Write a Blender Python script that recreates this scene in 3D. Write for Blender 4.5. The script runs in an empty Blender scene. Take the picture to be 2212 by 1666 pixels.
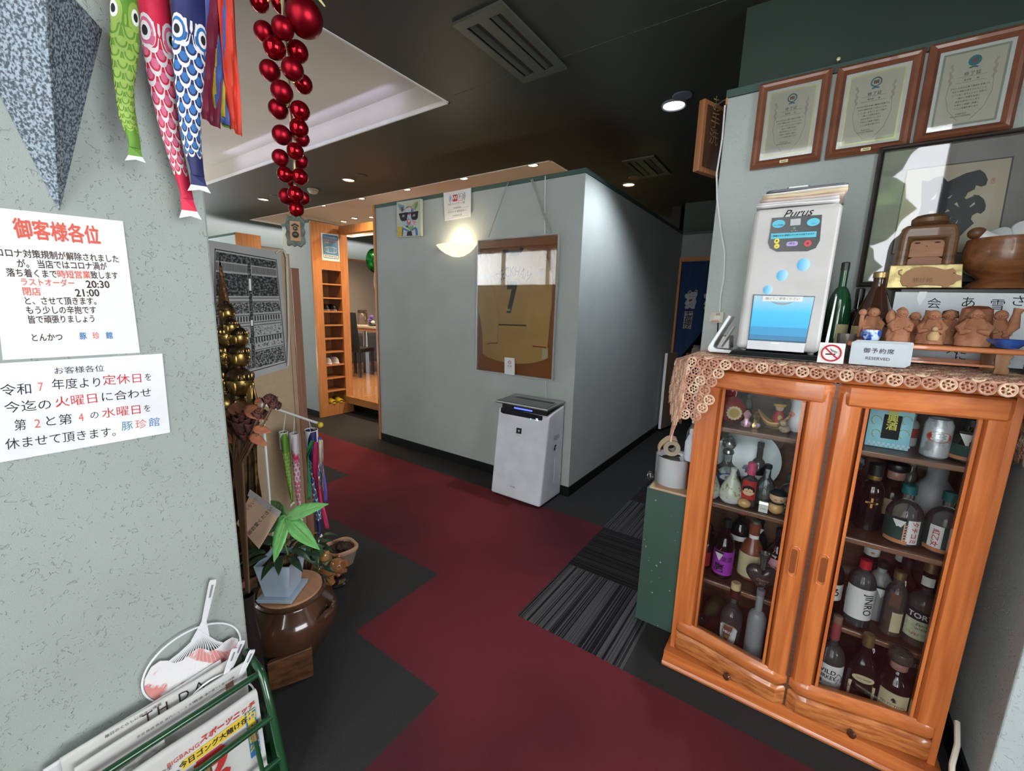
import bpy, bmesh, math, random
from mathutils import Matrix, Vector
TRA = Matrix.Translation
PI = math.pi
SC = bpy.context.scene
COL = SC.collection
random.seed(7)

# ------------------------------------------------------------------ camera
EYE = Vector((0.0, 0.0, 1.385))
yaw, pitch, roll = 0.604374, 0.181315, 0.028690
fwd = Vector((-math.sin(yaw) * math.cos(pitch), math.cos(yaw) * math.cos(pitch), -math.sin(pitch)))
rgt = Vector((math.cos(yaw), math.sin(yaw), 0))
upv = rgt.cross(fwd)
r2 = rgt * math.cos(roll) + upv * math.sin(roll)
u2 = upv * math.cos(roll) - rgt * math.sin(roll)
cam = bpy.data.cameras.new('camera')
cam.sensor_width = 36.0
cam.lens = 912.0 / 2212 * 36
cam.clip_start = 0.02
camo = bpy.data.objects.new('camera', cam)
COL.objects.link(camo)
mw = Matrix((r2, u2, -fwd)).transposed().to_4x4()
mw.translation = EYE
camo.matrix_world = mw
SC.camera = camo

# ------------------------------------------------------------------ exposure, sky, large lights
SC.view_settings.view_transform = 'Standard'
SC.view_settings.look = 'None'
SC.view_settings.gamma = 1.0
SC.view_settings.use_curve_mapping = False
SC.view_settings.exposure = 0.6
SC.cycles.max_bounces = 10
SC.cycles.transparent_max_bounces = 16
SC.cycles.caustics_reflective = False
SC.cycles.caustics_refractive = False
SC.cycles.sample_clamp_indirect = 4.0
world = bpy.data.worlds.new('overcast_sky')
SC.world = world
world.use_nodes = True
wn = world.node_tree.nodes
bg = wn['Background']
bg.inputs['Color'].default_value = (0.93, 0.97, 1.0, 1)
bg.inputs['Strength'].default_value = 9.0


def lamp(name, kind, loc, energy, color=(1, 1, 1), aim=None, size=None, size_y=None, spot=None, blend=0.6, radius=0.04):
    d = bpy.data.lights.new(name, kind)
    d.energy = energy
    d.color = color
    if kind == 'AREA':
        d.shape = 'RECTANGLE'
        d.size = size
        d.size_y = size_y or size
    elif kind == 'SPOT':
        d.spot_size = spot
        d.spot_blend = blend
        d.shadow_soft_size = radius
    elif kind == 'POINT':
        d.shadow_soft_size = radius
    o = bpy.data.objects.new(name, d)
    COL.objects.link(o)
    o.location = loc
    if aim is not None:
        v = Vector(aim) - Vector(loc)
        o.rotation_euler = v.to_track_quat('-Z', 'Y').to_euler()
    return o


# daylight enters from the overcast sky through the glazed openings; portals only guide the sampling
def portal(name, loc, aim, sx, sy):
    o = lamp(name, 'AREA', loc, 1.0, aim=aim, size=sx, size_y=sy)
    o.data.cycles.is_portal = True
    return o


portal('shopfront_portal', (-0.12, -2.1, 1.76), (-0.12, 0, 1.76), 2.28, 3.3)
portal('hall_window_portal', (-4.9, -2.1, 2.2), (-4.9, 0, 2.2), 3.3, 0.75)
portal('side_window_portal', (2.55, 0.1, 1.55), (0, 0.1, 1.55), 2.0, 1.7)


# ------------------------------------------------------------------ helpers
def hitp(x, y, ax, val):
    """The point of the world plane (axis ax = val) that lies behind photo pixel (x, y)."""
    d = fwd * 912.0 + r2 * (x - 1106) - u2 * (y - 833)
    return EYE + d * ((val - EYE[ax]) / d[ax])


_mats = {}


def P(name, col, rough=0.5, metal=0.0, col2=None, scale=8.0, amt=None, bump=0.0, bscale=60.0, spec=0.5, coat=0.0, emit=0.0,
      emitcol=None, trans=0.0, alpha=1.0, ior=1.45, stretch=(1, 1, 1), sheen=0.0, detail=3.0, lo=0.35, hi=0.65):
    if name in _mats:
        return _mats[name]
    m = bpy.data.materials.new(name)
    m.use_nodes = True
    nt = m.node_tree
    b = nt.nodes['Principled BSDF']
    tc = nt.nodes.new('ShaderNodeTexCoord')
    mp = nt.nodes.new('ShaderNodeMapping')
    mp.inputs['Scale'].default_value = stretch
    nt.links.new(tc.outputs['Object'], mp.inputs['Vector'])
    no = nt.nodes.new('ShaderNodeTexNoise')
    no.inputs['Scale'].default_value = scale
    no.inputs['Detail'].default_value = detail
    nt.links.new(mp.outputs['Vector'], no.inputs['Vector'])
    rp = nt.nodes.new('ShaderNodeValToRGB')
    if col2 is None:
        col2 = tuple(c * 0.88 for c in col)
    rp.color_ramp.elements[0].position = lo
    rp.color_ramp.elements[1].position = hi
    rp.color_ramp.elements[0].color = (*col2, 1)
    rp.color_ramp.elements[1].color = (*col, 1)
    nt.links.new(no.outputs['Fac'], rp.inputs['Fac'])
    nt.links.new(rp.outputs['Color'], b.inputs['Base Color'])
    b.inputs['Roughness'].default_value = rough
    b.inputs['Metallic'].default_value = metal
    b.inputs['Specular IOR Level'].default_value = spec
    b.inputs['Coat Weight'].default_value = coat
    b.inputs['Transmission Weight'].default_value = trans
    b.inputs['IOR'].default_value = ior
    b.inputs['Alpha'].default_value = alpha
    if sheen:
        b.inputs['Sheen Weight'].default_value = sheen
    if emit:
        b.inputs['Emission Color'].default_value = (*(emitcol or col), 1)
        b.inputs['Emission Strength'].default_value = emit
    if bump:
        n2 = nt.nodes.new('ShaderNodeTexNoise')
        n2.inputs['Scale'].default_value = bscale
        n2.inputs['Detail'].default_value = 4
        nt.links.new(tc.outputs['Object'], n2.inputs['Vector'])
        bu = nt.nodes.new('ShaderNodeBump')
        bu.inputs['Strength'].default_value = bump
        bu.inputs['Distance'].default_value = 0.01
        nt.links.new(n2.outputs['Fac'], bu.inputs['Height'])
        nt.links.new(bu.outputs['Normal'], b.inputs['Normal'])
    _mats[name] = m
    return m


def nodes_of(m):
    return m.node_tree.nodes, m.node_tree.links, m.node_tree.nodes['Principled BSDF']


def plaster(name, col, depth=0.5, scale=60.0, pit=0.5):
    """Stippled wall plaster: small pits and scratches over a fine grain."""
    m = P(name, col, rough=0.9, spec=0.15, scale=3.0, col2=tuple(c * 0.93 for c in col))
    n, l, b = nodes_of(m)
    tc = [x for x in n if x.type == 'TEX_COORD'][0]
    a = n.new('ShaderNodeTexNoise'); a.inputs['Scale'].default_value = scale; a.inputs['Detail'].default_value = 2; a.inputs['Distortion'].default_value = 1.6
    r = n.new('ShaderNodeValToRGB'); r.color_ramp.elements[0].position = pit - 0.13; r.color_ramp.elements[1].position = pit - 0.06
    g = n.new('ShaderNodeTexNoise'); g.inputs['Scale'].default_value = scale * 6; g.inputs['Detail'].default_value = 2
    ad = n.new('ShaderNodeMath'); ad.operation = 'MULTIPLY_ADD'; ad.inputs[1].default_value = 0.25
    bu = n.new('ShaderNodeBump'); bu.inputs['Strength'].default_value = depth; bu.inputs['Distance'].default_value = 0.004
    l.new(tc.outputs['Object'], a.inputs['Vector']); l.new(tc.outputs['Object'], g.inputs['Vector'])
    l.new(a.outputs['Fac'], r.inputs['Fac']); l.new(g.outputs['Fac'], ad.inputs[0]); l.new(r.outputs['Color'], ad.inputs[2])
    l.new(ad.outputs['Value'], bu.inputs['Height']); l.new(bu.outputs['Normal'], b.inputs['Normal'])
    return m


def wood(name, dark, light, rough=0.35, scale=6.0, axis=2, coat=0.25, ring=14.0):
    """Long grain running along one axis."""
    st = [ring, ring, ring]
    st[axis] = 0.7
    return P(name, light, rough=rough, col2=dark, scale=scale, stretch=tuple(st), coat=coat, detail=5.0, lo=0.3, hi=0.7)


class MB:
    """Collects shapes; build() links them as ONE mesh object."""

    def __init__(s):
        s.v, s.f, s.sm, s.mi, s.M, s.c = [], [], [], [], Matrix(), 0

    def at(s, loc=(0, 0, 0), rz=0, rx=0, ry=0, sc=1.0):
        s.M = TRA(loc) @ Matrix.Rotation(rz, 4, 'Z') @ Matrix.Rotation(ry, 4, 'Y') @ Matrix.Rotation(rx, 4, 'X') @ Matrix.Scale(sc, 4)
        return s

    def mat(s, i):
        s.c = i
        return s

    def add(s, vs, fs, smooth=False):
        n = len(s.v)
        s.v += [tuple(s.M @ Vector(p)) for p in vs]
        s.f += [tuple(i + n for i in f) for f in fs]
        s.sm += [smooth] * len(fs)
        s.mi += [s.c] * len(fs)
        return s

    def box(s, x0, y0, z0, x1, y1, z1):
        v = [(x0, y0, z0), (x1, y0, z0), (x1, y1, z0), (x0, y1, z0), (x0, y0, z1), (x1, y0, z1), (x1, y1, z1), (x0, y1, z1)]
        return s.add(v, [(3, 2, 1, 0), (4, 5, 6, 7), (0, 1, 5, 4), (1, 2, 6, 5), (2, 3, 7, 6), (3, 0, 4, 7)])

    def hexa(s, a, b):
        """Solid between two quads (lists of four points each)."""
        return s.add(list(a) + list(b), [(3, 2, 1, 0), (4, 5, 6, 7), (0, 1, 5, 4), (1, 2, 6, 5), (2, 3, 7, 6), (3, 0, 4, 7)])

    def lathe(s, prof, seg=24, c=(0, 0, 0), sx=1.0, sy=1.0, a0=0.0, a1=None, wob=None):
        vs, fs = [], []
        full = a1 is None
        a1 = a0 + 2 * PI if full else a1
        cols = seg if full else seg + 1
        for r, z in prof:
            for k in range(cols):
                a = a0 + (a1 - a0) * k / seg
                q = wob(a, z) if wob else 1.0
                vs.append((c[0] + r * q * sx * math.cos(a), c[1] + r * q * sy * math.sin(a), c[2] + z))
        for i in range(len(prof) - 1):
            for k in range(seg):
                k2 = (k + 1) % cols if full else k + 1
                fs.append((i * cols + k, i * cols + k2, (i + 1) * cols + k2, (i + 1) * cols + k))
        return s.add(vs, fs, True)

    def cyl(s, r, z0, z1, seg=20, c=(0, 0)):
        return s.lathe([(0, z0), (r, z0), (r, z1), (0, z1)], seg, (c[0], c[1], 0))

    def tube(s, pts, r, seg=8, closed=False, caps=True):
        pts = [Vector(p) for p in pts]
        n = len(pts)
        rr = r if isinstance(r, (list, tuple)) else [r] * n
        vs, fs = [], []
        prev = None
        for i, p in enumerate(pts):
            if closed:
                t = pts[(i + 1) % n] - pts[i - 1]
            else:
                t = pts[min(i + 1, n - 1)] - pts[max(i - 1, 0)]
            t.normalize()
            if prev is None:
                a = Vector((0, 0, 1)) if abs(t.z) < 0.9 else Vector((1, 0, 0))
                u = t.cross(a).normalized()
            else:
                u = (prev - t * prev.dot(t)).normalized()
            prev = u
            w = t.cross(u)
            for k in range(seg):
                an = 2 * PI * k / seg
                vs.append(p + (u * math.cos(an) + w * math.sin(an)) * rr[i])
        for i in range(n if closed else n - 1):
            j = (i + 1) % n
            for k in range(seg):
                k2 = (k + 1) % seg
                fs.append((i * seg + k, i * seg + k2, j * seg + k2, j * seg + k))
        s.add(vs, fs, True)
        if caps and not closed:
            m = len(s.v) - len(vs)
            for b0, rev in ((0, True), ((n - 1) * seg, False)):
                f = [m + b0 + k for k in range(seg)]
                s.f.append(tuple(reversed(f)) if rev else tuple(f))
                s.sm.append(False)
                s.mi.append(s.c)
        return s

    def ball(s, c, r, seg=16, rings=10, wob=None):
        rx, ry, rz = (r, r, r) if isinstance(r, (int, float)) else r
        vs, fs = [], []
        for i in range(rings + 1):
            th = PI * i / rings
            for k in range(seg):
                a = 2 * PI * k / seg
                q = wob(a, th) if wob else 1.0
                vs.append((c[0] + rx * q * math.sin(th) * math.cos(a), c[1] + ry * q * math.sin(th) * math.sin(a), c[2] - rz * q * math.cos(th)))
        for i in range(rings):
            for k in range(seg):
                k2 = (k + 1) % seg
                fs.append((i * seg + k, i * seg + k2, (i + 1) * seg + k2, (i + 1) * seg + k))
        return s.add(vs, fs, True)

    def prism(s, poly, d0, d1, frame=None):
        """Polygon in the frame's x-y plane, from height d0 to d1 along its normal."""
        n = len(poly)
        F = frame or Matrix()
        vs = [tuple(F @ Vector((x, y, d0))) for x, y in poly] + [tuple(F @ Vector((x, y, d1))) for x, y in poly]
        fs = [tuple(reversed(range(n))), tuple(range(n, 2 * n))] + [(k, (k + 1) % n, n + (k + 1) % n, n + k) for k in range(n)]
        return s.add(vs, fs)

    def grid(s, fn, nu, nv, smooth=True):
        vs = [tuple(fn(i / nu, j / nv)) for j in range(nv + 1) for i in range(nu + 1)]
        fs = [(j * (nu + 1) + i, j * (nu + 1) + i + 1, (j + 1) * (nu + 1) + i + 1, (j + 1) * (nu + 1) + i) for j in range(nv) for i in range(nu)]
        return s.add(vs, fs, smooth)

    def build(s, name, m, parent=None, bevel=0.0, seg=2, solid=0.0, sub=0, sharp=38, weld=False):
        me = bpy.data.meshes.new(name)
        me.from_pydata(s.v, [], s.f)
        me.polygons.foreach_set('use_smooth', s.sm)
        me.polygons.foreach_set('material_index', s.mi)
        if any(s.sm):
            me.set_sharp_from_angle(angle=math.radians(sharp))
        for x in (m if isinstance(m, (list, tuple)) else [m]):
            me.materials.append(x)
        me.validate()
        me.update()
        o = bpy.data.objects.new(name, me)
        COL.objects.link(o)
        if parent is not None:
            o.parent = parent
        if weld or sub:
            w = o.modifiers.new('weld', 'WELD'); w.merge_threshold = 0.0002
        if solid:
            w = o.modifiers.new('solid', 'SOLIDIFY'); w.thickness = solid; w.offset = 0
        if bevel:
            w = o.modifiers.new('bevel', 'BEVEL'); w.width = bevel; w.segments = seg; w.limit_method = 'ANGLE'; w.angle_limit = math.radians(40)
        if sub:
            w = o.modifiers.new('sub', 'SUBSURF'); w.levels = sub; w.render_levels = sub
        return o


def frame_at(o, x, y):
    """Frame with its origin at o, x and y along the given directions, z out of the page."""
    x = Vector(x).normalized()
    y = Vector(y).normalized()
    z = x.cross(y)
    M = Matrix((x, y, z)).transposed().to_4x4()
    M.translation = Vector(o)
    return M


def tag(o, label, cat, group=None, kind=None):
    o['label'] = label
    o['category'] = cat
    if group:
        o['group'] = group
    if kind:
        o['kind'] = kind
    return o


def thing(name, label, cat, loc=(0, 0, 0), rz=0.0, group=None):
    o = bpy.data.objects.new(name, None)
    COL.objects.link(o)
    o.empty_display_size = 0.05
    o.location = loc
    o.rotation_euler = (0, 0, rz)
    return tag(o, label, cat, group)


def struct(o):
    o['kind'] = 'structure'
    return o


def copy_tree(o, parent=None):
    c = o.copy()
    COL.objects.link(c)
    if parent is not None:
        c.parent = parent
    for ch in o.children:
        copy_tree(ch, c)
    return c


def lettering(parent, body, m, F, size, align='CENTER', bold=0.0, sx=1.0, shear=0.0, bend=None, name='lettering', space=1.0, line=1.0, arc=None):
    """Writing lying in frame F (x right, y up). bend: radius of the vertical cylinder it wraps round."""
    cu = bpy.data.curves.new(name, 'FONT')
    cu.body = body
    cu.size = size
    cu.align_x = align
    cu.align_y = 'CENTER'
    cu.resolution_u = 2
    cu.shear = shear
    cu.space_character = space
    cu.space_line = line
    t = bpy.data.objects.new(name, cu)
    COL.objects.link(t)
    bpy.context.view_layer.update()
    dg = bpy.context.evaluated_depsgraph_get()
    me = bpy.data.meshes.new_from_object(t.evaluated_get(dg))
    bpy.data.objects.remove(t)
    bpy.data.curves.remove(cu)
    for v in me.vertices:
        x, y = v.co.x * sx, v.co.y
        if bend:
            a = x / bend
            v.co = F @ Vector((bend * math.sin(a), y, bend * math.cos(a) - bend + 0.0004))
        elif arc:
            a = x / arc
            v.co = F @ Vector(((arc + y) * math.sin(a), (arc + y) * math.cos(a) - arc, 0.0004))
        else:
            v.co = F @ Vector((x, y, 0.0004))
    if bold and len(me.vertices) < 60000:
        n0 = len(me.vertices)
        co = [v.co.copy() for v in me.vertices]
        fs = [tuple(p.vertices) for p in me.polygons]
        ex = F.to_3x3() @ Vector((1, 0, 0)) * (bold * size)
        ey = F.to_3x3() @ Vector((0, 1, 0)) * (bold * size)
        ez = F.to_3x3() @ Vector((0, 0, 1)) * 0.00004
        vs, ff = [], []
        for k, (i, j) in enumerate(((0, 0), (1, 0), (-1, 0), (0, 1), (0, -1))):
            vs += [c + ex * i + ey * j + ez * k for c in co]
            ff += [tuple(q + k * n0 for q in f) for f in fs]
        me = bpy.data.meshes.new(name)
        me.from_pydata(vs, [], ff)
        me.update()
    me.materials.clear()
    me.materials.append(m)
    me.name = name
    o = bpy.data.objects.new(name, me)
    COL.objects.link(o)
    o.parent = parent
    return o


def rounded(w, h, r, n=4, cx=0.0, cy=0.0):
    out = []
    for qx, qy, a in ((w / 2 - r, h / 2 - r, 0), (-w / 2 + r, h / 2 - r, PI / 2), (-w / 2 + r, -h / 2 + r, PI), (w / 2 - r, -h / 2 + r, 1.5 * PI)):
        for k in range(n + 1):
            t = a + PI / 2 * k / n
            out.append((cx + qx + r * math.cos(t), cy + qy + r * math.sin(t)))
    return out


def disc(r, n=24, cx=0.0, cy=0.0, ry=None):
    return [(cx + r * math.cos(2 * PI * k / n), cy + (ry or r) * math.sin(2 * PI * k / n)) for k in range(n)]


def plate(parent, name, poly, F, m, d=0.0004, base=0.0, bend=None, bevel=0.0):
    b = MB()
    b.prism(poly, base, base + d, F)
    return b.build(name, m, parent, bevel=bevel)
# ------------------------------------------------------------------ setting
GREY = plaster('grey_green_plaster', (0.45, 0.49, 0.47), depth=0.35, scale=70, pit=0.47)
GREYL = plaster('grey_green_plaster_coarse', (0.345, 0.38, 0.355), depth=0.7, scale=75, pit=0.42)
CEILM = P('dark_green_ceiling_paint', (0.028, 0.031, 0.022), rough=0.55, col2=(0.024, 0.027, 0.019), scale=1.5)
CAPM = P('dark_green_trim_paint', (0.055, 0.10, 0.085), rough=0.5)
UPM = P('dark_green_wall_paint', (0.024, 0.044, 0.034), rough=0.6, scale=2)
BASEM = P('black_baseboard_vinyl', (0.006, 0.006, 0.007), rough=0.45)
WHITEC = P('warm_white_ceiling_paint', (0.62, 0.56, 0.48), rough=0.8, scale=1)
ORANGEW = wood('orange_veneer', (0.42, 0.16, 0.05), (0.56, 0.24, 0.085), rough=0.45, coat=0.1)
TANW = P('tan_wallpaper', (0.36, 0.31, 0.26), rough=0.9, col2=(0.29, 0.25, 0.21), scale=70)
CURTM = P('white_curtain_fabric', (0.85, 0.85, 0.85), rough=0.9, trans=0.0, alpha=0.8)


def carpet(name, col, col2, worn=None, fib=420):
    m = P(name, col, rough=1.0, spec=0.05, col2=col2, scale=fib, detail=3, bump=0.35, bscale=500, lo=0.3, hi=0.7)
    if worn:
        n, l, b = nodes_of(m)
        tc = [x for x in n if x.type == 'TEX_COORD'][0]
        rp = [x for x in n if x.type == 'VALTORGB'][0]
        no = n.new('ShaderNodeTexNoise'); no.inputs['Scale'].default_value = 1.1; no.inputs['Detail'].default_value = 2
        r = n.new('ShaderNodeValToRGB'); r.color_ramp.elements[0].position = 0.42; r.color_ramp.elements[1].position = 0.68
        mx = n.new('ShaderNodeMix'); mx.data_type = 'RGBA'; mx.blend_type = 'MULTIPLY'
        mx.inputs[7].default_value = (*worn, 1)
        l.new(tc.outputs['Object'], no.inputs['Vector']); l.new(no.outputs['Fac'], r.inputs['Fac'])
        l.new(r.outputs['Color'], mx.inputs[0]); l.new(rp.outputs['Color'], mx.inputs[6]); l.new(mx.outputs[2], b.inputs['Base Color'])
    return m


def striped_carpet(name, axis, dk, lt):
    m = P(name, lt, rough=1.0, spec=0.05, bump=0.3, bscale=500)
    n, l, b = nodes_of(m)
    tc = [x for x in n if x.type == 'TEX_COORD'][0]
    mp = n.new('ShaderNodeMapping')
    s = [0.4, 0.4, 0.4]; s[axis] = 170
    mp.inputs['Scale'].default_value = s
    no = n.new('ShaderNodeTexNoise'); no.inputs['Scale'].default_value = 1.0; no.inputs['Detail'].default_value = 1
    r = n.new('ShaderNodeValToRGB'); r.color_ramp.elements[0].position = 0.42; r.color_ramp.elements[1].position = 0.56
    r.color_ramp.elements[0].color = (*dk, 1); r.color_ramp.elements[1].color = (*lt, 1)
    l.new(tc.outputs['Object'], mp.inputs['Vector']); l.new(mp.outputs['Vector'], no.inputs['Vector'])
    l.new(no.outputs['Fac'], r.inputs['Fac']); l.new(r.outputs['Color'], b.inputs['Base Color'])
    return m


CARP = [carpet('red_carpet', (0.175, 0.032, 0.040), (0.11, 0.022, 0.028), worn=(0.5, 0.75, 0.8)),
        carpet('charcoal_carpet', (0.055, 0.053, 0.053), (0.022, 0.022, 0.022)),
        striped_carpet('lengthwise_striped_carpet', 0, (0.014, 0.013, 0.015), (0.085, 0.082, 0.085)),
        striped_carpet('crosswise_striped_carpet', 1, (0.013, 0.012, 0.013), (0.034, 0.032, 0.033))]
fl = MB()
for i in range(-15, 7):
    for j in range(-9, 15):
        x0, y0 = -0.931 + 0.5 * i, 1.443 + 0.5 * j
        k = 1
        if (j == 1 and i <= -1) or (j == 0 and -4 <= i <= -1) or (j == -1 and i >= -1) or (j == -2 and i >= 0) or (j < -2 and i >= 1):
            k = 0
        if i == 0 and j in (0, 2):
            k = 2
        if i == 0 and j == 1 or i == 0 and j == 3:
            k = 3
        fl.mat(k).add([(x0, y0, 0), (x0 + 0.5, y0, 0), (x0 + 0.5, y0 + 0.5, 0), (x0, y0 + 0.5, 0)], [(0, 1, 2, 3)])
struct(fl.build('floor', CARP, weld=True))

# ceiling: dark slab with two raised white coffers
CZ = 2.615


def slab_with_holes(xs, ys, holes, z, b):
    for i in range(len(xs) - 1):
        for j in range(len(ys) - 1):
            cx, cy = (xs[i] + xs[i + 1]) / 2, (ys[j] + ys[j + 1]) / 2
            if any(h[0] < cx < h[2] and h[1] < cy < h[3] for h in holes):
                continue
            b.add([(xs[i], ys[j], z), (xs[i], ys[j + 1], z), (xs[i + 1], ys[j + 1], z), (xs[i + 1], ys[j], z)], [(0, 1, 2, 3)])


HA = (-6.4, -1.9, -1.98, 2.11)
HB = (-7.3, 3.3, -1.95, 5.1)
ce = MB()
HC = (-1.45, -2.4, 2.6, 0.3)      # the entrance bay is higher
slab_with_holes(sorted([-12, HA[0], HA[2], HB[0], HB[2], HC[0], HC[2], 4]), sorted([-2.4, HA[1], HC[3], HA[3], HB[1], HB[3], 8.5]), (HA, HB, HC), CZ, ce)
ce.add([(-1.45, -2.4, 3.6), (2.6, -2.4, 3.6), (2.6, 0.3, 3.6), (-1.45, 0.3, 3.6)], [(3, 2, 1, 0)])
ce.add([(-1.45, 0.3, CZ), (2.6, 0.3, CZ), (2.6, 0.3, 3.6), (-1.45, 0.3, 3.6)], [(0, 1, 2, 3)])
struct(ce.build('ceiling', CEILM))
for nm, h, d in (('ceiling_recess', HA, 0.16), ('ceiling_recess', HB, 0.22)):
    b = MB()
    x0, y0, x1, y1 = h
    z1 = CZ + d
    b.add([(x0, y0, CZ), (x1, y0, CZ), (x1, y1, CZ), (x0, y1, CZ), (x0, y0, z1), (x1, y0, z1), (x1, y1, z1), (x0, y1, z1)],
          [(4, 7, 6, 5), (0, 4, 5, 1), (1, 5, 6, 2), (2, 6, 7, 3), (3, 7, 4, 0)])
    struct(b.build(nm, WHITEC))
    t = MB()
    for bx in ((x0, y0, x1, y0 + 0.012), (x0, y1 - 0.012, x1, y1), (x0, y0, x0 + 0.012, y1), (x1 - 0.012, y0, x1, y1)):
        t.box(bx[0], bx[1], CZ - 0.004, bx[2], bx[3], CZ + 0.02)
    struct(t.build('ceiling_recess_trim', P('white_bead', (0.8, 0.78, 0.75), rough=0.5)))
s = MB()
SEAM = P('ceiling_seam_filler', (0.09, 0.105, 0.09), rough=0.8, scale=90, col2=(0.03, 0.04, 0.03))
a0, a1 = hitp(1205, 122, 2, CZ - 0.001), hitp(1590, 0, 2, CZ - 0.001)
q0, q1 = hitp(1000, 196, 2, CZ - 0.001), hitp(1105, 160, 2, CZ - 0.001)
yS = (a0.y + a1.y) / 2
s.box(a0.x, yS - 0.0015, CZ - 0.0015, 1.2, yS + 0.0015, CZ)
s.box(-1.9, yS - 0.0012, CZ - 0.0015, -1.46, yS + 0.0012, CZ)
struct(s.build('ceiling_seam', SEAM))

# wall on the camera's side, ending in a free edge
b = MB(); b.box(-1.45, -2.2, 0, -1.3, 0.486, CZ - 0.001); b.box(-1.45, -2.2, CZ - 0.001, -1.3, 0.299, 3.6)
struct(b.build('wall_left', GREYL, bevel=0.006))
# wall behind the glazed cabinet
b = MB(); b.box(-0.405, 2.13, 0, 1.3, 2.25, 2.285)
struct(b.build('wall_right', GREY, bevel=0.005))
b = MB(); b.box(-0.41, 2.125, 2.285, 1.3, 2.26, 2.315)
struct(b.build('trim_1', CAPM, bevel=0.002))
b = MB(); b.box(-0.41, 2.127, 2.26, -0.402, 2.25, 2.3)
struct(b.build('trim_2', ORANGEW))
b = MB(); b.box(-0.37, 2.145, 2.315, 1.3, 2.23, CZ)
struct(b.build('wall_upper', UPM))
# pier beside the cabinet
b = MB(); b.box(0.552, 1.53, 0, 1.6, 2.13, CZ)
struct(b.build('wall_alcove', plaster('pale_plaster', (0.42, 0.47, 0.47), depth=0.5, scale=52, pit=0.47), bevel=0.004))
b = MB(); b.box(0.542, 1.52, 0, 1.6, 2.12, 0.085)
struct(b.build('baseboard_alcove', BASEM))
b = MB(); b.box(-0.405, 2.12, 0, 0.542, 2.13, 0.075)
struct(b.build('baseboard_right', BASEM))

# free-standing partition: front face and corridor face
b = MB()
b.prism([(-3.5, 2.71), (-1.33, 2.71), (-1.33, 5.3), (-1.45, 5.3), (-1.45, 2.83), (-3.5, 2.83)], 0, 2.275)
struct(b.build('wall_partition', GREY, bevel=0.004))
b = MB()
b.prism([(-3.51, 2.705), (-1.325, 2.705), (-1.325, 5.3), (-1.455, 5.3), (-1.455, 2.835), (-3.51, 2.835)], 2.275, 2.305)
struct(b.build('trim_3', CAPM, bevel=0.002))
b = MB()
b.prism([(-3.5, 2.703), (-1.322, 2.703), (-1.322, 5.3), (-1.33, 5.3), (-1.33, 2.71), (-3.5, 2.71)], 0, 0.074)
struct(b.build('baseboard_partition', BASEM))
b = MB(); b.box(-3.53, 2.70, 0, -3.5, 2.84, 2.305)
struct(b.build('trim_4', ORANGEW, bevel=0.002))
# end of the corridor: doorway under a dark bulkhead
b = MB(); b.box(-1.33, 5.3, 2.285, 0.4, 5.42, CZ)
struct(b.build('wall_bulkhead', UPM))
b = MB(); b.box(-1.33, 5.31, 2.02, 0.4, 5.40, 2.27)
struct(b.build('wall_lintel', plaster('corridor_plaster', (0.30, 0.33, 0.32), depth=0.3)))
b = MB(); b.box(-1.33, 5.295, 2.27, 0.4, 5.42, 2.295)
struct(b.build('trim_5', CAPM))
b = MB(); b.box(-1.33, 5.285, 1.985, 0.4, 5.40, 2.02); b.box(-1.33, 5.285, 0, -1.305, 5.40, 1.985)
struct(b.build('door_1', ORANGEW, bevel=0.002))
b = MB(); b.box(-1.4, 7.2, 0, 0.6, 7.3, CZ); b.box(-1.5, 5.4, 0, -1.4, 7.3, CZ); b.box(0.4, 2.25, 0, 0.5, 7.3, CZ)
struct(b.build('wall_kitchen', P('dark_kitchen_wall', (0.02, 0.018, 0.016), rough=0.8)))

# pier that holds the shoe cubbies is built as furniture; here the plaster beside it
b = MB(); b.box(-5.37, 2.79, 0, -4.775, 2.875, 2.275); b.box(-5.37, 3.16, 0, -4.775, 3.24, 2.275); b.box(-5.37, 2.875, 0, -5.05, 3.16, 2.275); b.box(-5.05, 2.875, 1.8, -4.775, 3.16, 2.275)
struct(b.build('wall_pier', GREY, bevel=0.004))
b = MB(); b.box(-5.38, 2.784, 2.275, -4.776, 3.24, 2.305)
struct(b.build('trim_6', CAPM))
b = MB(); b.box(-5.37, 2.782, 0, -4.77, 2.79, 0.075)
struct(b.build('baseboard_pier', BASEM))
b = MB(); b.box(-7.9, 2.79, 0, -6.62, 3.1, 2.27)
struct(b.build('wall_far_pier', GREY))
b = MB(); b.box(-7.9, 2.785, 2.27, -6.6, 3.1, 2.30)
struct(b.build('trim_7', CAPM))
b = MB(); b.box(-6.62, 2.785, 0, -6.59, 3.11, 2.30)
struct(b.build('trim_8', ORANGEW))
# dining room
b = MB(); b.box(-8.1, 3.1, 0, -8.0, 8.3, 2.26)
struct(b.build('wall_dining', TANW))
b = MB(); b.box(-8.1, 3.1, 2.26, -7.98, 8.3, 2.30)
struct(b.build('trim_9', ORANGEW))
b = MB(); b.box(-12, 8.2, 0, -1.4, 8.3, CZ); b.box(-12, -2.3, 0, -11.9, 8.3, CZ)
struct(b.build('wall_back', UPM))
b = MB(); b.box(-4.72, 3.12, 2.19, -3.52, 3.20, 2.28)
struct(b.build('trim_10', ORANGEW))
PLATW = wood('polished_platform_wood', (0.34, 0.15, 0.055), (0.50, 0.25, 0.10), rough=0.15, axis=1, coat=0.5)
b = MB(); b.box(-7.99, 3.14, 0.13, -3.54, 8.2, 0.22)
struct(b.build('floor_platform', PLATW, bevel=0.003))
b = MB(); b.box(-7.99, 3.3, 0.0, -3.54, 8.2, 0.13)
struct(b.build('floor_platform_riser', BASEM))

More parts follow.
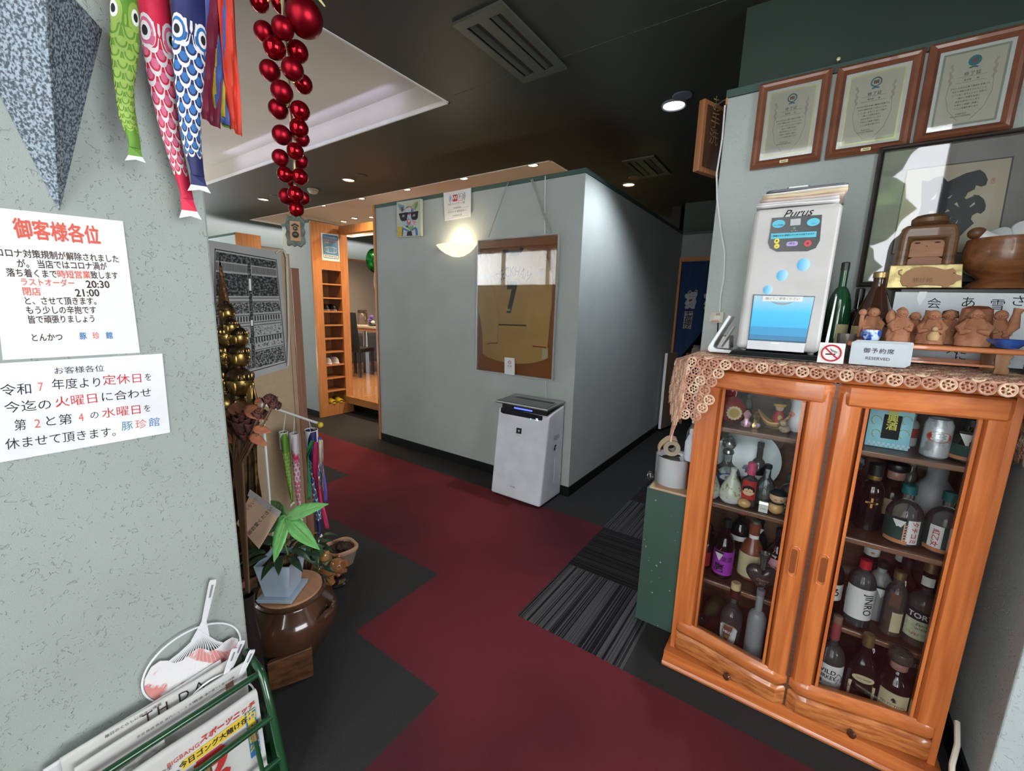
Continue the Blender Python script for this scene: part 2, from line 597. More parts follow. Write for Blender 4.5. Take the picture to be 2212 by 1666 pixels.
# shop front behind the camera: glazing and solid parts (seen in reflections)
b = MB()
b.box(-1.3, -2.2, 3.42, 2.6, -2.1, 3.6); b.box(1.0, -2.2, 0, 2.6, -2.1, 3.42); b.box(-1.3, -2.2, 0, 1.0, -2.1, 0.1)
b.box(-12, -2.2, 0, -6.6, -2.1, CZ); b.box(-3.25, -2.2, 0, -1.3, -2.1, CZ); b.box(-6.6, -2.2, 0, -3.25, -2.1, 1.83); b.box(-6.6, -2.2, 2.57, -3.25, -2.1, CZ)
struct(b.build('wall_front', GREY))
DWM = P('dark_window_metal', (0.05, 0.05, 0.05), rough=0.4, metal=0.6)
b = MB()
for x in (-1.27, -0.2, 0.36, 0.97):
    b.box(x - 0.03, -2.19, 0.1, x + 0.03, -2.12, 3.42)
b.box(-1.3, -2.19, 3.36, 1.0, -2.12, 3.42); b.box(-1.3, -2.19, 0.1, 1.0, -2.12, 0.17)
struct(b.build('window_1', DWM))
b = MB()
for x in (-6.57, -5.5, -4.4, -3.28):
    b.box(x - 0.03, -2.19, 1.83, x + 0.03, -2.12, 2.57)
b.box(-6.6, -2.19, 1.83, -3.25, -2.12, 1.87); b.box(-6.6, -2.19, 2.53, -3.25, -2.12, 2.57)
struct(b.build('window_2', DWM))
b = MB(); b.box(2.5, -2.2, 0, 2.6, -0.9, 3.6); b.box(2.5, 1.1, 0, 2.6, 1.6, 3.6); b.box(2.5, -0.9, 0, 2.6, 1.1, 0.7); b.box(2.5, -0.9, 2.4, 2.6, 1.1, 3.6)
b.box(1.6, 1.53, 0, 2.6, 1.63, 3.6)
struct(b.build('wall_side', GREYL))
# ------------------------------------------------------------------ shared materials
CHERRY = wood('cherry_stained_wood', (0.40, 0.10, 0.025), (0.58, 0.18, 0.048), rough=0.28, scale=5, axis=2, coat=0.5)
CHERRYX = wood('cherry_stained_wood_crosswise', (0.40, 0.10, 0.025), (0.57, 0.18, 0.05), rough=0.28, scale=5, axis=0, coat=0.5)
BURL = P('cherry_burl_wood', (0.55, 0.20, 0.06), rough=0.25, col2=(0.32, 0.09, 0.025), scale=5, stretch=(3, 9, 22), coat=0.5, detail=8)
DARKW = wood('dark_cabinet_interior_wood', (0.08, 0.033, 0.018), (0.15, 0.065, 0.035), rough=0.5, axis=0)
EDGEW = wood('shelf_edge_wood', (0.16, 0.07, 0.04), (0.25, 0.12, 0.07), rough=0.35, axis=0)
BURG = P('burgundy_ink', (0.06, 0.015, 0.02))
GREYI = P('grey_ink', (0.12, 0.11, 0.1))
SIGR = P('signal_red', (0.55, 0.03, 0.05), rough=0.5)
BLACK = P('black_plastic', (0.012, 0.012, 0.013), rough=0.35)
INK = P('black_ink', (0.012, 0.012, 0.014), rough=0.8)
REDINK = P('red_ink', (0.55, 0.035, 0.03), rough=0.8)
BLUEINK = P('blue_ink', (0.03, 0.19, 0.45), rough=0.8)
BROWNINK = P('brown_ink', (0.055, 0.028, 0.02), rough=0.8)
CORALINK = P('coral_ink', (0.70, 0.13, 0.09), rough=0.8)
PAPER = P('white_paper', (0.78, 0.78, 0.77), rough=0.7, col2=(0.75, 0.75, 0.73), scale=6)
CREAM = P('cream_paper', (0.66, 0.56, 0.34), rough=0.7, scale=6)
GOLD = P('gold_foil', (0.72, 0.48, 0.15), rough=0.3, metal=0.9)
WHITEP = P('white_gloss', (0.75, 0.76, 0.78), rough=0.25, spec=0.5)
STEEL = P('brushed_steel', (0.52, 0.51, 0.5), rough=0.3, metal=1.0, scale=30, stretch=(1, 30, 30))


def clear(name, tint=(1, 1, 1), rough=0.02, refl=1.0, ior=1.45, body=0.0, bodycol=None):
    """Thin clear or tinted glass: sees through, reflects by the Fresnel law; body adds a milky film."""
    if name in _mats:
        return _mats[name]
    m = bpy.data.materials.new(name)
    m.use_nodes = True
    n, l = m.node_tree.nodes, m.node_tree.links
    n.clear()
    out = n.new('ShaderNodeOutputMaterial')
    tr = n.new('ShaderNodeBsdfTransparent')
    no = n.new('ShaderNodeTexNoise'); no.inputs['Scale'].default_value = 5
    rp = n.new('ShaderNodeValToRGB')
    rp.color_ramp.elements[0].color = (*[c * 0.95 for c in tint], 1)
    rp.color_ramp.elements[1].color = (*tint, 1)
    l.new(no.outputs['Fac'], rp.inputs['Fac']); l.new(rp.outputs['Color'], tr.inputs['Color'])
    gl = n.new('ShaderNodeBsdfGlossy'); gl.inputs['Roughness'].default_value = rough
    fr = n.new('ShaderNodeFresnel'); fr.inputs['IOR'].default_value = ior
    mu = n.new('ShaderNodeMath'); mu.operation = 'MULTIPLY'; mu.inputs[1].default_value = refl
    mx = n.new('ShaderNodeMixShader')
    l.new(fr.outputs['Fac'], mu.inputs[0]); l.new(mu.outputs['Value'], mx.inputs['Fac'])
    src = tr.outputs['BSDF']
    if body:
        df = n.new('ShaderNodeBsdfDiffuse'); df.inputs['Color'].default_value = (*(bodycol or (0.8, 0.82, 0.84)), 1)
        m2 = n.new('ShaderNodeMixShader'); m2.inputs['Fac'].default_value = body
        l.new(tr.outputs['BSDF'], m2.inputs[1]); l.new(df.outputs['BSDF'], m2.inputs[2])
        src = m2.outputs['Shader']
    l.new(src, mx.inputs[1]); l.new(gl.outputs['BSDF'], mx.inputs[2]); l.new(mx.outputs['Shader'], out.inputs['Surface'])
    _mats[name] = m
    return m


PANE = clear('cabinet_pane_glass', (0.97, 0.98, 0.98), refl=1.3)
CLEARG = clear('clear_bottle_glass', (0.90, 0.93, 0.92), refl=1.0, body=0.06)
FROST = clear('frosted_bottle_glass', (0.85, 0.88, 0.9), rough=0.4, body=0.45, bodycol=(0.55, 0.58, 0.6))
AMBERG = clear('amber_liquid', (0.75, 0.22, 0.03), body=0.12, bodycol=(0.35, 0.09, 0.015))
WHISKY = clear('pale_whisky_liquid', (0.85, 0.55, 0.12), body=0.10, bodycol=(0.5, 0.3, 0.06))
DARKG = P('dark_bottle_glass', (0.012, 0.008, 0.007), rough=0.06, spec=0.6, coat=0.5)
GREENG = P('green_bottle_glass', (0.012, 0.075, 0.028), rough=0.08, spec=0.6, coat=0.5)
BROWNG = P('brown_bottle_glass', (0.045, 0.014, 0.006), rough=0.06, spec=0.6, coat=0.5)


def wb(t):
    """A mesh builder that takes world coordinates for a part of thing t."""
    b = MB()
    b.M = (TRA(t.location) @ Matrix.Rotation(t.rotation_euler.z, 4, 'Z')).inverted()
    return b


def wF(t, F):
    """World frame turned into the thing's own coordinates."""
    return (TRA(t.location) @ Matrix.Rotation(t.rotation_euler.z, 4, 'Z')).inverted() @ F


def facing(x, y, z):
    """Upright frame on a surface that faces the shop front (-y)."""
    return frame_at((x, y, z), (1, 0, 0), (0, 0, 1))


# ------------------------------------------------------------------ glazed liquor cabinet
CX, CHW = 0.09, 0.39
CTOP = 1.238


def bow(x):
    t = min(1.0, abs(x - CX) / CHW)
    return 1.615 - 0.055 * 0.5 * (1 + math.cos(PI * t))


def sweep(b, prof, x0, x1, n=14, yf=bow, edge=0.0):
    """Closed (dy, z) profile carried along x behind the bowed front; edge rounds the ends back."""
    vs, fs = [], []
    m = len(prof)
    for i in range(n + 1):
        x = x0 + (x1 - x0) * i / n
        e = min(x - x0, x1 - x)
        back = edge - math.sqrt(max(0.0, edge * edge - (edge - e) ** 2)) if edge and e < edge else 0.0
        for dy, z in prof:
            vs.append((x, yf(x) + dy + (back if dy < 0.02 else 0), z))
    for i in range(n):
        for k in range(m):
            k2 = (k + 1) % m
            fs.append((i * m + k, (i + 1) * m + k, (i + 1) * m + k2, i * m + k2))
    fs.append(tuple(range(m)))
    fs.append(tuple(reversed([n * m + k for k in range(m)])))
    b.add(vs, fs, True)


cab = thing('liquor_cabinet', 'reddish wooden glazed display cabinet filled with liquor bottles', 'cabinet', (CX, 1.77, 0))
b = wb(cab)
b.box(-0.30, 1.615, 0.045, -0.282, 1.955, 1.20); b.box(0.462, 1.615, 0.045, 0.48, 1.955, 1.20)
b.box(-0.282, 1.935, 0.045, 0.462, 1.955, 1.20)
b.build('carcass', CHERRY, cab, bevel=0.002)
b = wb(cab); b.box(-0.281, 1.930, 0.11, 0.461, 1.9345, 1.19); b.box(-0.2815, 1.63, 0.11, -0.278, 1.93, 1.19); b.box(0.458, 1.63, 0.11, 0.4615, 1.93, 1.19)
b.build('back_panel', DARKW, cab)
b = wb(cab)
sweep(b, [(0.0, 1.195), (-0.012, 1.205), (-0.016, 1.222), (-0.010, 1.234), (0.0, CTOP), (0.34, CTOP), (0.34, 1.195)], -0.318, 0.498, 20)
b.build('cabinet_top', CHERRYX, cab)
b = wb(cab)
sweep(b, [(0.004, 0.0), (-0.006, 0.004), (-0.010, 0.014), (-0.006, 0.024), (0.012, 0.034), (0.014, 0.056), (0.3, 0.056), (0.3, 0.0)], -0.313, 0.493, 12, yf=lambda x: 1.566)
b.build('plinth', CHERRYX, cab)
b = wb(cab)
sweep(b, [(0.030, 0.034), (0.030, 0.06), (0.06, 0.06), (0.06, 0.034)], -0.30, 0.48, 12)
b.build('toe_board', wood('dark_toe_board_wood', (0.09, 0.025, 0.008), (0.16, 0.05, 0.015), axis=0), cab)
SH = [0.132, 0.352, 0.698, 0.988]
SF = [1.626, 1.705, 1.650, 1.645]
for k, z in enumerate(SH):
    b = wb(cab)
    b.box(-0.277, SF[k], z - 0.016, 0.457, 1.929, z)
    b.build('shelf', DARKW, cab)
    if k:
        b = wb(cab)
        b.box(-0.277, SF[k] - 0.016, z - 0.017, 0.457, SF[k] - 0.0002, z + 0.001)
        b.build('shelf_edge', EDGEW, cab, bevel=0.004)
b = wb(cab); b.box(0.082, 1.578, 0.06, 0.104, 1.60, 1.19)
b.build('centre_post', DARKW, cab)
for x0, x1, sg in ((-0.30, 0.0895, 1), (0.0965, 0.48, -1)):
    # drawer
    b = wb(cab)
    sweep(b, [(0.008, 0.058), (-0.002, 0.062), (-0.006, 0.075), (-0.006, 0.120), (0.002, 0.130), (0.012, 0.132), (0.024, 0.132), (0.024, 0.098), (0.16, 0.098), (0.16, 0.058)], x0, x1, 14, edge=0.02)
    dr = b.build('drawer', BURL, cab)
    kx = -0.086 if sg > 0 else 0.275
    b = MB(); b.M = TRA(cab.location).inverted() @ TRA((kx, bow(kx) - 0.006, 0.078)) @ Matrix.Rotation(PI / 2, 4, 'X')
    b.lathe([(0.005, 0), (0.005, 0.008), (0.012, 0.012), (0.013, 0.018), (0.009, 0.024), (0, 0.026)], 18)
    kn = b.build('knob', P('dark_wooden_knob', (0.07, 0.022, 0.01), rough=0.25, coat=0.6), dr)
    # door: two stiles, two rails, pane
    b = wb(cab)
    sw = 0.076
    g0, g1 = (x0 + 0.082, x1 - 0.068) if sg > 0 else (x0 + 0.068, x1 - 0.070)
    pr = [(0.006, 0.20), (-0.004, 0.20), (-0.006, 0.20)]
    sweep(b, [(0.0, 0.18), (0.0, 1.165), (0.024, 1.165), (0.024, 0.18)], x0 + 0.002, g0, 6, edge=0.018)
    sweep(b, [(0.0, 0.18), (0.0, 1.165), (0.024, 1.165), (0.024, 0.18)], g1, x1 - 0.002, 6, edge=0.018)
    door = b.build('door', CHERRY, cab)
    b = wb(cab)
    sweep(b, [(-0.006, 1.135), (-0.008, 1.16), (-0.006, 1.185), (0.004, 1.192), (0.024, 1.192), (0.024, 1.128), (0.002, 1.128)], x0, x1, 14, edge=0.025)
    b.build('top_rail', CHERRYX, door)
    b = wb(cab)
    sweep(b, [(0.0, 0.138), (-0.006, 0.146), (-0.006, 0.168), (0.0, 0.178), (0.004, 0.186), (0.024, 0.186), (0.024, 0.138)], x0, x1, 14, edge=0.022)
    b.build('bottom_rail', CHERRYX, door)
    b = wb(cab)
    for q0, q1 in ((g0, g0 + 0.008), (g1 - 0.008, g1)):
        sweep(b, [(0.002, 0.186), (-0.002, 0.19), (-0.002, 1.124), (0.002, 1.128), (0.02, 1.128), (0.02, 0.186)], q0, q1, 3)
    b.build('bead', CHERRY, door)
    b = wb(cab)
    sweep(b, [(0.010, 0.182), (0.010, 1.132), (0.0125, 1.132), (0.0125, 0.182)], g0 - 0.002, g1 + 0.002, 14)
    b.build('glass_pane', PANE, door)
    # routed finger pull: raised rim round a dark scoop
    hx = x1 - 0.034 if sg > 0 else x0 + 0.034
    F = wF(cab, facing(hx, bow(hx) - 0.0005, 0.60))
    b = MB(); ring = rounded(0.024, 0.105, 0.0118, 6)
    b.tube([tuple(F @ Vector((x, y, 0))) for x, y in ring], 0.0016, 6, closed=True)
    b.build('finger_pull_rim', CHERRY, door)
    plate(door, 'finger_pull', rounded(0.017, 0.085, 0.0084, 6, -0.002 * sg), F, P('scooped_wood', (0.22, 0.06, 0.015), rough=0.35, coat=0.4), d=0.0006)


# ------------------------------------------------------------------ bottles
def bottle(name, label, x, y, z, prof, m, rz=0.0, cap=None, lab=None, text=(), liquid=None, group='liquor bottles in the glazed cabinet', cat='bottle', seg=28, sx=1.0, sy=1.0, neck=None, tagp=None):
    """prof: outer (r, z) profile. cap: (profile, material). lab: list of (z0, z1, half angle, r, material, centre angle). text: (body, material, z, size, r, options)."""
    t = thing(name, label, cat, (x, y, z), rz, group)
    b = MB(); b.lathe([(0, 0.0005)] + prof, seg, sx=sx, sy=sy)
    b.build('glass_body', m, t)
    if liquid:
        lp, lm = liquid
        b = MB(); b.lathe(lp, seg, sx=sx, sy=sy)
        b.build('liquor', lm, t)
    if cap:
        b = MB(); b.lathe(cap[0], 20)
        b.build('cap', cap[1], t)
    if neck:
        b = MB(); b.lathe(neck[0], 20)
        b.build('neck_band', neck[1], t)
    lo = None
    for k, (z0, z1, ha, r, lm, ca) in enumerate(lab or ()):
        b = MB()
        a = -PI / 2 + ca
        b.lathe([(r, z0), (r, z1)], 16, a0=a - ha, a1=a + ha, sx=sx, sy=sy)
        o = b.build('paper_label', lm, t)
        lo = lo or o
    for body, tm, tz, size, r, opt in text:
        opt = dict(opt)
        ca = opt.pop('ca', 0.0)
        F = Matrix.Rotation(ca, 4, 'Z') @ frame_at((0, -r - 0.0002, tz), (1, 0, 0), (0, 0, 1))
        rot = opt.pop('turn', 0)
        if rot:
            F = F @ Matrix.Rotation(rot, 4, 'Z')
            lettering(lo or t, body, tm, F, size, **opt)
        else:
            lettering(lo or t, body, tm, F, size, bend=r, **opt)
    if tagp:
        # folded price tag hung round the neck: white triangle under a dark strip
        zz, rr, ca = tagp
        F = Matrix.Rotation(ca, 4, 'Z') @ frame_at((0, -rr, zz), (1, 0, 0), (0, -0.15, 1))
        tg = plate(t, 'hang_tag', [(-0.016, 0.0), (0.016, 0.0), (0, -0.036)], F, PAPER, 0.0006)
        plate(tg, 'tag_strip', [(-0.017, 0.0), (0.017, 0.0), (0.017, 0.008), (-0.017, 0.008)], F, INK, 0.0008)
        b = MB(); b.tube([tuple(F @ Vector((0, 0.008, 0))), (0.0, -rr * 0.7, zz + 0.03), (0.008, -0.012, zz + 0.05)], 0.0005, 5)
        b.build('tag_string', GOLD, tg)
    return t


def bprof(r, h, rn, hs, hn, foot=0.004):
    """Body radius, total height, neck radius, shoulder start, neck start."""
    out = [(r - foot, 0.0), (r, foot), (r, hs)]
    for k in range(1, 6):
        a = PI / 2 * k / 5
        out.append((rn + (r - rn) * math.cos(a), hs + (hn - hs) * math.sin(a) * (0.75 + 0.25 * k / 5)))
    out += [(rn, h - 0.006), (rn + 0.001, h)]
    return out


def capp(r, z0, z1):
    return [(r, z0), (r, z1 - 0.003), (r - 0.003, z1), (0, z1)]


def lq(r, z0, z1, rt=None):
    return [(0, z0), (r, z0), (rt or r, z1), (0, z1)]


RCAP = P('red_cap', (0.50, 0.02, 0.03), rough=0.35)
TEAL = P('teal_cap', (0.01, 0.13, 0.14), rough=0.4)
GOLDCAP = P('gold_cap', (0.42, 0.30, 0.13), rough=0.35, metal=0.8)
GREENLAB = P('dark_green_label', (0.02, 0.06, 0.05), rough=0.6)
REDLAB = P('red_label', (0.50, 0.03, 0.025), rough=0.6)
PURPLE = P('purple_label', (0.42, 0.05, 0.50), rough=0.6)
PINKLAB = P('pink_label', (0.75, 0.16, 0.24), rough=0.6, col2=(0.8, 0.45, 0.5), scale=14)
S1, S2, S3, S4 = SH[3] + 0.0012, SH[2] + 0.0012, SH[1] + 0.0012, SH[0] + 0.0012

# --- behind the pane next to the green box, top shelf
g = thing('gourd_bottle', 'red lacquered gourd bottle with a round gold seal on the cabinet\'s top shelf', 'bottle', (-0.203, 1.745, S1), 0.25, 'liquor bottles in the glazed cabinet')
b = MB(); b.lathe([(0, 0), (0.025, 0.001), (0.045, 0.015), (0.055, 0.04), (0.050, 0.068), (0.032, 0.088), (0.020, 0.098), (0.022, 0.110), (0.024, 0.120), (0.018, 0.134), (0.010, 0.140), (0, 0.142)], 28)
b.build('gourd_body', P('red_lacquer', (0.42, 0.01, 0.015), rough=0.2, coat=0.6, col2=(0.28, 0.006, 0.01), scale=14), g)
F = frame_at((0.006, -0.0555, 0.043), (1, 0.05, 0), (0, 0, 1))
sl = plate(g, 'gold_seal', [(0.025 * (1 + 0.06 * math.cos(14 * a)) * math.cos(a), 0.025 * (1 + 0.06 * math.cos(14 * a)) * math.sin(a)) for a in [2 * PI * k / 84 for k in range(84)]], F, CREAM, 0.002)
plate(sl, 'seal_centre', disc(0.017), F, GOLD, 0.0026)
b = MB(); b.tube([(0.004, -0.022, 0.128), (0.01, -0.03, 0.115), (0.008, -0.03, 0.10)], 0.0018, 6); b.build('cord', PAPER, g)
bottle('miniature_bottle', 'small clear bottle with a dark label behind the foil animals', -0.152, 1.80, S1, bprof(0.016, 0.105, 0.007, 0.06, 0.085), CLEARG, cap=(capp(0.009, 0.1, 0.115), BLACK), lab=[(0.015, 0.05, 1.0, 0.0165, INK, 0)])
for x, mcol, lbl, a in ((-0.142, P('pink_foil', (0.85, 0.25, 0.25), rough=0.35, metal=0.4, col2=(0.8, 0.6, 0.75), scale=60), 'small pink foil-wrapped ornament on the top cabinet shelf', 0.35), (-0.112, P('gold_crumpled_foil', (0.7, 0.5, 0.2), rough=0.3, metal=0.8, col2=(0.3, 0.2, 0.1), scale=80), 'small gold foil-wrapped ornament on the top cabinet shelf', 0.1)):
    o = thing('foil_ornament', lbl, 'ornament', (x, 1.70, S1), a, 'foil ornaments on the top shelf')
    b = MB(); b.lathe([(0, 0), (0.014, 0.0), (0.016, 0.012), (0.008, 0.022), (0.007, 0.03), (0.012, 0.045), (0.004, 0.058), (0, 0.06)], 14, wob=lambda a, z: 1 + 0.18 * math.sin(5 * a + 90 * z))
    b.build('foil_body', mcol, o)
    b = MB(); b.ball((0.006, -0.011, 0.012), (0.008, 0.005, 0.008), 10, 6); b.build('ribbon', P('lilac_ribbon', (0.6, 0.4, 0.65), rough=0.5), o)
o = thing('treasure_boat', 'red toy treasure boat on the cabinet\'s top shelf', 'ornament', (-0.062, 1.74, S1), -0.15)
b = MB()
b.grid(lambda u, v: ((u - 0.5) * 0.10, (v - 0.5) * 0.036 * (1 - (2 * u - 1) ** 4 * 0.8), 0.012 + 0.035 * abs(2 * u - 1) ** 2.2 - 0.02 * (1 - (2 * v - 1) ** 2) * (1 - abs(2 * u - 1) ** 3) + 0.012), 16, 8)
b.build('hull', P('red_boat_lacquer', (0.38, 0.03, 0.02), rough=0.3, coat=0.4, col2=(0.55, 0.3, 0.1), scale=40, hi=0.75, lo=0.7), o, solid=0.006)
b = MB(); b.box(-0.022, -0.012, 0, 0.022, 0.012, 0.006); b.build('boat_stand', DARKW, o)
o = thing('lucky_figure', 'little god figure with yellow cap and red robe standing in toy boat', 'figurine', (-0.048, 1.735, S1 + 0.026), -0.1)
b = MB(); b.lathe([(0, 0), (0.018, 0), (0.020, 0.02), (0.012, 0.04), (0, 0.042)], 16); b.build('robe', P('red_robe', (0.4, 0.02, 0.03), rough=0.5), o)
b = MB(); b.ball((0, 0, 0.050), 0.013, 14, 10); b.build('face', P('painted_face', (0.75, 0.5, 0.35), rough=0.5), o)
b = MB(); b.lathe([(0.017, 0.056), (0.020, 0.06), (0.017, 0.066), (0.0, 0.07)], 16); b.build('cap', P('yellow_cap', (0.75, 0.5, 0.12), rough=0.5), o)
b = MB(); b.ball((0.006, -0.016, 0.018), (0.008, 0.006, 0.01), 10, 8); b.build('sack', P('yellow_sack', (0.7, 0.45, 0.1), rough=0.6), o)
b = MB()
o = thing('ceramic_dog', 'tiny beige ceramic lion dog in front of the white pitcher', 'figurine', (-0.025, 1.69, S1), 0.3)
b.ball((0, 0, 0.014), (0.018, 0.013, 0.014), 12, 8); b.ball((-0.008, -0.008, 0.034), 0.012, 12, 8); b.ball((-0.012, -0.018, 0.032), 0.005, 8, 6)
b.build('dog_body', P('beige_ceramic', (0.62, 0.45, 0.32), rough=0.5, col2=(0.3, 0.2, 0.12), scale=50), o)
b = MB(); b.ball((-0.014, -0.004, 0.045), 0.004, 8, 6); b.ball((0.0, -0.006, 0.046), 0.004, 8, 6); b.build('ear', P('brown_ear', (0.2, 0.1, 0.06)), o)
o = thing('pitcher', 'tall white porcelain pitcher with an arched handle on the top shelf', 'pitcher', (0.010, 1.76, S1), -0.35)
b = MB(); b.lathe([(0, 0), (0.032, 0.0), (0.034, 0.01), (0.030, 0.05), (0.026, 0.085), (0.030, 0.108), (0.031, 0.112), (0.027, 0.110)], 24)
b.build('pitcher_body', WHITEP, o)
b = MB(); b.tube([(0.027, 0, 0.09), (0.045, 0, 0.115), (0.062, 0, 0.11), (0.066, 0, 0.085), (0.056, 0, 0.055), (0.032, 0, 0.035)], 0.006, 8); b.build('handle', WHITEP, o)
plate(o, 'painted_flower', disc(0.009), frame_at((-0.01, -0.031, 0.06), (1, 0.1, 0), (0, 0, 1)), CORALINK, 0.001)
o = thing('pine_cone', 'dark dried seed cone beside the white pitcher handle', 'cone', (0.058, 1.81, S1), 0)
b = MB(); b.lathe([(0, 0), (0.018, 0.006), (0.02, 0.03), (0.012, 0.07), (0, 0.085)], 16, wob=lambda a, z: 1 + 0.15 * math.sin(6 * a + 200 * z)); b.build('cone_scales', P('cone_brown', (0.08, 0.045, 0.03), rough=0.8, col2=(0.3, 0.22, 0.18), scale=60), o)

# --- second shelf
o = thing('display_plate', 'large pale porcelain plate with blue leaves standing behind the decanter', 'plate', (-0.135, 1.865, S2 + 0.003), 0)
b = MB(); b.M = TRA((0, 0, 0.118)) @ Matrix.Rotation(PI / 2 - 0.22, 4, 'X')
b.lathe([(0, 0.0), (0.06, 0.0), (0.075, 0.006), (0.115, 0.016), (0.116, 0.018), (0.075, 0.009), (0.06, 0.004), (0, 0.004)], 44)
b.build('plate_disc', P('pale_blue_porcelain', (0.62, 0.70, 0.72), rough=0.2, coat=0.3), o)
for k in range(7):
    a = -0.9 + 0.3 * k
    F = TRA((0, 0, 0.118)) @ Matrix.Rotation(PI / 2 - 0.22, 4, 'X') @ TRA((0.055 * math.sin(a) + 0.03, -0.06 - 0.02 * math.cos(3 * a), 0.012)) @ Matrix.Rotation(a, 4, 'Z')
    plate(o, 'painted_leaf', [(0.008 * math.sin(PI * q / 8) * s_, 0.03 * q / 8 * 1.0) for s_, rng in ((1, range(9)), (-1, range(7, 0, -1))) for q in rng], F, P('cobalt_blue_glaze', (0.04, 0.08, 0.25), rough=0.3), 0.0006)
b = MB(); b.tube([(-0.05, -0.035, 0), (-0.05, -0.02, 0.012), (-0.05, 0.04, 0.05)], 0.003, 6); b.tube([(0.05, -0.035, 0), (0.05, -0.02, 0.012), (0.05, 0.04, 0.05)], 0.003, 6); b.tube([(-0.05, 0.04, 0.05), (0.05, 0.04, 0.05)], 0.003, 6)
b.build('plate_stand', DARKW, o)
d = thing('crystal_decanter', 'clear glass brandy decanter with a faceted round stopper and oval badge', 'bottle', (-0.196, 1.785, S2), 0.3, 'liquor bottles in the glazed cabinet')
b = MB(); b.lathe([(0, 0.001), (0.05, 0.001), (0.056, 0.02), (0.055, 0.06), (0.045, 0.09), (0.022, 0.108), (0.016, 0.12), (0.016, 0.15), (0.020, 0.155)], 28, sy=0.7); b.build('glass_body', CLEARG, d)
b = MB(); b.lathe(lq(0.052, 0.006, 0.05), 28, sy=0.68); b.build('liquor', clear('dark_brandy', (0.10, 0.05, 0.03), body=0.3, bodycol=(0.02, 0.012, 0.01)), d)
b = MB(); b.lathe([(0.018, 0.15), (0.021, 0.156), (0.018, 0.166), (0.0, 0.168)], 20); b.build('collar', STEEL, d)
b = MB(); b.ball((0, 0, 0.192), 0.026, 10, 7); b.build('stopper', P('cut_crystal', (0.55, 0.58, 0.6), rough=0.1, metal=0.5, col2=(0.12, 0.12, 0.13), scale=55, lo=0.45, hi=0.55), d)
F = frame_at((0, -0.0405, 0.068), (1, 0, 0), (0, 0, 1))
bd = plate(d, 'oval_badge', disc(0.034, 30, ry=0.016), F, P('blue_badge', (0.03, 0.10, 0.35), rough=0.4), 0.002)
plate(bd, 'badge_field', disc(0.028, 30, ry=0.012), F, PAPER, 0.0026)
lettering(bd, 'XO', P('navy_ink', (0.02, 0.03, 0.12)), F @ TRA((0, 0, 0.003)), 0.016, bold=0.02)
TOK = P('pale_green_flowered_porcelain', (0.66, 0.70, 0.58), rough=0.2, coat=0.4, col2=(0.30, 0.30, 0.14), scale=45, lo=0.36, hi=0.46)
tkp = [(0, 0.0), (0.030, 0.001), (0.037, 0.010), (0.040, 0.028), (0.036, 0.052), (0.024, 0.080), (0.012, 0.100), (0.009, 0.115), (0.012, 0.128), (0.008, 0.127)]
tv = thing('sake_flask', 'pale green flowered sake flask in front of the crystal decanter', 'flask', (-0.160, 1.69, S2), 0, 'flowered sake flasks')
b = MB(); b.lathe(tkp, 28); b.build('flask_body', TOK, tv)
b = MB(); b.lathe([(0.0305, 0.0), (0.0383, 0.010), (0.0395, 0.018), (0.0395, 0.0185)], 28); b.build('glazed_foot', WHITEP, tv)
tv2 = copy_tree(tv); tv2.location = (-0.2365, 1.684, S2)
tv2['label'] = 'pale green flowered sake flask half hidden by the cabinet door stile'
kb = bottle('doll_label_bottle', 'square clear bottle with a pink cap and a painted doll-face label', -0.104, 1.695, S2, bprof(0.029, 0.125, 0.012, 0.085, 0.108), CLEARG, cap=(capp(0.0145, 0.118, 0.163), P('pink_cap', (0.65, 0.05, 0.16), rough=0.4)),
            lab=[(0.030, 0.100, 0.85, 0.0295, REDLAB, 0)], liquid=(lq(0.026, 0.004, 0.092), clear('rose_liqueur', (0.75, 0.35, 0.25), body=0.2, bodycol=(0.5, 0.2, 0.12))))
kbl = [c for c in kb.children if c.name.startswith('paper_label')][0]
F = frame_at((0, -0.0305, 0.063), (1, 0, 0), (0, 0, 1))
plate(kbl, 'doll_face', disc(0.019, 24, ry=0.017), F, P('doll_skin', (0.80, 0.52, 0.30), rough=0.5), 0.001)
plate(kbl, 'doll_hair', [(-0.020, 0.002), (-0.017, 0.014), (0, 0.020), (0.017, 0.014), (0.020, 0.002), (0.015, -0.004), (0.013, 0.006), (0.003, 0.010), (0, 0.004), (-0.003, 0.010), (-0.013, 0.006), (-0.015, -0.004)], F, INK, 0.0016)
plate(kbl, 'doll_eye', [(-0.010, -0.002), (-0.003, -0.001), (-0.003, -0.002), (-0.010, -0.003)], F, INK, 0.0018)
plate(kbl, 'doll_eye', [(0.010, -0.002), (0.003, -0.001), (0.003, -0.002), (0.010, -0.003)], F, INK, 0.0018)
DOLL = P('pale_turned_wood', (0.66, 0.38, 0.16), rough=0.35, coat=0.4, col2=(0.5, 0.25, 0.09), scale=30, lo=0.3, hi=0.4)
o = thing('wooden_ball', 'turned orange wooden ball in front of the doll label bottle', 'ornament', (-0.112, 1.657, S2), 0)
b = MB(); b.ball((0, 0, 0.017), (0.022, 0.015, 0.017), 20, 14); b.build('ball_body', DOLL, o)
o = thing('round_doll', 'round black-haired wooden doll on the cabinet\'s second shelf', 'doll', (-0.016, 1.675, S2), 0.1)
b = MB(); b.ball((0, 0, 0.022), (0.026, 0.024, 0.022), 22, 14); b.build('doll_body', DOLL, o)
b = MB(); b.ball((0.003, 0, 0.064), (0.027, 0.025, 0.025), 22, 14); b.build('doll_head', P('doll_skin', (0.80, 0.52, 0.30), rough=0.5), o)
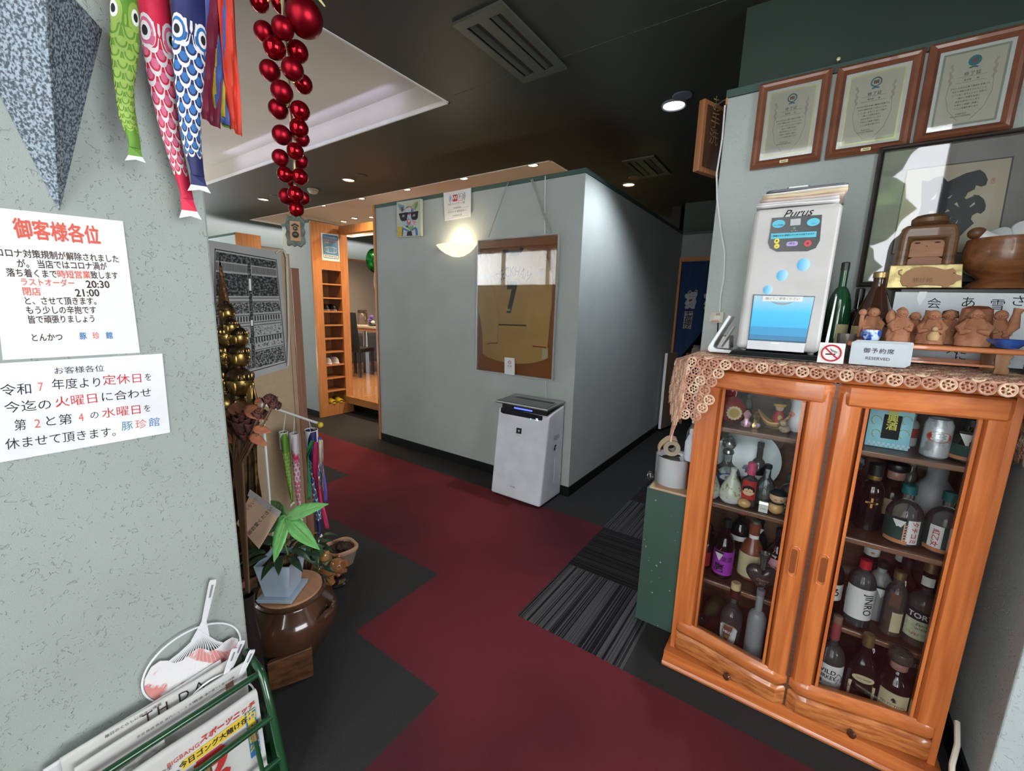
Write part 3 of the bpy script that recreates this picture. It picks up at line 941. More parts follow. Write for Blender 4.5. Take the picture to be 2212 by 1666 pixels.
b = MB(); b.grid(lambda u, v: (0.003 + 0.0285 * math.sin(v * 1.25) * math.cos(2 * PI * u), 0.001 + 0.0265 * math.sin(v * 1.25) * math.sin(2 * PI * u), 0.0645 + 0.0265 * math.cos(v * 1.25)), 24, 8)
b.build('hair', INK, o)
b = MB(); b.lathe([(0.020, 0.040), (0.022, 0.043), (0.020, 0.046)], 20); b.build('collar', INK, o)
for sx_ in (-1, 1):
    plate(o, 'eye', [(0.003 + sx_ * 0.012, 0.0), (0.003 + sx_ * 0.005, 0.001), (0.003 + sx_ * 0.005, -0.0005), (0.003 + sx_ * 0.012, -0.0012)], frame_at((0, -0.0252, 0.060), (1, 0, 0), (0, 0, 1)), INK, 0.0008)
o = thing('price_box', 'tiny white folded carton standing next to the round doll', 'box', (-0.052, 1.663, S2), 0.05)
b = MB(); b.box(-0.014, -0.008, 0, 0.014, 0.008, 0.030); b.build('carton', PAPER, o, bevel=0.001)
b = MB(); b.prism([(-0.008, 0.03), (0.008, 0.03), (0.004, 0.038), (-0.004, 0.038)], -0.014, 0.014, frame_at((0, 0, 0), (0, 1, 0), (0, 0, 1))); b.build('lid', STEEL, o)
lettering(o, 'EXTRA', INK, frame_at((0, -0.0083, 0.014), (1, 0, 0), (0, 0, 1)), 0.006)
bottle('pear_bottle', 'clear pear-shaped bottle behind the tiny white carton', -0.057, 1.745, S2, [(0.03, 0), (0.037, 0.01), (0.037, 0.05), (0.026, 0.085), (0.012, 0.105), (0.011, 0.135), (0.013, 0.14)], CLEARG, cap=(capp(0.013, 0.136, 0.152), BLACK), liquid=(lq(0.033, 0.004, 0.045), clear('pale_wine', (0.8, 0.78, 0.5), body=0.1)))
bottle('shot_glass', 'small etched shot glass by the round doll', -0.024, 1.72, S2, [(0.015, 0), (0.016, 0.004), (0.019, 0.075), (0.018, 0.075)], clear('etched_glass', (0.8, 0.85, 0.88), body=0.15), cat='glass', group=None)
bottle('apothecary_bottle', 'clear round-shouldered bottle with a black framed label by the door stile', 0.022, 1.715, S2, bprof(0.036, 0.125, 0.014, 0.07, 0.105), CLEARG, cap=(capp(0.016, 0.12, 0.145), TEAL), lab=[(0.008, 0.066, 1.1, 0.0368, GREENLAB, -0.2)], text=[('タチコミ', PAPER, 0.036, 0.012, 0.0374, dict(turn=-PI / 2, ca=-0.4))])
bottle('tall_dark_bottle', 'tall dark bottle at the back of the second cabinet shelf', -0.092, 1.803, S2, bprof(0.027, 0.20, 0.011, 0.11, 0.15), DARKG, cap=(capp(0.012, 0.195, 0.215), BLACK), lab=[(0.03, 0.09, 1.1, 0.0275, PAPER, 0)])

# --- third shelf
bottle('purple_label_bottle', 'dark sake bottle with a bright purple label and hanging white tag', -0.1642, 1.7600, S3, bprof(0.037, 0.225, 0.013, 0.115, 0.18), DARKG, cap=(capp(0.0145, 0.21, 0.242), BLACK), lab=[(0.018, 0.118, 1.35, 0.0376, PURPLE, 0)],
       text=[('凰酒', INK, 0.085, 0.022, 0.038, dict(turn=0, ca=0.45)), ('鷹', INK, 0.045, 0.04, 0.038, dict(ca=-0.25, bold=0.01))], tagp=(0.110, 0.042, -0.3))
bottle('red_label_bottle', 'dark wine bottle with a red side label behind the door stile', -0.2421, 1.7850, S3, bprof(0.034, 0.235, 0.013, 0.13, 0.19), DARKG, cap=(capp(0.0145, 0.21, 0.245), P('maroon_foil', (0.10, 0.02, 0.02), rough=0.4)), lab=[(0.015, 0.075, 0.5, 0.0345, REDLAB, 0.6)], tagp=(0.115, 0.038, 0.2))
bottle('red_cap_bottle', 'dark bottle with a red foil neck at the back of the third shelf', -0.1280, 1.8800, S3, bprof(0.036, 0.25, 0.013, 0.14, 0.20), DARKG, cap=(capp(0.0155, 0.225, 0.262), P('red_foil', (0.42, 0.02, 0.03), rough=0.35)), lab=[(0.12, 0.14, 0.9, 0.0365, PAPER, 0)], text=[], neck=None)
bottle('tagged_dark_bottle', 'dark bottle with a white triangle tag between red cap and brown bottle', -0.0600, 1.8850, S3, bprof(0.034, 0.22, 0.013, 0.12, 0.17), DARKG, cap=(capp(0.0145, 0.21, 0.235), BLACK), tagp=(0.19, 0.02, 0.0))
bottle('stoneware_bottle', 'brown stoneware bottle with a big cream label', -0.0738, 1.8200, S3, [(0.036, 0), (0.042, 0.004), (0.043, 0.09), (0.040, 0.12), (0.030, 0.145), (0.020, 0.158), (0.018, 0.175), (0.019, 0.205), (0.021, 0.215), (0.021, 0.225), (0.014, 0.228)], P('brown_stoneware', (0.24, 0.065, 0.028), rough=0.3, coat=0.4),
       cap=(capp(0.016, 0.226, 0.240), P('silver_stopper', (0.4, 0.4, 0.4), rough=0.3, metal=0.8)), lab=[(0.012, 0.108, 1.2, 0.0437, CREAM, -0.3), (0.168, 0.182, 1.0, 0.0192, PAPER, 0.1)])
h = thing('heart_bottle', 'heart-shaped glass bottle of dark red liqueur', 'bottle', (-0.027, 1.735, S3 + 0.001), 0.12, 'liquor bottles in the glazed cabinet')
hp = []
for k in range(40):
    a = 2 * PI * k / 40
    hp.append((0.052 * math.sin(a) ** 3 * 1.05, 0.056 + 0.0036 * (13 * math.cos(a) - 5 * math.cos(2 * a) - 2 * math.cos(3 * a) - math.cos(4 * a)) * 1.0))
zb = min(p[1] for p in hp); hp = [(x, y - zb) for x, y in hp]
F = frame_at((0, 0, 0), (1, 0, 0), (0, 0, 1))
def puffed(poly, cx, cy, half, sc, m, nm, t):
    b = MB()
    n = len(poly); R = 9
    vs = []
    for i in range(R + 1):
        a = -PI / 2 + PI * i / R
        q = sc * (0.35 + 0.65 * max(0.0, math.cos(a)) ** 0.6)
        vs += [(cx + (x - cx) * q, half * math.sin(a), cy + (y - cy) * q) for x, y in poly]
    fs = [(i * n + k, i * n + (k + 1) % n, (i + 1) * n + (k + 1) % n, (i + 1) * n + k) for i in range(R) for k in range(n)]
    fs += [tuple(range(n)), tuple(reversed([R * n + k for k in range(n)]))]
    b.add(vs, fs, True)
    return b.build(nm, m, t, sharp=70)
puffed(hp, 0, 0.055, 0.021, 1.0, CLEARG, 'glass_body', h)
puffed(hp, 0, 0.053, 0.0165, 0.86, clear('dark_red_liqueur', (0.20, 0.02, 0.02), body=0.35, bodycol=(0.09, 0.01, 0.012)), 'liquor', h)
b = MB(); b.lathe([(0.013, 0.092), (0.012, 0.115), (0.016, 0.135), (0.021, 0.15), (0.022, 0.155), (0.018, 0.156), (0.010, 0.13)], 22); b.build('neck', CLEARG, h)
lettering(h, 'Cherry\nXO', P('engraved_gold', (0.5, 0.25, 0.12)), frame_at((0, -0.0215, 0.05), (1, 0, 0), (0, 0, 1)), 0.014, shear=0.3)
bottle('pink_label_bottle', 'dark bottle with a pink and white brushwork label by the door stile', 0.0103, 1.8200, S3, bprof(0.036, 0.22, 0.013, 0.125, 0.18), DARKG, cap=(capp(0.0145, 0.205, 0.235), BLACK), lab=[(0.02, 0.12, 1.2, 0.0366, PINKLAB, -0.1)], text=[('酔心', INK, 0.075, 0.032, 0.037, dict(ca=-0.35, bold=0.01))], tagp=(0.135, 0.036, -0.4))

# --- bottom shelf
lb = thing('lying_bottle', 'bottle lying on its side with its dark cap pointing out', 'bottle', (-0.185, 1.80, S4 + 0.031), -0.25, 'liquor bottles in the glazed cabinet')
b = MB(); b.M = Matrix.Rotation(PI / 2, 4, 'X'); b.lathe([(0, -0.06), (0.03, -0.058), (0.031, 0.02), (0.018, 0.05), (0.012, 0.06), (0.012, 0.085)], 24); b.build('glass_body', clear('olive_glass', (0.35, 0.33, 0.16), body=0.3, bodycol=(0.25, 0.22, 0.1)), lb)
b = MB(); b.M = Matrix.Rotation(PI / 2, 4, 'X'); b.lathe(capp(0.016, 0.082, 0.112), 20); b.build('cap', P('blue_black_cap', (0.02, 0.025, 0.04), rough=0.3), lb)
cv = bottle('scotch_bottle', 'half-full amber scotch bottle with a crest label and cream cap', -0.1019, 1.6680, S4, bprof(0.038, 0.215, 0.015, 0.115, 0.165), CLEARG, rz=-0.15, cap=(capp(0.017, 0.235, 0.262), P('cream_cap', (0.72, 0.55, 0.28), rough=0.4)), neck=([(0.0165, 0.20), (0.0172, 0.205), (0.0172, 0.236), (0.016, 0.237)], P('maroon_foil', (0.10, 0.02, 0.02), rough=0.4)), liquid=(lq(0.035, 0.004, 0.118), AMBERG))
F = frame_at((0, -0.0388, 0.062), (1, 0, 0), (0, 0, 1))
def curved(t, name, poly, F, m, R, d=0.0006):
    b = MB()
    n = len(poly)
    fr = [tuple(F @ Vector((R * math.sin(x / R), y, R * math.cos(x / R) - R + d))) for x, y in poly]
    b.add(fr, [tuple(range(n))])
    return b.build(name, m, t)
cl = curved(cv, 'crest_label', [(-0.034, 0.026), (-0.024, 0.034), (0, 0.036), (0.024, 0.034), (0.034, 0.026), (0.031, 0.0), (0.027, -0.028), (0.012, -0.040), (0, -0.044), (-0.012, -0.040), (-0.027, -0.028), (-0.031, 0.0)], F, PAPER, 0.0388)
curved(cl, 'crest_banner', [(-0.033, 0.020), (0.033, 0.020), (0.032, 0.004), (-0.032, 0.004)], F, BURG, 0.0388, 0.001)
lettering(cl, 'CHIVAS', PAPER, F @ TRA((0, 0.0115, 0.001)), 0.0155, bend=0.0388, bold=0.02)
lettering(cl, 'REGAL', BURG, F @ TRA((0, -0.024, 0.001)), 0.008, bend=0.0388)
curved(cl, 'crest_emblem', disc(0.009, 18, 0, -0.009), F, P('bronze_ink', (0.3, 0.14, 0.06)), 0.0388, 0.001)
curved(cl, 'crest_scroll', [(-0.034, 0.030), (-0.02, 0.041), (0, 0.044), (0.02, 0.041), (0.034, 0.030), (0.02, 0.036), (0, 0.038), (-0.02, 0.036)], F, P('tan_scroll_ink', (0.45, 0.32, 0.16)), 0.0388, 0.0008)
b = MB(); b.lathe([(0.0386, 0.0), (0.0388, 0.006), (0.0388, 0.016)], 16, a0=-PI / 2 - 0.9, a1=-PI / 2 + 0.9); af = b.build('age_band', INK, cv)
lettering(af, '12', PAPER, frame_at((0, -0.0392, 0.008), (1, 0, 0), (0, 0, 1)), 0.013, bend=0.039, bold=0.02)
bottle('frosted_bottle', 'empty frosted glass bottle without a label', -0.0216, 1.6680, S4, bprof(0.030, 0.255, 0.012, 0.15, 0.185), FROST, cap=([(0.012, 0.245), (0.014, 0.25), (0.014, 0.268), (0.010, 0.27), (0.009, 0.25)], P('grey_glass_rim', (0.2, 0.2, 0.21), rough=0.15)))
bottle('maroon_bottle', 'short bottle with a maroon label half hidden by the door stile', 0.0566, 1.6680, S4, bprof(0.040, 0.19, 0.02, 0.13, 0.175), clear('brown_clear_glass', (0.45, 0.35, 0.22), body=0.3, bodycol=(0.2, 0.13, 0.06)), lab=[(0.005, 0.095, 1.4, 0.0405, P('maroon_label', (0.32, 0.02, 0.05), rough=0.5), 0)], cap=(capp(0.022, 0.17, 0.20), BLACK))

# --- behind the other pane, top shelf
bx = thing('liquor_carton', 'light blue gift carton with a black vertical nameplate on the top shelf', 'box', (0.243, 1.735, S1), 0.0)
b = MB(); b.box(-0.052, -0.03, 0, 0.052, 0.03, 0.128)
b.build('carton', P('light_blue_carton', (0.22, 0.52, 0.62), rough=0.5, col2=(0.30, 0.62, 0.72), scale=12), bx, bevel=0.001)
F = frame_at((0, -0.0305, 0.064), (1, 0, 0), (0, 0, 1))
for k, (cx_, cy_, r_) in enumerate(((-0.034, 0.02, 0.014), (-0.03, -0.022, 0.012), (0.036, 0.03, 0.013), (0.034, -0.014, 0.014))):
    b = MB(); b.tube([tuple(F @ Vector((cx_ + r_ * math.cos(a) * (1 - a / 12), cy_ + r_ * math.sin(a), 0))) for a in [0.3 * q for q in range(16)]], 0.0012, 5)
    b.build('cloud_scroll', P('yellow_green_ink', (0.42, 0.45, 0.10)), bx)
np_ = plate(bx, 'nameplate', rounded(0.042, 0.076, 0.001, 1), F @ TRA((0.004, 0.004, 0)), INK, 0.001)
lettering(np_, '紹\n興\n酒', P('yellow_ink', (0.72, 0.68, 0.10)), F @ TRA((0.004, 0.0285, 0.0012)), 0.027, line=0.85, bold=0.02)
b = MB()
for qx in range(9):
    for qy in range(2):
        b.prism(disc(0.004, 10, -0.046 + 0.0115 * qx + 0.005 * (qy % 2), -0.058 + 0.007 * qy), 0.0002, 0.0006, F)
b.build('wave_pattern', P('pale_wave_ink', (0.50, 0.68, 0.78)), bx)
cn = thing('beer_can', 'white beer can with a red oval badge', 'can', (0.347, 1.69, S1), 0.0)
b = MB(); b.lathe([(0, 0.002), (0.024, 0.0), (0.031, 0.006), (0.0315, 0.010), (0.0315, 0.100), (0.026, 0.112), (0.0255, 0.115), (0.024, 0.115), (0.022, 0.110), (0, 0.110)], 32)
b.build('can_body', P('silver_white_can', (0.70, 0.72, 0.75), rough=0.3, metal=0.35, col2=(0.42, 0.44, 0.47), scale=26, lo=0.42, hi=0.46), cn)
F = frame_at((0, -0.0318, 0.066), (1, 0, 0), (0, 0, 1))
ov = curved(cn, 'oval_badge', disc(0.031, 30, ry=0.0175), F, P('gold_ink', (0.55, 0.35, 0.14)), 0.0318, 0.0005)
curved(ov, 'red_oval', disc(0.029, 30, ry=0.0155), F, REDLAB, 0.0318, 0.0009)
lettering(ov, '333', PAPER, F @ TRA((0, 0, 0.0009)), 0.028, bend=0.0318, bold=0.02)
curved(ov, 'gold_band', [(-0.028, -0.020), (0.028, -0.020), (0.02, -0.028), (-0.02, -0.028)], F, P('gold_ink', (0.55, 0.35, 0.14)), 0.0318, 0.0005)
bottle('green_label_bottle', 'dark green flask bottle with round and triangular tags at the top shelf end', 0.416, 1.70, S1, bprof(0.040, 0.115, 0.016, 0.045, 0.09), DARKG, cap=(capp(0.02, 0.105, 0.125), BLACK), lab=[(0.008, 0.052, 1.3, 0.0408, GREENLAB, 0), (0.010, 0.020, 0.9, 0.0412, P('orange_label_band', (0.55, 0.22, 0.10)), -0.5)], tagp=(0.085, 0.044, -0.35), text=[('本格', PAPER, 0.038, 0.010, 0.0416, dict(ca=0.3))])
bottle('narrow_bottle', 'slim white and red bottle squeezed between the blue carton and the can', 0.305, 1.79, S1, bprof(0.02, 0.11, 0.009, 0.065, 0.085), P('milk_glass', (0.7, 0.7, 0.7), rough=0.2), cap=(capp(0.011, 0.105, 0.122), BLACK), lab=[(0.03, 0.06, 1.2, 0.0206, REDLAB, 0)])

# --- second shelf, other pane
TAKE = [(0.006, 0.018, 0.7, 0.0462, P('orange_label_band', (0.55, 0.22, 0.10)), -0.5)]
for x, y, ca, lbl, tg in ((0.3185, 1.715, 0.45, 'teal-capped clear bottle with green and white labels and a triangle tag', True), (0.4105, 1.72, -0.55, 'teal-capped clear bottle beside the cabinet wall on the second shelf', False)):
    bt = bottle('shochu_bottle', lbl, x, y, S2, bprof(0.045, 0.150, 0.014, 0.088, 0.135), CLEARG, cap=(capp(0.0185, 0.158, 0.186), TEAL),
                lab=[(0.008, 0.086, 1.5, 0.0455, GREENLAB, 0), (0.010, 0.086, 0.36, 0.0459, PAPER, ca)] + TAKE, text=[('夕チコミ' if tg else '紅乙女', REDINK, 0.048, 0.0185, 0.0463, dict(turn=-PI / 2, ca=ca, bold=0.015))], tagp=(0.082, 0.048, -0.35) if tg else None,
                neck=([(0.0145, 0.14), (0.0155, 0.145), (0.0155, 0.158)], CLEARG))
    F = Matrix.Rotation(-0.05 if tg else 0.3, 4, 'Z') @ frame_at((0, -0.0462, 0.046), (1, 0, 0), (0, 0, 1))
    b = MB()
    for k in range(6):
        b.prism([(0, -0.028 + 0.009 * k), (0.009, -0.024 + 0.009 * k), (0.008, -0.021 + 0.009 * k), (0, -0.024 + 0.009 * k)], 0, 0.0005, F)
    b.prism([(-0.002, -0.03), (0.001, -0.03), (0.001, 0.03), (-0.002, 0.03)], 0, 0.0005, F)
    b.build('feather_print', P('salmon_ink', (0.7, 0.35, 0.25)), bt)
bottle('stopper_decanter', 'brandy decanter with a big black ball stopper and copper neck band', 0.300, 1.825, S2, [(0.03, 0), (0.046, 0.006), (0.048, 0.08), (0.043, 0.12), (0.025, 0.145), (0.021, 0.15), (0.021, 0.19)], clear('smoked_glass', (0.22, 0.18, 0.10), body=0.25, bodycol=(0.06, 0.05, 0.03)), cap=([(0.022, 0.19), (0.031, 0.196), (0.033, 0.205), (0.031, 0.216), (0.024, 0.222), (0, 0.224)], BLACK),
       neck=([(0.022, 0.165), (0.0235, 0.168), (0.0235, 0.19), (0.022, 0.192)], P('copper_band', (0.42, 0.22, 0.17), rough=0.4)), lab=[(0.05, 0.105, 1.0, 0.049, P('tan_label', (0.40, 0.31, 0.19)), -0.2)])
bottle('large_jug', 'large milky glass jug at the back of the second cabinet shelf', 0.399, 1.845, S2, [(0.045, 0), (0.055, 0.006), (0.056, 0.11), (0.048, 0.15), (0.032, 0.175), (0.026, 0.185), (0.025, 0.225), (0.028, 0.23)], FROST, cap=(capp(0.03, 0.228, 0.245), P('grey_cap', (0.25, 0.25, 0.26))))
bottle('gold_ring_bottle', 'clear bottle with a gold screw ring beside the milky jug', 0.347, 1.903, S2, bprof(0.024, 0.21, 0.014, 0.13, 0.18), CLEARG, cap=(capp(0.016, 0.205, 0.222), GOLDCAP))
bottle('gilded_cross_bottle', 'tall dark square bottle with a gilded cross', 0.238, 1.752, S2, bprof(0.033, 0.19, 0.016, 0.13, 0.165), DARKG, cap=(capp(0.02, 0.185, 0.225), BLACK), text=[('+', P('gilded_print', (0.75, 0.5, 0.15), rough=0.3, metal=0.7), 0.095, 0.07, 0.0342, {})], neck=([(0.017, 0.17), (0.018, 0.175), (0.018, 0.186)], GOLD))
bottle('crystal_bottle', 'crystal-capped maroon bottle at the near end of the second shelf', 0.190, 1.815, S2, bprof(0.034, 0.17, 0.012, 0.10, 0.14), P('maroon_glass', (0.07, 0.012, 0.016), rough=0.08, coat=0.5), cap=([(0.012, 0.17), (0.022, 0.18), (0.026, 0.20), (0.022, 0.22), (0.012, 0.228), (0, 0.228)], P('cut_crystal', (0.55, 0.58, 0.6), rough=0.1)))

# --- third shelf, other pane
jn = bottle('white_label_bottle', 'red-capped clear soju bottle with a white label and vertical black lettering', 0.2586, 1.7570, S3, bprof(0.0385, 0.215, 0.013, 0.145, 0.195), CLEARG, rz=0.0, cap=(capp(0.0165, 0.202, 0.232), RCAP), lab=[(0.030, 0.142, 1.25, 0.039, PAPER, 0)], text=[('JINRO', INK, 0.088, 0.034, 0.0396, dict(turn=-PI / 2, ca=0.5, sx=0.85, bold=0.005))])
bottle('edge_label_bottle', 'bottle with a white label and orange cap half hidden by the middle door stile', 0.1806, 1.7850, S3, bprof(0.034, 0.20, 0.013, 0.13, 0.175), DARKG, cap=(capp(0.015, 0.19, 0.215), P('orange_cap', (0.6, 0.12, 0.04), rough=0.4)), lab=[(0.05, 0.11, 1.2, 0.0346, PAPER, 0.2)], text=[('ろ', INK, 0.08, 0.035, 0.0352, dict(ca=0.35, bold=0.02))])
bottle('triangle_tag_bottle', 'frosted bottle with a white triangle tag beside the red-capped soju', 0.3127, 1.8250, S3, bprof(0.033, 0.20, 0.013, 0.13, 0.175), FROST, cap=(capp(0.015, 0.19, 0.215), BLACK), tagp=(0.130, 0.042, 0.1))
bottle('amber_bottle', 'rounded dark amber whisky bottle in the middle of the third shelf', 0.3745, 1.8330, S3, bprof(0.038, 0.225, 0.014, 0.12, 0.185), BROWNG, cap=(capp(0.017, 0.215, 0.245), BLACK), lab=[(0.07, 0.12, 0.5, 0.0386, PAPER, -0.5)])
for x, y, lbl in ((0.285, 1.874, 'black bottle with a white neck band behind the frosted tag bottle'), (0.372, 1.888, 'black bottle with a white neck band behind the pale whisky')):
    bt = bottle('neck_band_bottle', lbl, x, y, S3, bprof(0.036, 0.24, 0.020, 0.14, 0.185), DARKG, cap=(capp(0.021, 0.235, 0.262), BLACK), neck=([(0.021, 0.205), (0.0225, 0.207), (0.0225, 0.232), (0.021, 0.234)], PAPER))
    nbd = [c for c in bt.children if c.name.startswith('neck_band')][0]
    plate(nbd, 'medallion', disc(0.006, 16, ry=0.004), frame_at((0, -0.0228, 0.219), (1, 0, 0), (0, 0, 1)), GOLD, 0.0006)
ty = bottle('checked_label_bottle', 'pale whisky bottle with a green checked label and gold cap', 0.4140, 1.7600, S3, bprof(0.040, 0.20, 0.014, 0.145, 0.175), CLEARG, cap=(capp(0.018, 0.25, 0.285), GOLDCAP), neck=([(0.014, 0.195), (0.019, 0.20), (0.016, 0.25)], DARKG), liquid=(lq(0.037, 0.004, 0.155), WHISKY), lab=[(0.028, 0.092, 1.2, 0.0406, P('pale_checked_label', (0.60, 0.62, 0.42), col2=(0.42, 0.48, 0.30), scale=90), 0), (0.092, 0.126, 1.2, 0.0406, P('navy_label', (0.012, 0.014, 0.03)), 0), (0.205, 0.235, 0.9, 0.0192, PAPER, -0.3)],
            text=[('TORYS', PAPER, 0.108, 0.024, 0.0412, dict(bold=0.02, ca=-0.1)), ('Extra', INK, 0.080, 0.013, 0.0412, dict(shear=0.3, ca=-0.1)), ('WHISKY', INK, 0.066, 0.010, 0.0412, dict(ca=0.0)), ('1897', REDINK, 0.044, 0.013, 0.0412, dict(ca=-0.45, shear=0.2))])
bottle('pale_whisky_bottle', 'second pale whisky bottle behind the checked label bottle', 0.3469, 1.7580, S3, bprof(0.029, 0.205, 0.013, 0.14, 0.18), CLEARG, cap=(capp(0.016, 0.20, 0.225), GOLDCAP), liquid=(lq(0.026, 0.004, 0.15), WHISKY), lab=[(0.02, 0.09, 0.5, 0.0296, CREAM, 0.3)])

# --- bottom shelf, other pane
bottle('bourbon_bottle', 'empty clear bourbon bottle with a white label and long red neck seal', 0.2031, 1.6680, S4, bprof(0.0385, 0.19, 0.012, 0.115, 0.165), CLEARG, cap=(capp(0.013, 0.245, 0.27), P('cork_brown', (0.25, 0.14, 0.09), rough=0.7)), neck=([(0.0135, 0.185), (0.014, 0.19), (0.014, 0.246)], P('dusty_red_seal', (0.32, 0.06, 0.06), rough=0.5)), lab=[(0.014, 0.105, 1.3, 0.039, PAPER, 0), (0.018, 0.024, 0.6, 0.0393, P('bronze_ink', (0.3, 0.14, 0.06)), -0.4)],
       text=[('WILD', INK, 0.080, 0.022, 0.0396, dict(bold=0.02, ca=-0.25)), ('TURKEY', INK, 0.060, 0.020, 0.0396, dict(bold=0.02, ca=-0.25, sx=0.8)), ('8', BURG, 0.040, 0.020, 0.0396, dict(bold=0.03, ca=-0.55)), ('YEARS', INK, 0.040, 0.008, 0.0396, dict(ca=-0.05)), ('♘', GREYI, 0.058, 0.05, 0.0396, dict(ca=0.72))])
hn = thing('cognac_bottle', 'flat-shouldered dark cognac bottle with two cream labels and ridged gold cap', 'bottle', (0.2875, 1.664, S4), 0.05, 'liquor bottles in the glazed cabinet')
b = MB(); b.lathe([(0, 0.001), (0.038, 0.0), (0.041, 0.006), (0.042, 0.06), (0.040, 0.105), (0.028, 0.145), (0.015, 0.17), (0.0125, 0.185), (0.0125, 0.215), (0.014, 0.218)], 28, sy=0.72); b.build('glass_body', DARKG, hn)
b = MB(); b.lathe(capp(0.0155, 0.205, 0.246), 24, wob=lambda a, z: 1 + 0.03 * math.sin(14 * a)); b.build('cap', GOLDCAP, hn)
F = frame_at((0, -0.0331, 0.05), (1, 0, 0), (0, 0, 1))
lb_ = curved(hn, 'paper_label', rounded(0.074, 0.058, 0.003, 2), F, CREAM, 0.055)
lettering(lb_, 'Hennessy', INK, F @ TRA((0, 0.006, 0.0006)), 0.019, bend=0.055)
lettering(lb_, 'COGNAC', INK, F @ TRA((0, -0.013, 0.0006)), 0.006, bend=0.055)
F2 = frame_at((0, -0.0315, 0.100), (1, 0, 0), (0, 0.25, 1))
ol = curved(hn, 'oval_label', disc(0.030, 28, ry=0.0115), F2, CREAM, 0.055)
lettering(ol, 'Very Special', P('brown_ink', (0.055, 0.028, 0.02)), F2 @ TRA((0, 0, 0.0006)), 0.008, bend=0.055, shear=0.3)
sl_ = bottle('brandy_bottle', 'black brandy bottle with a cream label and a domed black stopper', 0.3690, 1.6680, S4, [(0.04, 0), (0.044, 0.005), (0.045, 0.115), (0.040, 0.135), (0.024, 0.152), (0.02, 0.158), (0.02, 0.185)], DARKG, cap=([(0.022, 0.19), (0.031, 0.194), (0.033, 0.205), (0.028, 0.222), (0.014, 0.23), (0, 0.231)], P('black_marble_stopper', (0.03, 0.028, 0.025), rough=0.15, col2=(0.10, 0.09, 0.07), scale=40)),
             neck=([(0.021, 0.165), (0.0225, 0.167), (0.0225, 0.19), (0.021, 0.192)], P('copper_band', (0.42, 0.22, 0.17), rough=0.4)), lab=[(0.014, 0.10, 0.85, 0.0456, CREAM, -0.1)], text=[('SELECTION', INK, 0.058, 0.0125, 0.0462, dict(ca=-0.1)), ('BRANDY', INK, 0.048, 0.006, 0.0462, dict(ca=-0.1)), ('♞', INK, 0.076, 0.02, 0.0462, dict(ca=-0.1))])
o = thing('grey_carton', 'dark grey carton at the end of the bottom cabinet shelf', 'box', (0.428, 1.81, S4), 0.1)
b = MB(); b.box(-0.022, -0.04, 0, 0.022, 0.04, 0.15); b.build('carton', P('grey_board', (0.09, 0.09, 0.09), rough=0.7), o, bevel=0.002)
lettering(o, '限定', PAPER, frame_at((0, -0.0403, 0.125), (1, 0, 0), (0, 0, 1)), 0.016)
bottle('squat_black_bottle', 'squat black bottle behind the cognac on the bottom shelf', 0.3250, 1.8000, S4, bprof(0.045, 0.18, 0.02, 0.11, 0.15), DARKG, cap=(capp(0.022, 0.17, 0.195), BLACK))
# ------------------------------------------------------------------ on and above the cabinet
def on(F, px, py):
    """Frame coordinates of the point of F's plane that lies behind photo pixel (px, py)."""
    Fi = F.inverted()
    o = Fi @ EYE
    d = Fi.to_3x3() @ (fwd * 912.0 + r2 * (px - 1106) - u2 * (py - 833))
    t = -o.z / d.z
    return (o.x + t * d.x, o.y + t * d.y)


def L(t, F):
    return wF(t, F)


# crochet cloth: hexagonally packed medallions over the top, hanging at the front and the ends
LACE = P('pinkish_tan_crochet', (0.50, 0.28, 0.20), rough=0.95, col2=(0.38, 0.19, 0.13), scale=50)
LACE2 = P('cream_crochet', (0.66, 0.48, 0.34), rough=0.95, col2=(0.52, 0.34, 0.24), scale=50)
cloth = tag(MB().box(0, 0, 0, 0.001, 0.001, 0.001).build('lace_tablecloth', [LACE, LACE2]), 'tan crochet tablecloth of flower medallions draped over the liquor cabinet', 'tablecloth')
YF, ZT = 1.537, CTOP + 0.0022


def drape(u, v):
    df = max(0.0, YF - v)
    dl = max(0.0, -0.325 - u)
    dr = max(0.0, u - 0.506)
    d = math.hypot(df, dl + dr)
    x = u if dl + dr == 0 else (-0.325 - 0.10 * dl - 0.20 * max(0.0, v - YF) * min(1, dl / 0.03) if dl else 0.506 + 0.10 * dr)
    y = v if df == 0 else YF - 0.10 * df - (0.03 * dl / (dl + 0.05) if dl else 0)
    if dl and df == 0:
        y = v + (YF + (v - YF) * 0.42 - v) * min(1, dl / 0.03)
    return Vector((x, y, ZT - d))


def wanted(u, v):
    df, dl, dr = YF - v, -0.325 - u, u - 0.506
    if v > 1.93:
        return False
    lim = 0.02
    if u < -0.20:
        lim = 0.02 + min(0.20, (-0.20 - u) * 3.0)
    if u > 0.36:
        lim = 0.015 + min(0.05, (u - 0.36) * 0.42)
    if df > lim:
        return False
    return dl < 0.27 - 0.25 * max(0, v - YF) and dr < 0.24 and math.hypot(max(0, df), max(0, dl)) < 0.30


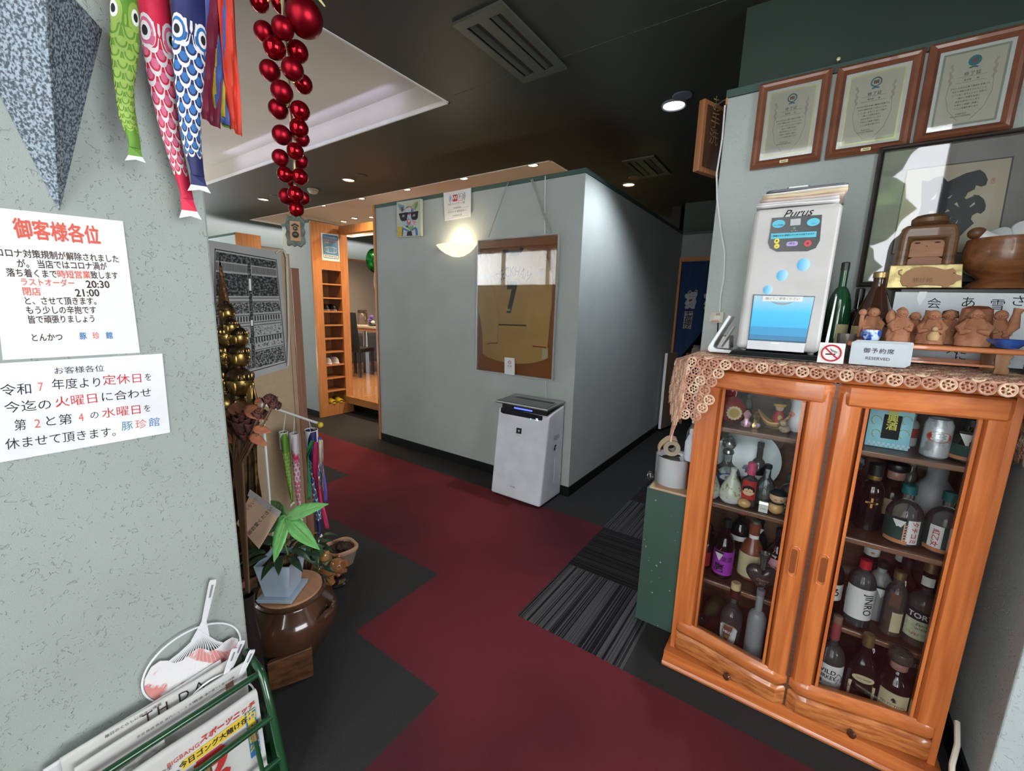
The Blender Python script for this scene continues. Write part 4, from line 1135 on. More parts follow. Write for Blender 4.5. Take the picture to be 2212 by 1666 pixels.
b = MB()
R0 = 0.0176
k = 0
for i in range(-40, 40):
    for j in range(-40, 40):
        u, v = 0.035 * (i + 0.5 * (j % 2)), 1.70 + 0.0303 * j
        if not (-0.62 < u < 0.78 and 1.2 < v < 1.95) or not wanted(u, v):
            continue
        b.mat(1 if (i * 2 + j) % 3 == 0 else 0)
        def q(r, a, h=0.0):
            p = drape(u + r * math.cos(a), v + r * math.sin(a))
            e = 1e-3
            n = (drape(u + e, v) - drape(u - e, v)).cross(drape(u, v + e) - drape(u, v - e)).normalized()
            return p + n * (h + 0.0012 * math.sin(3 * a + i))
        N = 18
        vs, fs = [], []
        for r, hh in ((R0, 0.0), (R0 * 0.90, 0.0016), (R0 * 0.70, 0.0004), (R0 * 0.36, 0.0004), (R0 * 0.30, 0.002), (R0 * 0.12, 0.0022)):
            vs += [q(r, 2 * PI * m_ / N + 0.1 * (m_ % 2), hh) for m_ in range(N)]
        for ring in (0, 1, 3, 4):
            fs += [(ring * N + m_, ring * N + (m_ + 1) % N, (ring + 1) * N + (m_ + 1) % N, (ring + 1) * N + m_) for m_ in range(N)]
        for m_ in range(0, N, 3):     # spokes between the rings
            fs.append((2 * N + m_, 2 * N + (m_ + 1) % N, 3 * N + (m_ + 1) % N, 3 * N + m_))
        b.add(vs, fs, False)
old = cloth.data
n_ = b.build('lace_tablecloth_mesh', [LACE, LACE2])
cloth.data = n_.data
cloth.data.name = 'lace_tablecloth'
bpy.data.objects.remove(n_)
w = cloth.modifiers.new('solid', 'SOLIDIFY'); w.thickness = 0.0011; w.offset = 1

# towel dispenser on its tray
ZC = CTOP + 0.0075
tr_ = thing('dispenser_tray', 'flat black tray under the white towel dispenser', 'tray', (-0.06, 1.79, ZC))
b = wb(tr_); b.hexa([(-0.218, 1.618, ZC + 0.001), (0.100, 1.618, ZC + 0.001), (0.100, 1.96, ZC + 0.001), (-0.218, 1.96, ZC + 0.001)], [(-0.208, 1.628, ZC + 0.018), (0.090, 1.628, ZC + 0.018), (0.090, 1.95, ZC + 0.018), (-0.208, 1.95, ZC + 0.018)])
b.build('tray_body', BLACK, tr_, bevel=0.003)
dp = thing('towel_dispenser', 'white tabletop wet towel dispenser with blue flap and control panel', 'dispenser', (-0.08, 1.80, 1.262))
DISPW = P('warm_grey_plastic', (0.50, 0.485, 0.475), rough=0.4)
b = wb(dp)
ZB, ZD = 1.270, 1.728
b.hexa([(-0.203, 1.66, ZB), (0.036, 1.66, ZB), (0.034, 1.94, ZB), (-0.20, 1.94, ZB)], [(-0.197, 1.668, ZD), (0.039, 1.668, ZD), (0.036, 1.94, ZD), (-0.194, 1.94, ZD)])
b.build('body', DISPW, dp, bevel=0.016, seg=4)
b = wb(dp)
for x in (-0.18, 0.015):
    for y in (1.69, 1.91):
        b.cyl(0.009, 1.2612, 1.272, 14, c=(x, y))
b.build('foot', P('grey_rubber', (0.25, 0.25, 0.25), rough=0.7), dp)
FD = frame_at((-0.08, 1.6595, ZB), (1, 0, 0.0), (0, 0.0175, 1))
FDl = L(dp, FD)
def dz(*pts):
    return [on(FD, *p) for p in pts]
lettering(dp, 'Purus', INK, FDl @ TRA((*on(FD, 1722, 461), 0)) @ Matrix.Rotation(0.02, 4, 'Z'), 0.034, shear=0.45, bold=0.006)
pn = plate(dp, 'control_panel', dz((1668, 471), (1776, 464), (1771, 520), (1762, 536), (1744, 543), (1678, 544), (1663, 536), (1659, 524)), FDl, P('black_glossy_panel', (0.012, 0.013, 0.018), rough=0.2), 0.001)
AQUA = P('aqua_print', (0.10, 0.50, 0.66), rough=0.5)
def ell(px, py, rx, ry, n=24):
    cx_, cy_ = on(FD, px, py)
    ex, _ = on(FD, px + rx, py)
    _, ey = on(FD, px, py - ry)
    return disc(ex - cx_, n, cx_, cy_, ry=ey - cy_)
for px, tx in ((1682, 'ロール紙補給'), (1757, 'お絞り')):
    f_ = plate(pn, 'function_badge', ell(px, 484 if px < 1700 else 480, 14, 8.5), FDl, AQUA, 0.0015)
    lettering(f_, tx, INK, FDl @ TRA((*on(FD, px, 487 if px < 1700 else 483), 0.0016)), 0.0042)
plate(pn, 'display_window', dz((1708, 474), (1730, 472), (1729, 486), (1707, 488)), FDl, P('grey_display', (0.38, 0.40, 0.40), rough=0.3), 0.0015)
bn = plate(pn, 'message_band', dz((1666, 505), (1764, 500), (1763, 512), (1665, 517)), FDl, AQUA, 0.0015)
lettering(bn, '除菌された清潔なオシボリが出てきます', INK, FDl @ TRA((*on(FD, 1714, 508), 0.0016)), 0.0062, bold=0.01)
lettering(pn, 'ヒーター', PAPER, FDl @ TRA((*on(FD, 1716, 499), 0.0012)), 0.0045)
plate(pn, 'pilot_lamp', ell(1716, 493, 3, 3), FDl, P('green_lamp', (0.05, 0.2, 0.12), rough=0.3), 0.0015)
for py, c_ in ((521, '+'), (532, '-')):
    bt = plate(pn, 'round_button', ell(1678, py, 5.8, 5.4), FDl, P('yellow_button', (0.75, 0.60, 0.05), rough=0.4), 0.0018)
    lettering(bt, c_, INK, FDl @ TRA((*on(FD, 1678, py), 0.002)), 0.012, bold=0.03)
x0_, y0_ = on(FD, 1711, 527)
bt = plate(pn, 'press_button', rounded(0.031, 0.014, 0.0065, 5, x0_, y0_), FDl, P('lilac_button', (0.42, 0.32, 0.66), rough=0.4), 0.0018)
lettering(bt, '押す', INK, FDl @ TRA((x0_, y0_, 0.002)), 0.0085)
bt = plate(pn, 'stop_button', ell(1745, 526, 8, 7), FDl, P('red_button', (0.62, 0.02, 0.04), rough=0.4), 0.0018)
plate(bt, 'drop_mark', ell(1745, 526, 2.4, 2.6, 10), FDl, BURG, 0.0022)
# printed bubbles: pale to strong blue
BUB = P('bubble_print', (0.05, 0.42, 0.80), rough=0.4)
n, l, bb = nodes_of(BUB)
rp = [x for x in n if x.type == 'VALTORGB'][0]
gr = n.new('ShaderNodeTexCoord'); sp = n.new('ShaderNodeSeparateXYZ'); mr = n.new('ShaderNodeMapRange')
l.new(gr.outputs['Generated'], sp.inputs['Vector']); l.new(sp.outputs['X'], mr.inputs['Value']); l.new(mr.outputs['Result'], rp.inputs['Fac'])
rp.color_ramp.elements[0].position = 0.1; rp.color_ramp.elements[0].color = (0.02, 0.36, 0.78, 1); rp.color_ramp.elements[1].position = 0.95; rp.color_ramp.elements[1].color = (0.42, 0.68, 0.86, 1)
for px, py, rr in ((1736, 572, 14), (1690, 595, 12), (1659, 626, 10)):
    plate(dp, 'bubble_print', ell(px, py, rr, rr), FDl, BUB, 0.0006)
FLAP = P('blue_gradient_flap', (0.0, 0.4, 0.75), rough=0.35)
n, l, bb = nodes_of(FLAP)
rp = [x for x in n if x.type == 'VALTORGB'][0]
gr = n.new('ShaderNodeTexCoord'); sp = n.new('ShaderNodeSeparateXYZ')
l.new(gr.outputs['Generated'], sp.inputs['Vector']); l.new(sp.outputs['Z'], rp.inputs['Fac'])
for pos, c in ((0.0, (0.0, 0.20, 0.42)), (0.11, (0.0, 0.20, 0.42))):
    pass
rp.color_ramp.interpolation = 'LINEAR'
rp.color_ramp.elements[0].position = 0.0; rp.color_ramp.elements[0].color = (0.004, 0.17, 0.36, 1)
rp.color_ramp.elements[1].position = 1.0; rp.color_ramp.elements[1].color = (0.42, 0.52, 0.58, 1)
for pos, c in ((0.115, (0.004, 0.17, 0.36, 1)), (0.12, (0.004, 0.26, 0.52, 1)), (0.30, (0.004, 0.26, 0.52, 1)), (0.305, (0.006, 0.38, 0.72, 1)), (0.62, (0.02, 0.45, 0.78, 1)), (0.85, (0.22, 0.52, 0.72, 1))):
    e = rp.color_ramp.elements.new(pos); e.color = c
fq = dz((1629, 638), (1759, 642), (1739, 740), (1617, 733))
flap = plate(dp, 'flap', fq, FDl, FLAP, 0.004, bevel=0.0015)
plate(flap, 'flap_outline', [(p[0] * 1.0, p[1]) for p in dz((1627, 636), (1761, 640), (1741, 742), (1615, 735))], FDl, P('dark_outline', (0.10, 0.13, 0.15)), 0.0012)
cx_, cy_ = on(FD, 1690, 654)
b = MB()
b.prism([(cx_ - 0.034 + 0.068 * k / 12, cy_ + 0.004 - 0.012 * math.sin(PI * k / 12)) for k in range(13)] + [(cx_ + 0.034 - 0.068 * k / 12, cy_ + 0.004 - 0.005 * math.sin(PI * k / 12)) for k in range(1, 12)], 0.004, 0.0055, FDl)
b.build('finger_slot', P('shadowed_slot', (0.30, 0.33, 0.35), rough=0.5), flap)
lq_ = plate(flap, 'paper_strip', dz((1648, 640), (1735, 641), (1733, 652), (1647, 651)), FDl, PAPER, 0.0052)
lettering(lq_, '開けてご使用ください', GREYI, FDl @ TRA((*on(FD, 1690, 646), 0.0054)), 0.0095)
bs = plate(dp, 'drip_tray', dz((1616, 735), (1740, 742), (1736, 762), (1613, 753)), FDl, P('dull_steel', (0.30, 0.30, 0.31), rough=0.35, metal=0.7), 0.003)
plate(bs, 'nameplate', dz((1665, 740), (1685, 741), (1685, 744), (1665, 743)), FDl, PAPER, 0.0036)
# papers on the dispenser
pz = ZD + 0.002
for k, (dx, rz, m_, nm, lb_, th) in enumerate((
        (-0.086, 0.03, PAPER, 'document', 'lowest white sheet sticking out from the paper pile on the dispenser', 0.003),
        (-0.078, -0.05, P('pale_grey_card', (0.62, 0.60, 0.60), rough=0.7), 'document', 'grey card second from the bottom of the dispenser\'s paper pile', 0.006),
        (-0.075, 0.02, P('pinkish_card', (0.62, 0.48, 0.42), rough=0.7), 'document', 'pinkish file in the middle of the dispenser\'s paper pile', 0.006),
        (-0.073, 0.05, P('manila_card', (0.70, 0.58, 0.40), rough=0.7, col2=(0.5, 0.38, 0.25), scale=120, stretch=(0.2, 0.2, 6)), 'document', 'thick manila file near the top of the dispenser\'s paper pile', 0.010),
        (-0.066, -0.01, PAPER, 'document', 'white sheet just under the black folder on the dispenser', 0.003))):
    o = thing(nm, lb_, 'paper', (dx, 1.79, pz), rz, 'papers piled on the towel dispenser')
    b = MB()
    wv = 0.110
    b.grid(lambda u, v: ((u - 0.5) * 2 * wv, (v - 0.5) * 0.27, th / 2 + 0.002 + 0.0012 * math.sin(5 * u + k) * 1.0), 10, 6)
    b.build('sheets', m_, o, solid=th)
    pz += th + 0.0028
o = thing('folder', 'black folder lying on top of the paper pile', 'folder', (-0.065, 1.80, pz + 0.002), 0.02)
b = MB(); b.prism(rounded(0.215, 0.27, 0.02, 4), 0, 0.008); b.build('cover', P('slate_cover', (0.10, 0.105, 0.12), rough=0.4), o, bevel=0.002)
b = MB(); b.prism(rounded(0.06, 0.012, 0.005, 3, -0.02, -0.125), 0.008, 0.013); b.build('clip', P('grey_metal_clip', (0.3, 0.3, 0.3), rough=0.3, metal=0.8), o)
# envelope beside the dispenser
o = thing('envelope', 'plain white envelope leaning upright beside the dispenser', 'envelope', (0.050, 1.74, ZC + 0.019), 0.0)
b = MB(); b.hexa([(-0.004, -0.07, 0), (0.006, -0.07, 0), (0.012, 0.12, 0), (0.002, 0.12, 0)], [(0.006, -0.055, 0.185), (0.010, -0.055, 0.185), (0.014, 0.11, 0.20), (0.010, 0.11, 0.20)]); b.build('envelope_body', PAPER, o, bevel=0.001)
# angled stand at the cabinet's near corner
o = thing('tablet_stand', 'white L-shaped angled stand next to the dispenser', 'stand', (-0.25, 1.72, ZC))
b = wb(o)
pr = [(-0.236, 1.392), (-0.228, 1.388), (-0.273, 1.292), (-0.275, 1.279), (-0.266, 1.272), (-0.212, 1.270), (-0.212, 1.259), (-0.284, 1.259), (-0.292, 1.266), (-0.291, 1.279)]
b.prism([(x, z - 0.010) for x, z in pr], -1.775, -1.665, frame_at((0, 0, 0), (1, 0, 0), (0, 0, 1)))
b.build('frame', WHITEP, o, bevel=0.002)
b = wb(o); b.hexa([(-0.268, 1.68, 1.262), (-0.222, 1.68, 1.262), (-0.222, 1.77, 1.262), (-0.268, 1.77, 1.262)], [(-0.252, 1.69, 1.31), (-0.225, 1.69, 1.31), (-0.225, 1.77, 1.31), (-0.252, 1.77, 1.31)])
b.build('device', P('smoky_plastic', (0.16, 0.15, 0.14), rough=0.2, coat=0.5), o, bevel=0.004)
b = wb(o); b.tube([(-0.250, 1.675, 1.272), (-0.215, 1.675, 1.345)], 0.005, 8); b.build('brace', STEEL, o)

# small signs at the front
o = thing('no_smoking_sign', 'small white no smoking card standing at the tray corner', 'sign', (0.066, 1.607, ZC))
F = frame_at((0.066, 1.607, ZC + 0.001), (1, -0.04, 0), (0, 0.12, 1)); Fl = L(o, F)
plate(o, 'card', [(-0.033, 0), (0.032, 0), (0.031, 0.062), (-0.032, 0.062)], Fl, PAPER, 0.004, bevel=0.001)
b = MB()
ring = [(0.0235 * math.cos(a), 0.0235 * math.sin(a)) for a in [2 * PI * k / 40 for k in range(40)]]
b.tube([tuple(Fl @ Vector((x, 0.031 + y, 0.0048))) for x, y in ring], 0.0026, 6, closed=True)
b.tube([tuple(Fl @ Vector((x, y, 0.0048))) for x, y in ((-0.017, 0.047), (0.017, 0.015))], 0.0022, 6)
b.build('prohibition_ring', P('signal_red', (0.55, 0.03, 0.05), rough=0.5), o)
plate(o, 'cigarette_mark', [(-0.014, 0.025), (0.010, 0.026), (0.010, 0.030), (-0.014, 0.029)], Fl, INK, 0.0046)
b = MB(); b.tube([tuple(Fl @ Vector((x, y, 0.0046))) for x, y in ((0.012, 0.031), (0.013, 0.036), (0.006, 0.038), (-0.002, 0.042))], 0.0008, 5); b.tube([tuple(Fl @ Vector((x, y, 0.0046))) for x, y in ((0.009, 0.031), (0.009, 0.035), (0.002, 0.036), (-0.004, 0.045))], 0.0008, 5)
b.build('smoke_mark', INK, o)
SIGNG = P('pale_grey_sign_plastic', (0.50, 0.55, 0.60), rough=0.4)
for k in range(3):
    o = thing('reserved_sign', ['front pale grey reserved plate with black lettering before the wooden stand', 'second reserved plate peeking out behind the lettered one', 'rearmost reserved plate of the leaning three'][k], 'sign', (0.178 + 0.004 * k, 1.640 + 0.006 * k, ZC), 0, 'reserved plates leaning on the stand')
    F = frame_at((0.178 + 0.005 * k, 1.640 + 0.006 * k, ZC + 0.001 + 0.003 * k), (1, 0.0, 0), (0, 0.15, 1)); Fl = L(o, F)
    plate(o, 'plate', rounded(0.131, 0.068, 0.004, 3, 0, 0.034), Fl, SIGNG, 0.003, bevel=0.0008)
    if k == 0:
        lettering(o, '御予約席', INK, Fl @ TRA((0.0, 0.043, 0.0032)), 0.0165, space=1.18, bold=0.008)
        lettering(o, 'RESERVED', P('charcoal_ink', (0.05, 0.05, 0.05)), Fl @ TRA((0.0, 0.021, 0.0032)), 0.0125, bold=0.01)

# low wooden stand with the seven clay gods
st = thing('wooden_stand', 'low reddish wooden display stand with carved feet on lace', 'stand', (0.31, 1.74, ZC))
b = wb(st); b.box(0.105, 1.668, 1.300, 0.525, 1.815, 1.315)
b.build('stand_top', CHERRYX, st, bevel=0.004)
LEGW = wood('light_carved_wood', (0.24, 0.10, 0.03), (0.36, 0.17, 0.06), axis=2)
for x, y in ((0.135, 1.685), (0.437, 1.685), (0.135, 1.80), (0.437, 1.80)):
    b = wb(st)
    lp = [(0.018, 0.052), (0.018, 0.040), (0.012, 0.034), (0.016, 0.028), (0.011, 0.020), (0.017, 0.012), (0.017, 0.0), (-0.012, 0.0), (-0.010, 0.012), (-0.013, 0.03), (-0.014, 0.052)]
    b.prism([(x + p, ZC + 0.001 + q * 1.1) for p, q in lp], -(y + 0.006), -(y - 0.006), frame_at((0, 0, 0), (1, 0, 0), (0, 0, 1)))
    b.build('leg', LEGW, st, bevel=0.001)
b = wb(st); b.box(0.135, 1.797, 1.262, 0.437, 1.803, 1.272); b.box(0.135, 1.682, 1.262, 0.437, 1.688, 1.268); b.build('stretcher', CHERRYX, st)
TERRA = P('terracotta_clay', (0.44, 0.20, 0.11), rough=0.8, col2=(0.30, 0.12, 0.06), scale=22, detail=6, bump=0.4, bscale=70)


def god(x, y, h, w, rz, label, folds, head, extra):
    o = thing('clay_god', label, 'figurine', (x, y, 1.3165), rz, 'seven clay lucky gods on the wooden stand')
    sd = x * 37
    b = MB()
    hb = h * 0.70
    prof = [(0, 0.0), (w * 0.95, 0.0), (w, 0.008), (w * 0.92, hb * 0.3), (w * 0.86, hb * 0.55), (w * 0.72, hb * 0.82), (w * 0.4, hb), (0, hb * 1.02)]
    prof = [(0, 0)] + [(w * (0.98 - 0.10 * t - 0.38 * t ** 3), hb * t) for t in [k / 10 for k in range(11)]] + [(0, hb * 1.02)]
    b.lathe(prof, 40, sy=0.72, wob=lambda a, z: 1 + 0.07 * math.sin(folds * a + 60 * z + sd) + 0.05 * math.sin(3 * a + 130 * z + sd) + 0.03 * math.sin((folds + 6) * a - 160 * z))
    b.build('robe', TERRA, o)
    b = MB()
    hr = head
    b.ball((0, -0.006, hb + hr * 0.72), (hr, hr * 0.92, hr * 1.05), 18, 12)
    b.ball((0, -0.006 - hr * 0.9, hb + hr * 0.65), hr * 0.2, 8, 6)
    for sx_ in (-1, 1):
        b.ball((sx_ * hr * 0.98, -0.004, hb + hr * 0.62), (hr * 0.16, hr * 0.2, hr * 0.4), 8, 6)
        b.ball((sx_ * hr * 0.42, -0.006 - hr * 0.72, hb + hr * 0.52), hr * 0.3, 8, 6)
    b.build('head', TERRA, o)
    b = MB()
    for sx_ in (-1, 1):
        b.tube([(sx_ * w * 0.50, 0, hb * 0.84), (sx_ * w * 0.80, -0.006, hb * 0.66), (sx_ * w * 0.62, -w * 0.52, hb * 0.50), (sx_ * w * 0.2, -w * 0.66, hb * 0.56), (sx_ * w * 0.1, -w * 0.66, hb * 0.56)], [w * 0.24, w * 0.30, w * 0.26, w * 0.15, w * 0.06], 10)
    b.build('arm', TERRA, o)
    extra(o, w, h, hb, hr)
    return o


def ex_hammer(o, w, h, hb, hr):
    b = MB(); b.tube([(-w * 0.95, -0.012, 0.01), (-w * 0.95, -0.012, h * 0.72)], 0.0055, 8); b.ball((-w * 0.95, -0.012, h * 0.80), 0.0105, 12, 8); b.build('staff', TERRA, o)
    b = MB(); b.lathe([(hr * 1.25, hb + hr * 0.3), (hr * 1.3, hb + hr * 1.1), (hr * 0.9, hb + hr * 1.75), (0, hb + hr * 2.0)], 18, a0=-0.3, a1=PI + 0.3); b.build('hood', TERRA, o)
def ex_sack(o, w, h, hb, hr):
    b = MB(); b.ball((-w * 0.7, 0.008, hb * 0.98), (0.012, 0.012, 0.022), 12, 8); b.build('sack', TERRA, o)
    b = MB(); b.lathe([(hr * 1.08, hb + hr * 1.2), (hr * 0.7, hb + hr * 1.75), (hr * 0.25, hb + hr * 2.1), (0, hb + hr * 2.15)], 16); b.build('cap', TERRA, o)
def ex_child(o, w, h, hb, hr):
    b = MB(); b.lathe([(0, 0.012), (0.012, 0.012), (0.014, 0.024), (0.008, 0.036), (0, 0.038)], 14, c=(w * 0.25, -w * 0.85, 0)); b.ball((w * 0.25, -w * 0.85, 0.044), 0.007, 10, 8); b.build('child', P('ochre_clay', (0.55, 0.36, 0.18), rough=0.8), o)
def ex_beard(o, w, h, hb, hr):
    b = MB(); b.lathe([(0, 0), (hr * 0.75, 0.0), (hr * 0.55, -hr * 0.8), (hr * 0.2, -hr * 1.7), (0, -hr * 1.9)], 12, c=(0, -hr * 0.75, hb + hr * 0.45), sy=0.6); b.build('beard', TERRA, o)
    b = MB(); b.tube([(-w * 0.9, 0, 0.02), (-w * 0.8, 0.0, h * 0.75), (-w * 0.6, 0, h * 0.98)], 0.006, 8); b.build('staff', TERRA, o)
def ex_rock(o, w, h, hb, hr):
    b = MB(); b.lathe([(w * 1.05, hb * 0.3), (w * 1.0, hb * 0.8), (w * 0.85, h * 0.95), (w * 0.5, h * 1.02), (0, h * 1.03)], 18, a0=0.1, a1=PI - 0.1, wob=lambda a, z: 1 + 0.05 * math.sin(7 * a + 50 * z)); b.build('rock', TERRA, o)
def ex_fish(o, w, h, hb, hr):
    b = MB(); b.tube([(w * 0.2, -w * 0.7, hb * 0.35), (w * 0.9, -0.01, hb * 0.75), (w * 1.1, 0, h * 0.85), (w * 1.2, 0, h * 0.98)], [0.004, 0.013, 0.008, 0.011], 10); b.build('fish', TERRA, o)
def ex_headband(o, w, h, hb, hr):
    b = MB(); b.lathe([(hr * 1.25, hb + hr * 0.15), (hr * 1.3, hb + hr * 0.4), (hr * 1.1, hb + hr * 1.5), (0, hb + hr * 1.85)], 18, a0=-0.2, a1=PI + 0.2); b.build('hood', TERRA, o)


god(0.160, 1.742, 0.108, 0.030, 0.1, 'clay god with round-headed staff at the end near the dark bottle', 5, 0.0145, ex_hammer)
god(0.222, 1.715, 0.108, 0.030, 0.25, 'laughing clay god with a sack on his shoulder behind the reserved plates', 7, 0.0135, ex_sack)
god(0.262, 1.780, 0.098, 0.026, 0.0, 'clay god in the back row under the brushed letters', 5, 0.013, ex_fish)
god(0.293, 1.715, 0.102, 0.032, -0.2, 'bent clay god with a small child at his knee', 6, 0.0145, ex_child)
god(0.337, 1.775, 0.105, 0.030, 0.0, 'clay god in the back row with a band round his face', 4, 0.015, ex_headband)
god(0.378, 1.712, 0.108, 0.036, -0.1, 'broad clay god wrapped in a rock-like cloak', 5, 0.0145, ex_rock)
god(0.432, 1.755, 0.108, 0.030, 0.2, 'clay god with a fish beside the blue dish', 5, 0.0145, ex_fish)
cu_ = thing('blue_cup', 'small blue and white glazed cup in front of the clay god', 'cup', (0.158, 1.690, 1.3165))
b = MB(); b.lathe([(0, 0.003), (0.015, 0.002), (0.016, 0.0), (0.017, 0.0), (0.021, 0.006), (0.0245, 0.02), (0.024, 0.034), (0.0225, 0.034), (0.021, 0.010), (0, 0.008)], 28)
b.build('cup_body', P('blue_floral_glaze', (0.55, 0.70, 0.85), rough=0.12, coat=0.6, col2=(0.015, 0.07, 0.38), scale=60, lo=0.48, hi=0.58), cu_)
b = MB(); b.lathe([(0.0175, 0.0005), (0.0178, 0.003), (0.0165, 0.003)], 24); b.build('foot_ring', WHITEP, cu_)
ds = thing('blue_dish', 'small cobalt blue flower-shaped dish at the stand\'s end', 'dish', (0.445, 1.692, 1.3165))
b = MB(); b.lathe([(0, 0.003), (0.018, 0.002), (0.02, 0.0), (0.028, 0.008), (0.040, 0.017), (0.044, 0.022), (0.042, 0.023), (0.028, 0.012), (0, 0.006)], 40, wob=lambda a, z: 1 + 0.11 * math.sin(5 * a) * min(1, z / 0.015))
b.build('dish_body', P('cobalt_glaze', (0.02, 0.08, 0.38), rough=0.12, coat=0.6, col2=(0.05, 0.16, 0.55), scale=30), ds)
# tumbler and big bottles beside it
o = thing('glass_tumbler', 'smoky glass tumbler between dispenser and brown bottle', 'glass', (0.105, 1.74, ZC + 0.001))
b = MB(); b.lathe([(0, 0.004), (0.018, 0.003), (0.021, 0.0), (0.022, 0.004), (0.026, 0.088), (0.0245, 0.088), (0.02, 0.01), (0, 0.008)], 28); b.build('glass_wall', clear('smoky_tumbler_glass', (0.75, 0.70, 0.65), body=0.08), o)
bottle('green_bottle', 'tall green glass bottle behind the towel dispenser', 0.078, 1.91, ZC + 0.0012, bprof(0.036, 0.315, 0.0115, 0.15, 0.245), GREENG, cap=(capp(0.0125, 0.30, 0.328), P('dark_foil_cap', (0.03, 0.035, 0.03), rough=0.3)), lab=[(0.03, 0.115, 0.7, 0.0366, P('aged_label', (0.55, 0.48, 0.25)), 0.6)], group='big bottles on the cabinet', rz=0.1)
bottle('black_bottle', 'slim black bottle between the green and brown bottles', 0.134, 1.962, ZC + 0.0012, bprof(0.036, 0.225, 0.0125, 0.12, 0.17), DARKG, cap=(capp(0.0135, 0.21, 0.242), BLACK), lab=[(0.02, 0.075, 0.8, 0.0366, P('aged_label', (0.55, 0.48, 0.25)), 0.1)], group='big bottles on the cabinet')
bottle('brown_bottle', 'big brown sake bottle with gold cap next to the clay gods', 0.172, 1.862, ZC + 0.0012, [(0.048, 0), (0.053, 0.005), (0.053, 0.125), (0.047, 0.155), (0.036, 0.19), (0.026, 0.218), (0.0175, 0.245), (0.0165, 0.268), (0.018, 0.272)], BROWNG, cap=(capp(0.0195, 0.270, 0.289), GOLDCAP), lab=[(0.02, 0.112, 1.2, 0.0536, P('tan_aged_label', (0.46, 0.36, 0.20), rough=0.7), -0.3)], text=[('吟', INK, 0.055, 0.04, 0.0542, dict(ca=-0.25))], group='big bottles on the cabinet')
# black box with a hand-lettered sheet on its front
bo = thing('storage_box', 'black box behind the clay gods that carries the carved doll', 'box', (0.36, 1.96, ZC))
b = wb(bo); b.box(0.229, 1.872, ZC + 0.001, 0.538, 2.045, 1.482); b.build('box_body', BLACK, bo, bevel=0.002)
pb = thing('lettered_sheet', 'white sheet with brush lettering taped to the black box', 'sheet', (0.37, 1.865, 1.36))
F = frame_at((0.375, 1.8695, 1.36), (1, 0, 0), (0, 0, 1)); Fl = L(pb, F)
plate(pb, 'sheet', [(-0.158, -0.108), (0.155, -0.108), (0.155, 0.108), (-0.158, 0.112)], Fl, P('cool_white_paper', (0.70, 0.74, 0.78), rough=0.7), 0.002)
plate(pb, 'tape', on(F, 1962, 632) and [(-0.105, 0.095), (-0.095, 0.068), (-0.085, 0.092), (-0.083, 0.113), (-0.101, 0.113)], Fl, P('clear_tape', (0.8, 0.82, 0.85), rough=0.3), 0.003)
for ch, px, py, sz in (('会', 2018, 657, 0.034), ('あ', 2092, 655, 0.036), ('雪', 2155, 660, 0.034), ('さ', 2200, 652, 0.034), ('に', 2075, 770, 0.03), ('大', 2058, 757, 0.03)):
    lettering(pb, ch, INK, Fl @ TRA((*on(F, px, py), 0.0022)) @ Matrix.Rotation(-0.06, 4, 'Z'), sz, shear=-0.1)
# on the box: carved doll, gilded pig plaque, pedestal bowl
DOLLW = wood('grained_brown_wood', (0.09, 0.038, 0.014), (0.22, 0.105, 0.04), rough=0.5, axis=0, scale=5, ring=10)
FACEW = P('smooth_tan_wood', (0.42, 0.19, 0.085), rough=0.5, col2=(0.34, 0.14, 0.06), scale=12, stretch=(1, 1, 6))
kk = thing('carved_doll', 'square-faced carved wooden doll with a topknot', 'doll', (0.283, 1.985, 1.4835), 0.0)
b = MB()
hw = 0.073
out = [(-hw * 1.0, 0.0), (-hw * 0.98, 0.12)] + [(-hw * 0.70 - 0.02 * math.cos(PI / 2 * k / 6), 0.160 + 0.045 * math.sin(PI / 2 * k / 6)) for k in range(7)] + [(hw * 0.70 + 0.02 * math.sin(PI / 2 * k / 6), 0.160 + 0.045 * math.cos(PI / 2 * k / 6)) for k in range(7)] + [(hw * 0.98, 0.12), (hw * 1.0, 0.0)]
fr = [(hw * 0.58, 0.0), (hw * 0.56, 0.158), (-hw * 0.56, 0.158), (-hw * 0.58, 0.0)]
F = frame_at((0, 0, 0), (1, 0, 0), (0, 0, 1))
b.prism(out + fr, -0.045, 0.05, F)
b.build('hair', DOLLW, kk, bevel=0.012, seg=3)
b = MB(); b.lathe([(0, 0.0), (0.038, 0.0), (0.046, 0.010), (0.046, 0.022), (0.036, 0.032), (0.02, 0.036), (0, 0.037)], 28, c=(0.0, 0, 0.206)); b.build('topknot', DOLLW, kk)
fc = plate(kk, 'face', [(-0.042, 0.105), (0.042, 0.105), (0.041, 0.158), (-0.041, 0.158)], F @ TRA((0, 0, -0.04)), FACEW, 0.07)
plate(kk, 'body', [(-0.042, 0.0), (0.042, 0.0), (0.042, 0.098), (0.03, 0.104), (-0.03, 0.104), (-0.042, 0.098)], F @ TRA((0, 0, -0.04)), P('reddish_tan_wood', (0.36, 0.15, 0.085), rough=0.5), 0.072)
for sx_ in (-1, 1):
    plate(fc, 'eye', disc(0.0075, 14, sx_ * 0.024, 0.150, ry=0.0022), F @ TRA((0, 0, 0.03)), INK, 0.0006)
plate(fc, 'mouth', disc(0.0016, 10, 0, 0.139), F @ TRA((0, 0, 0.03)), INK, 0.0006)
pq = thing('pig_plaque', 'gilded plaque with a flat tan pig leaning before the carved doll', 'plaque', (0.283, 1.892, 1.4835))
F = frame_at((0.283, 1.892, 1.4845), (1, 0, 0), (0, 0.16, 1)); Fl = L(pq, F)
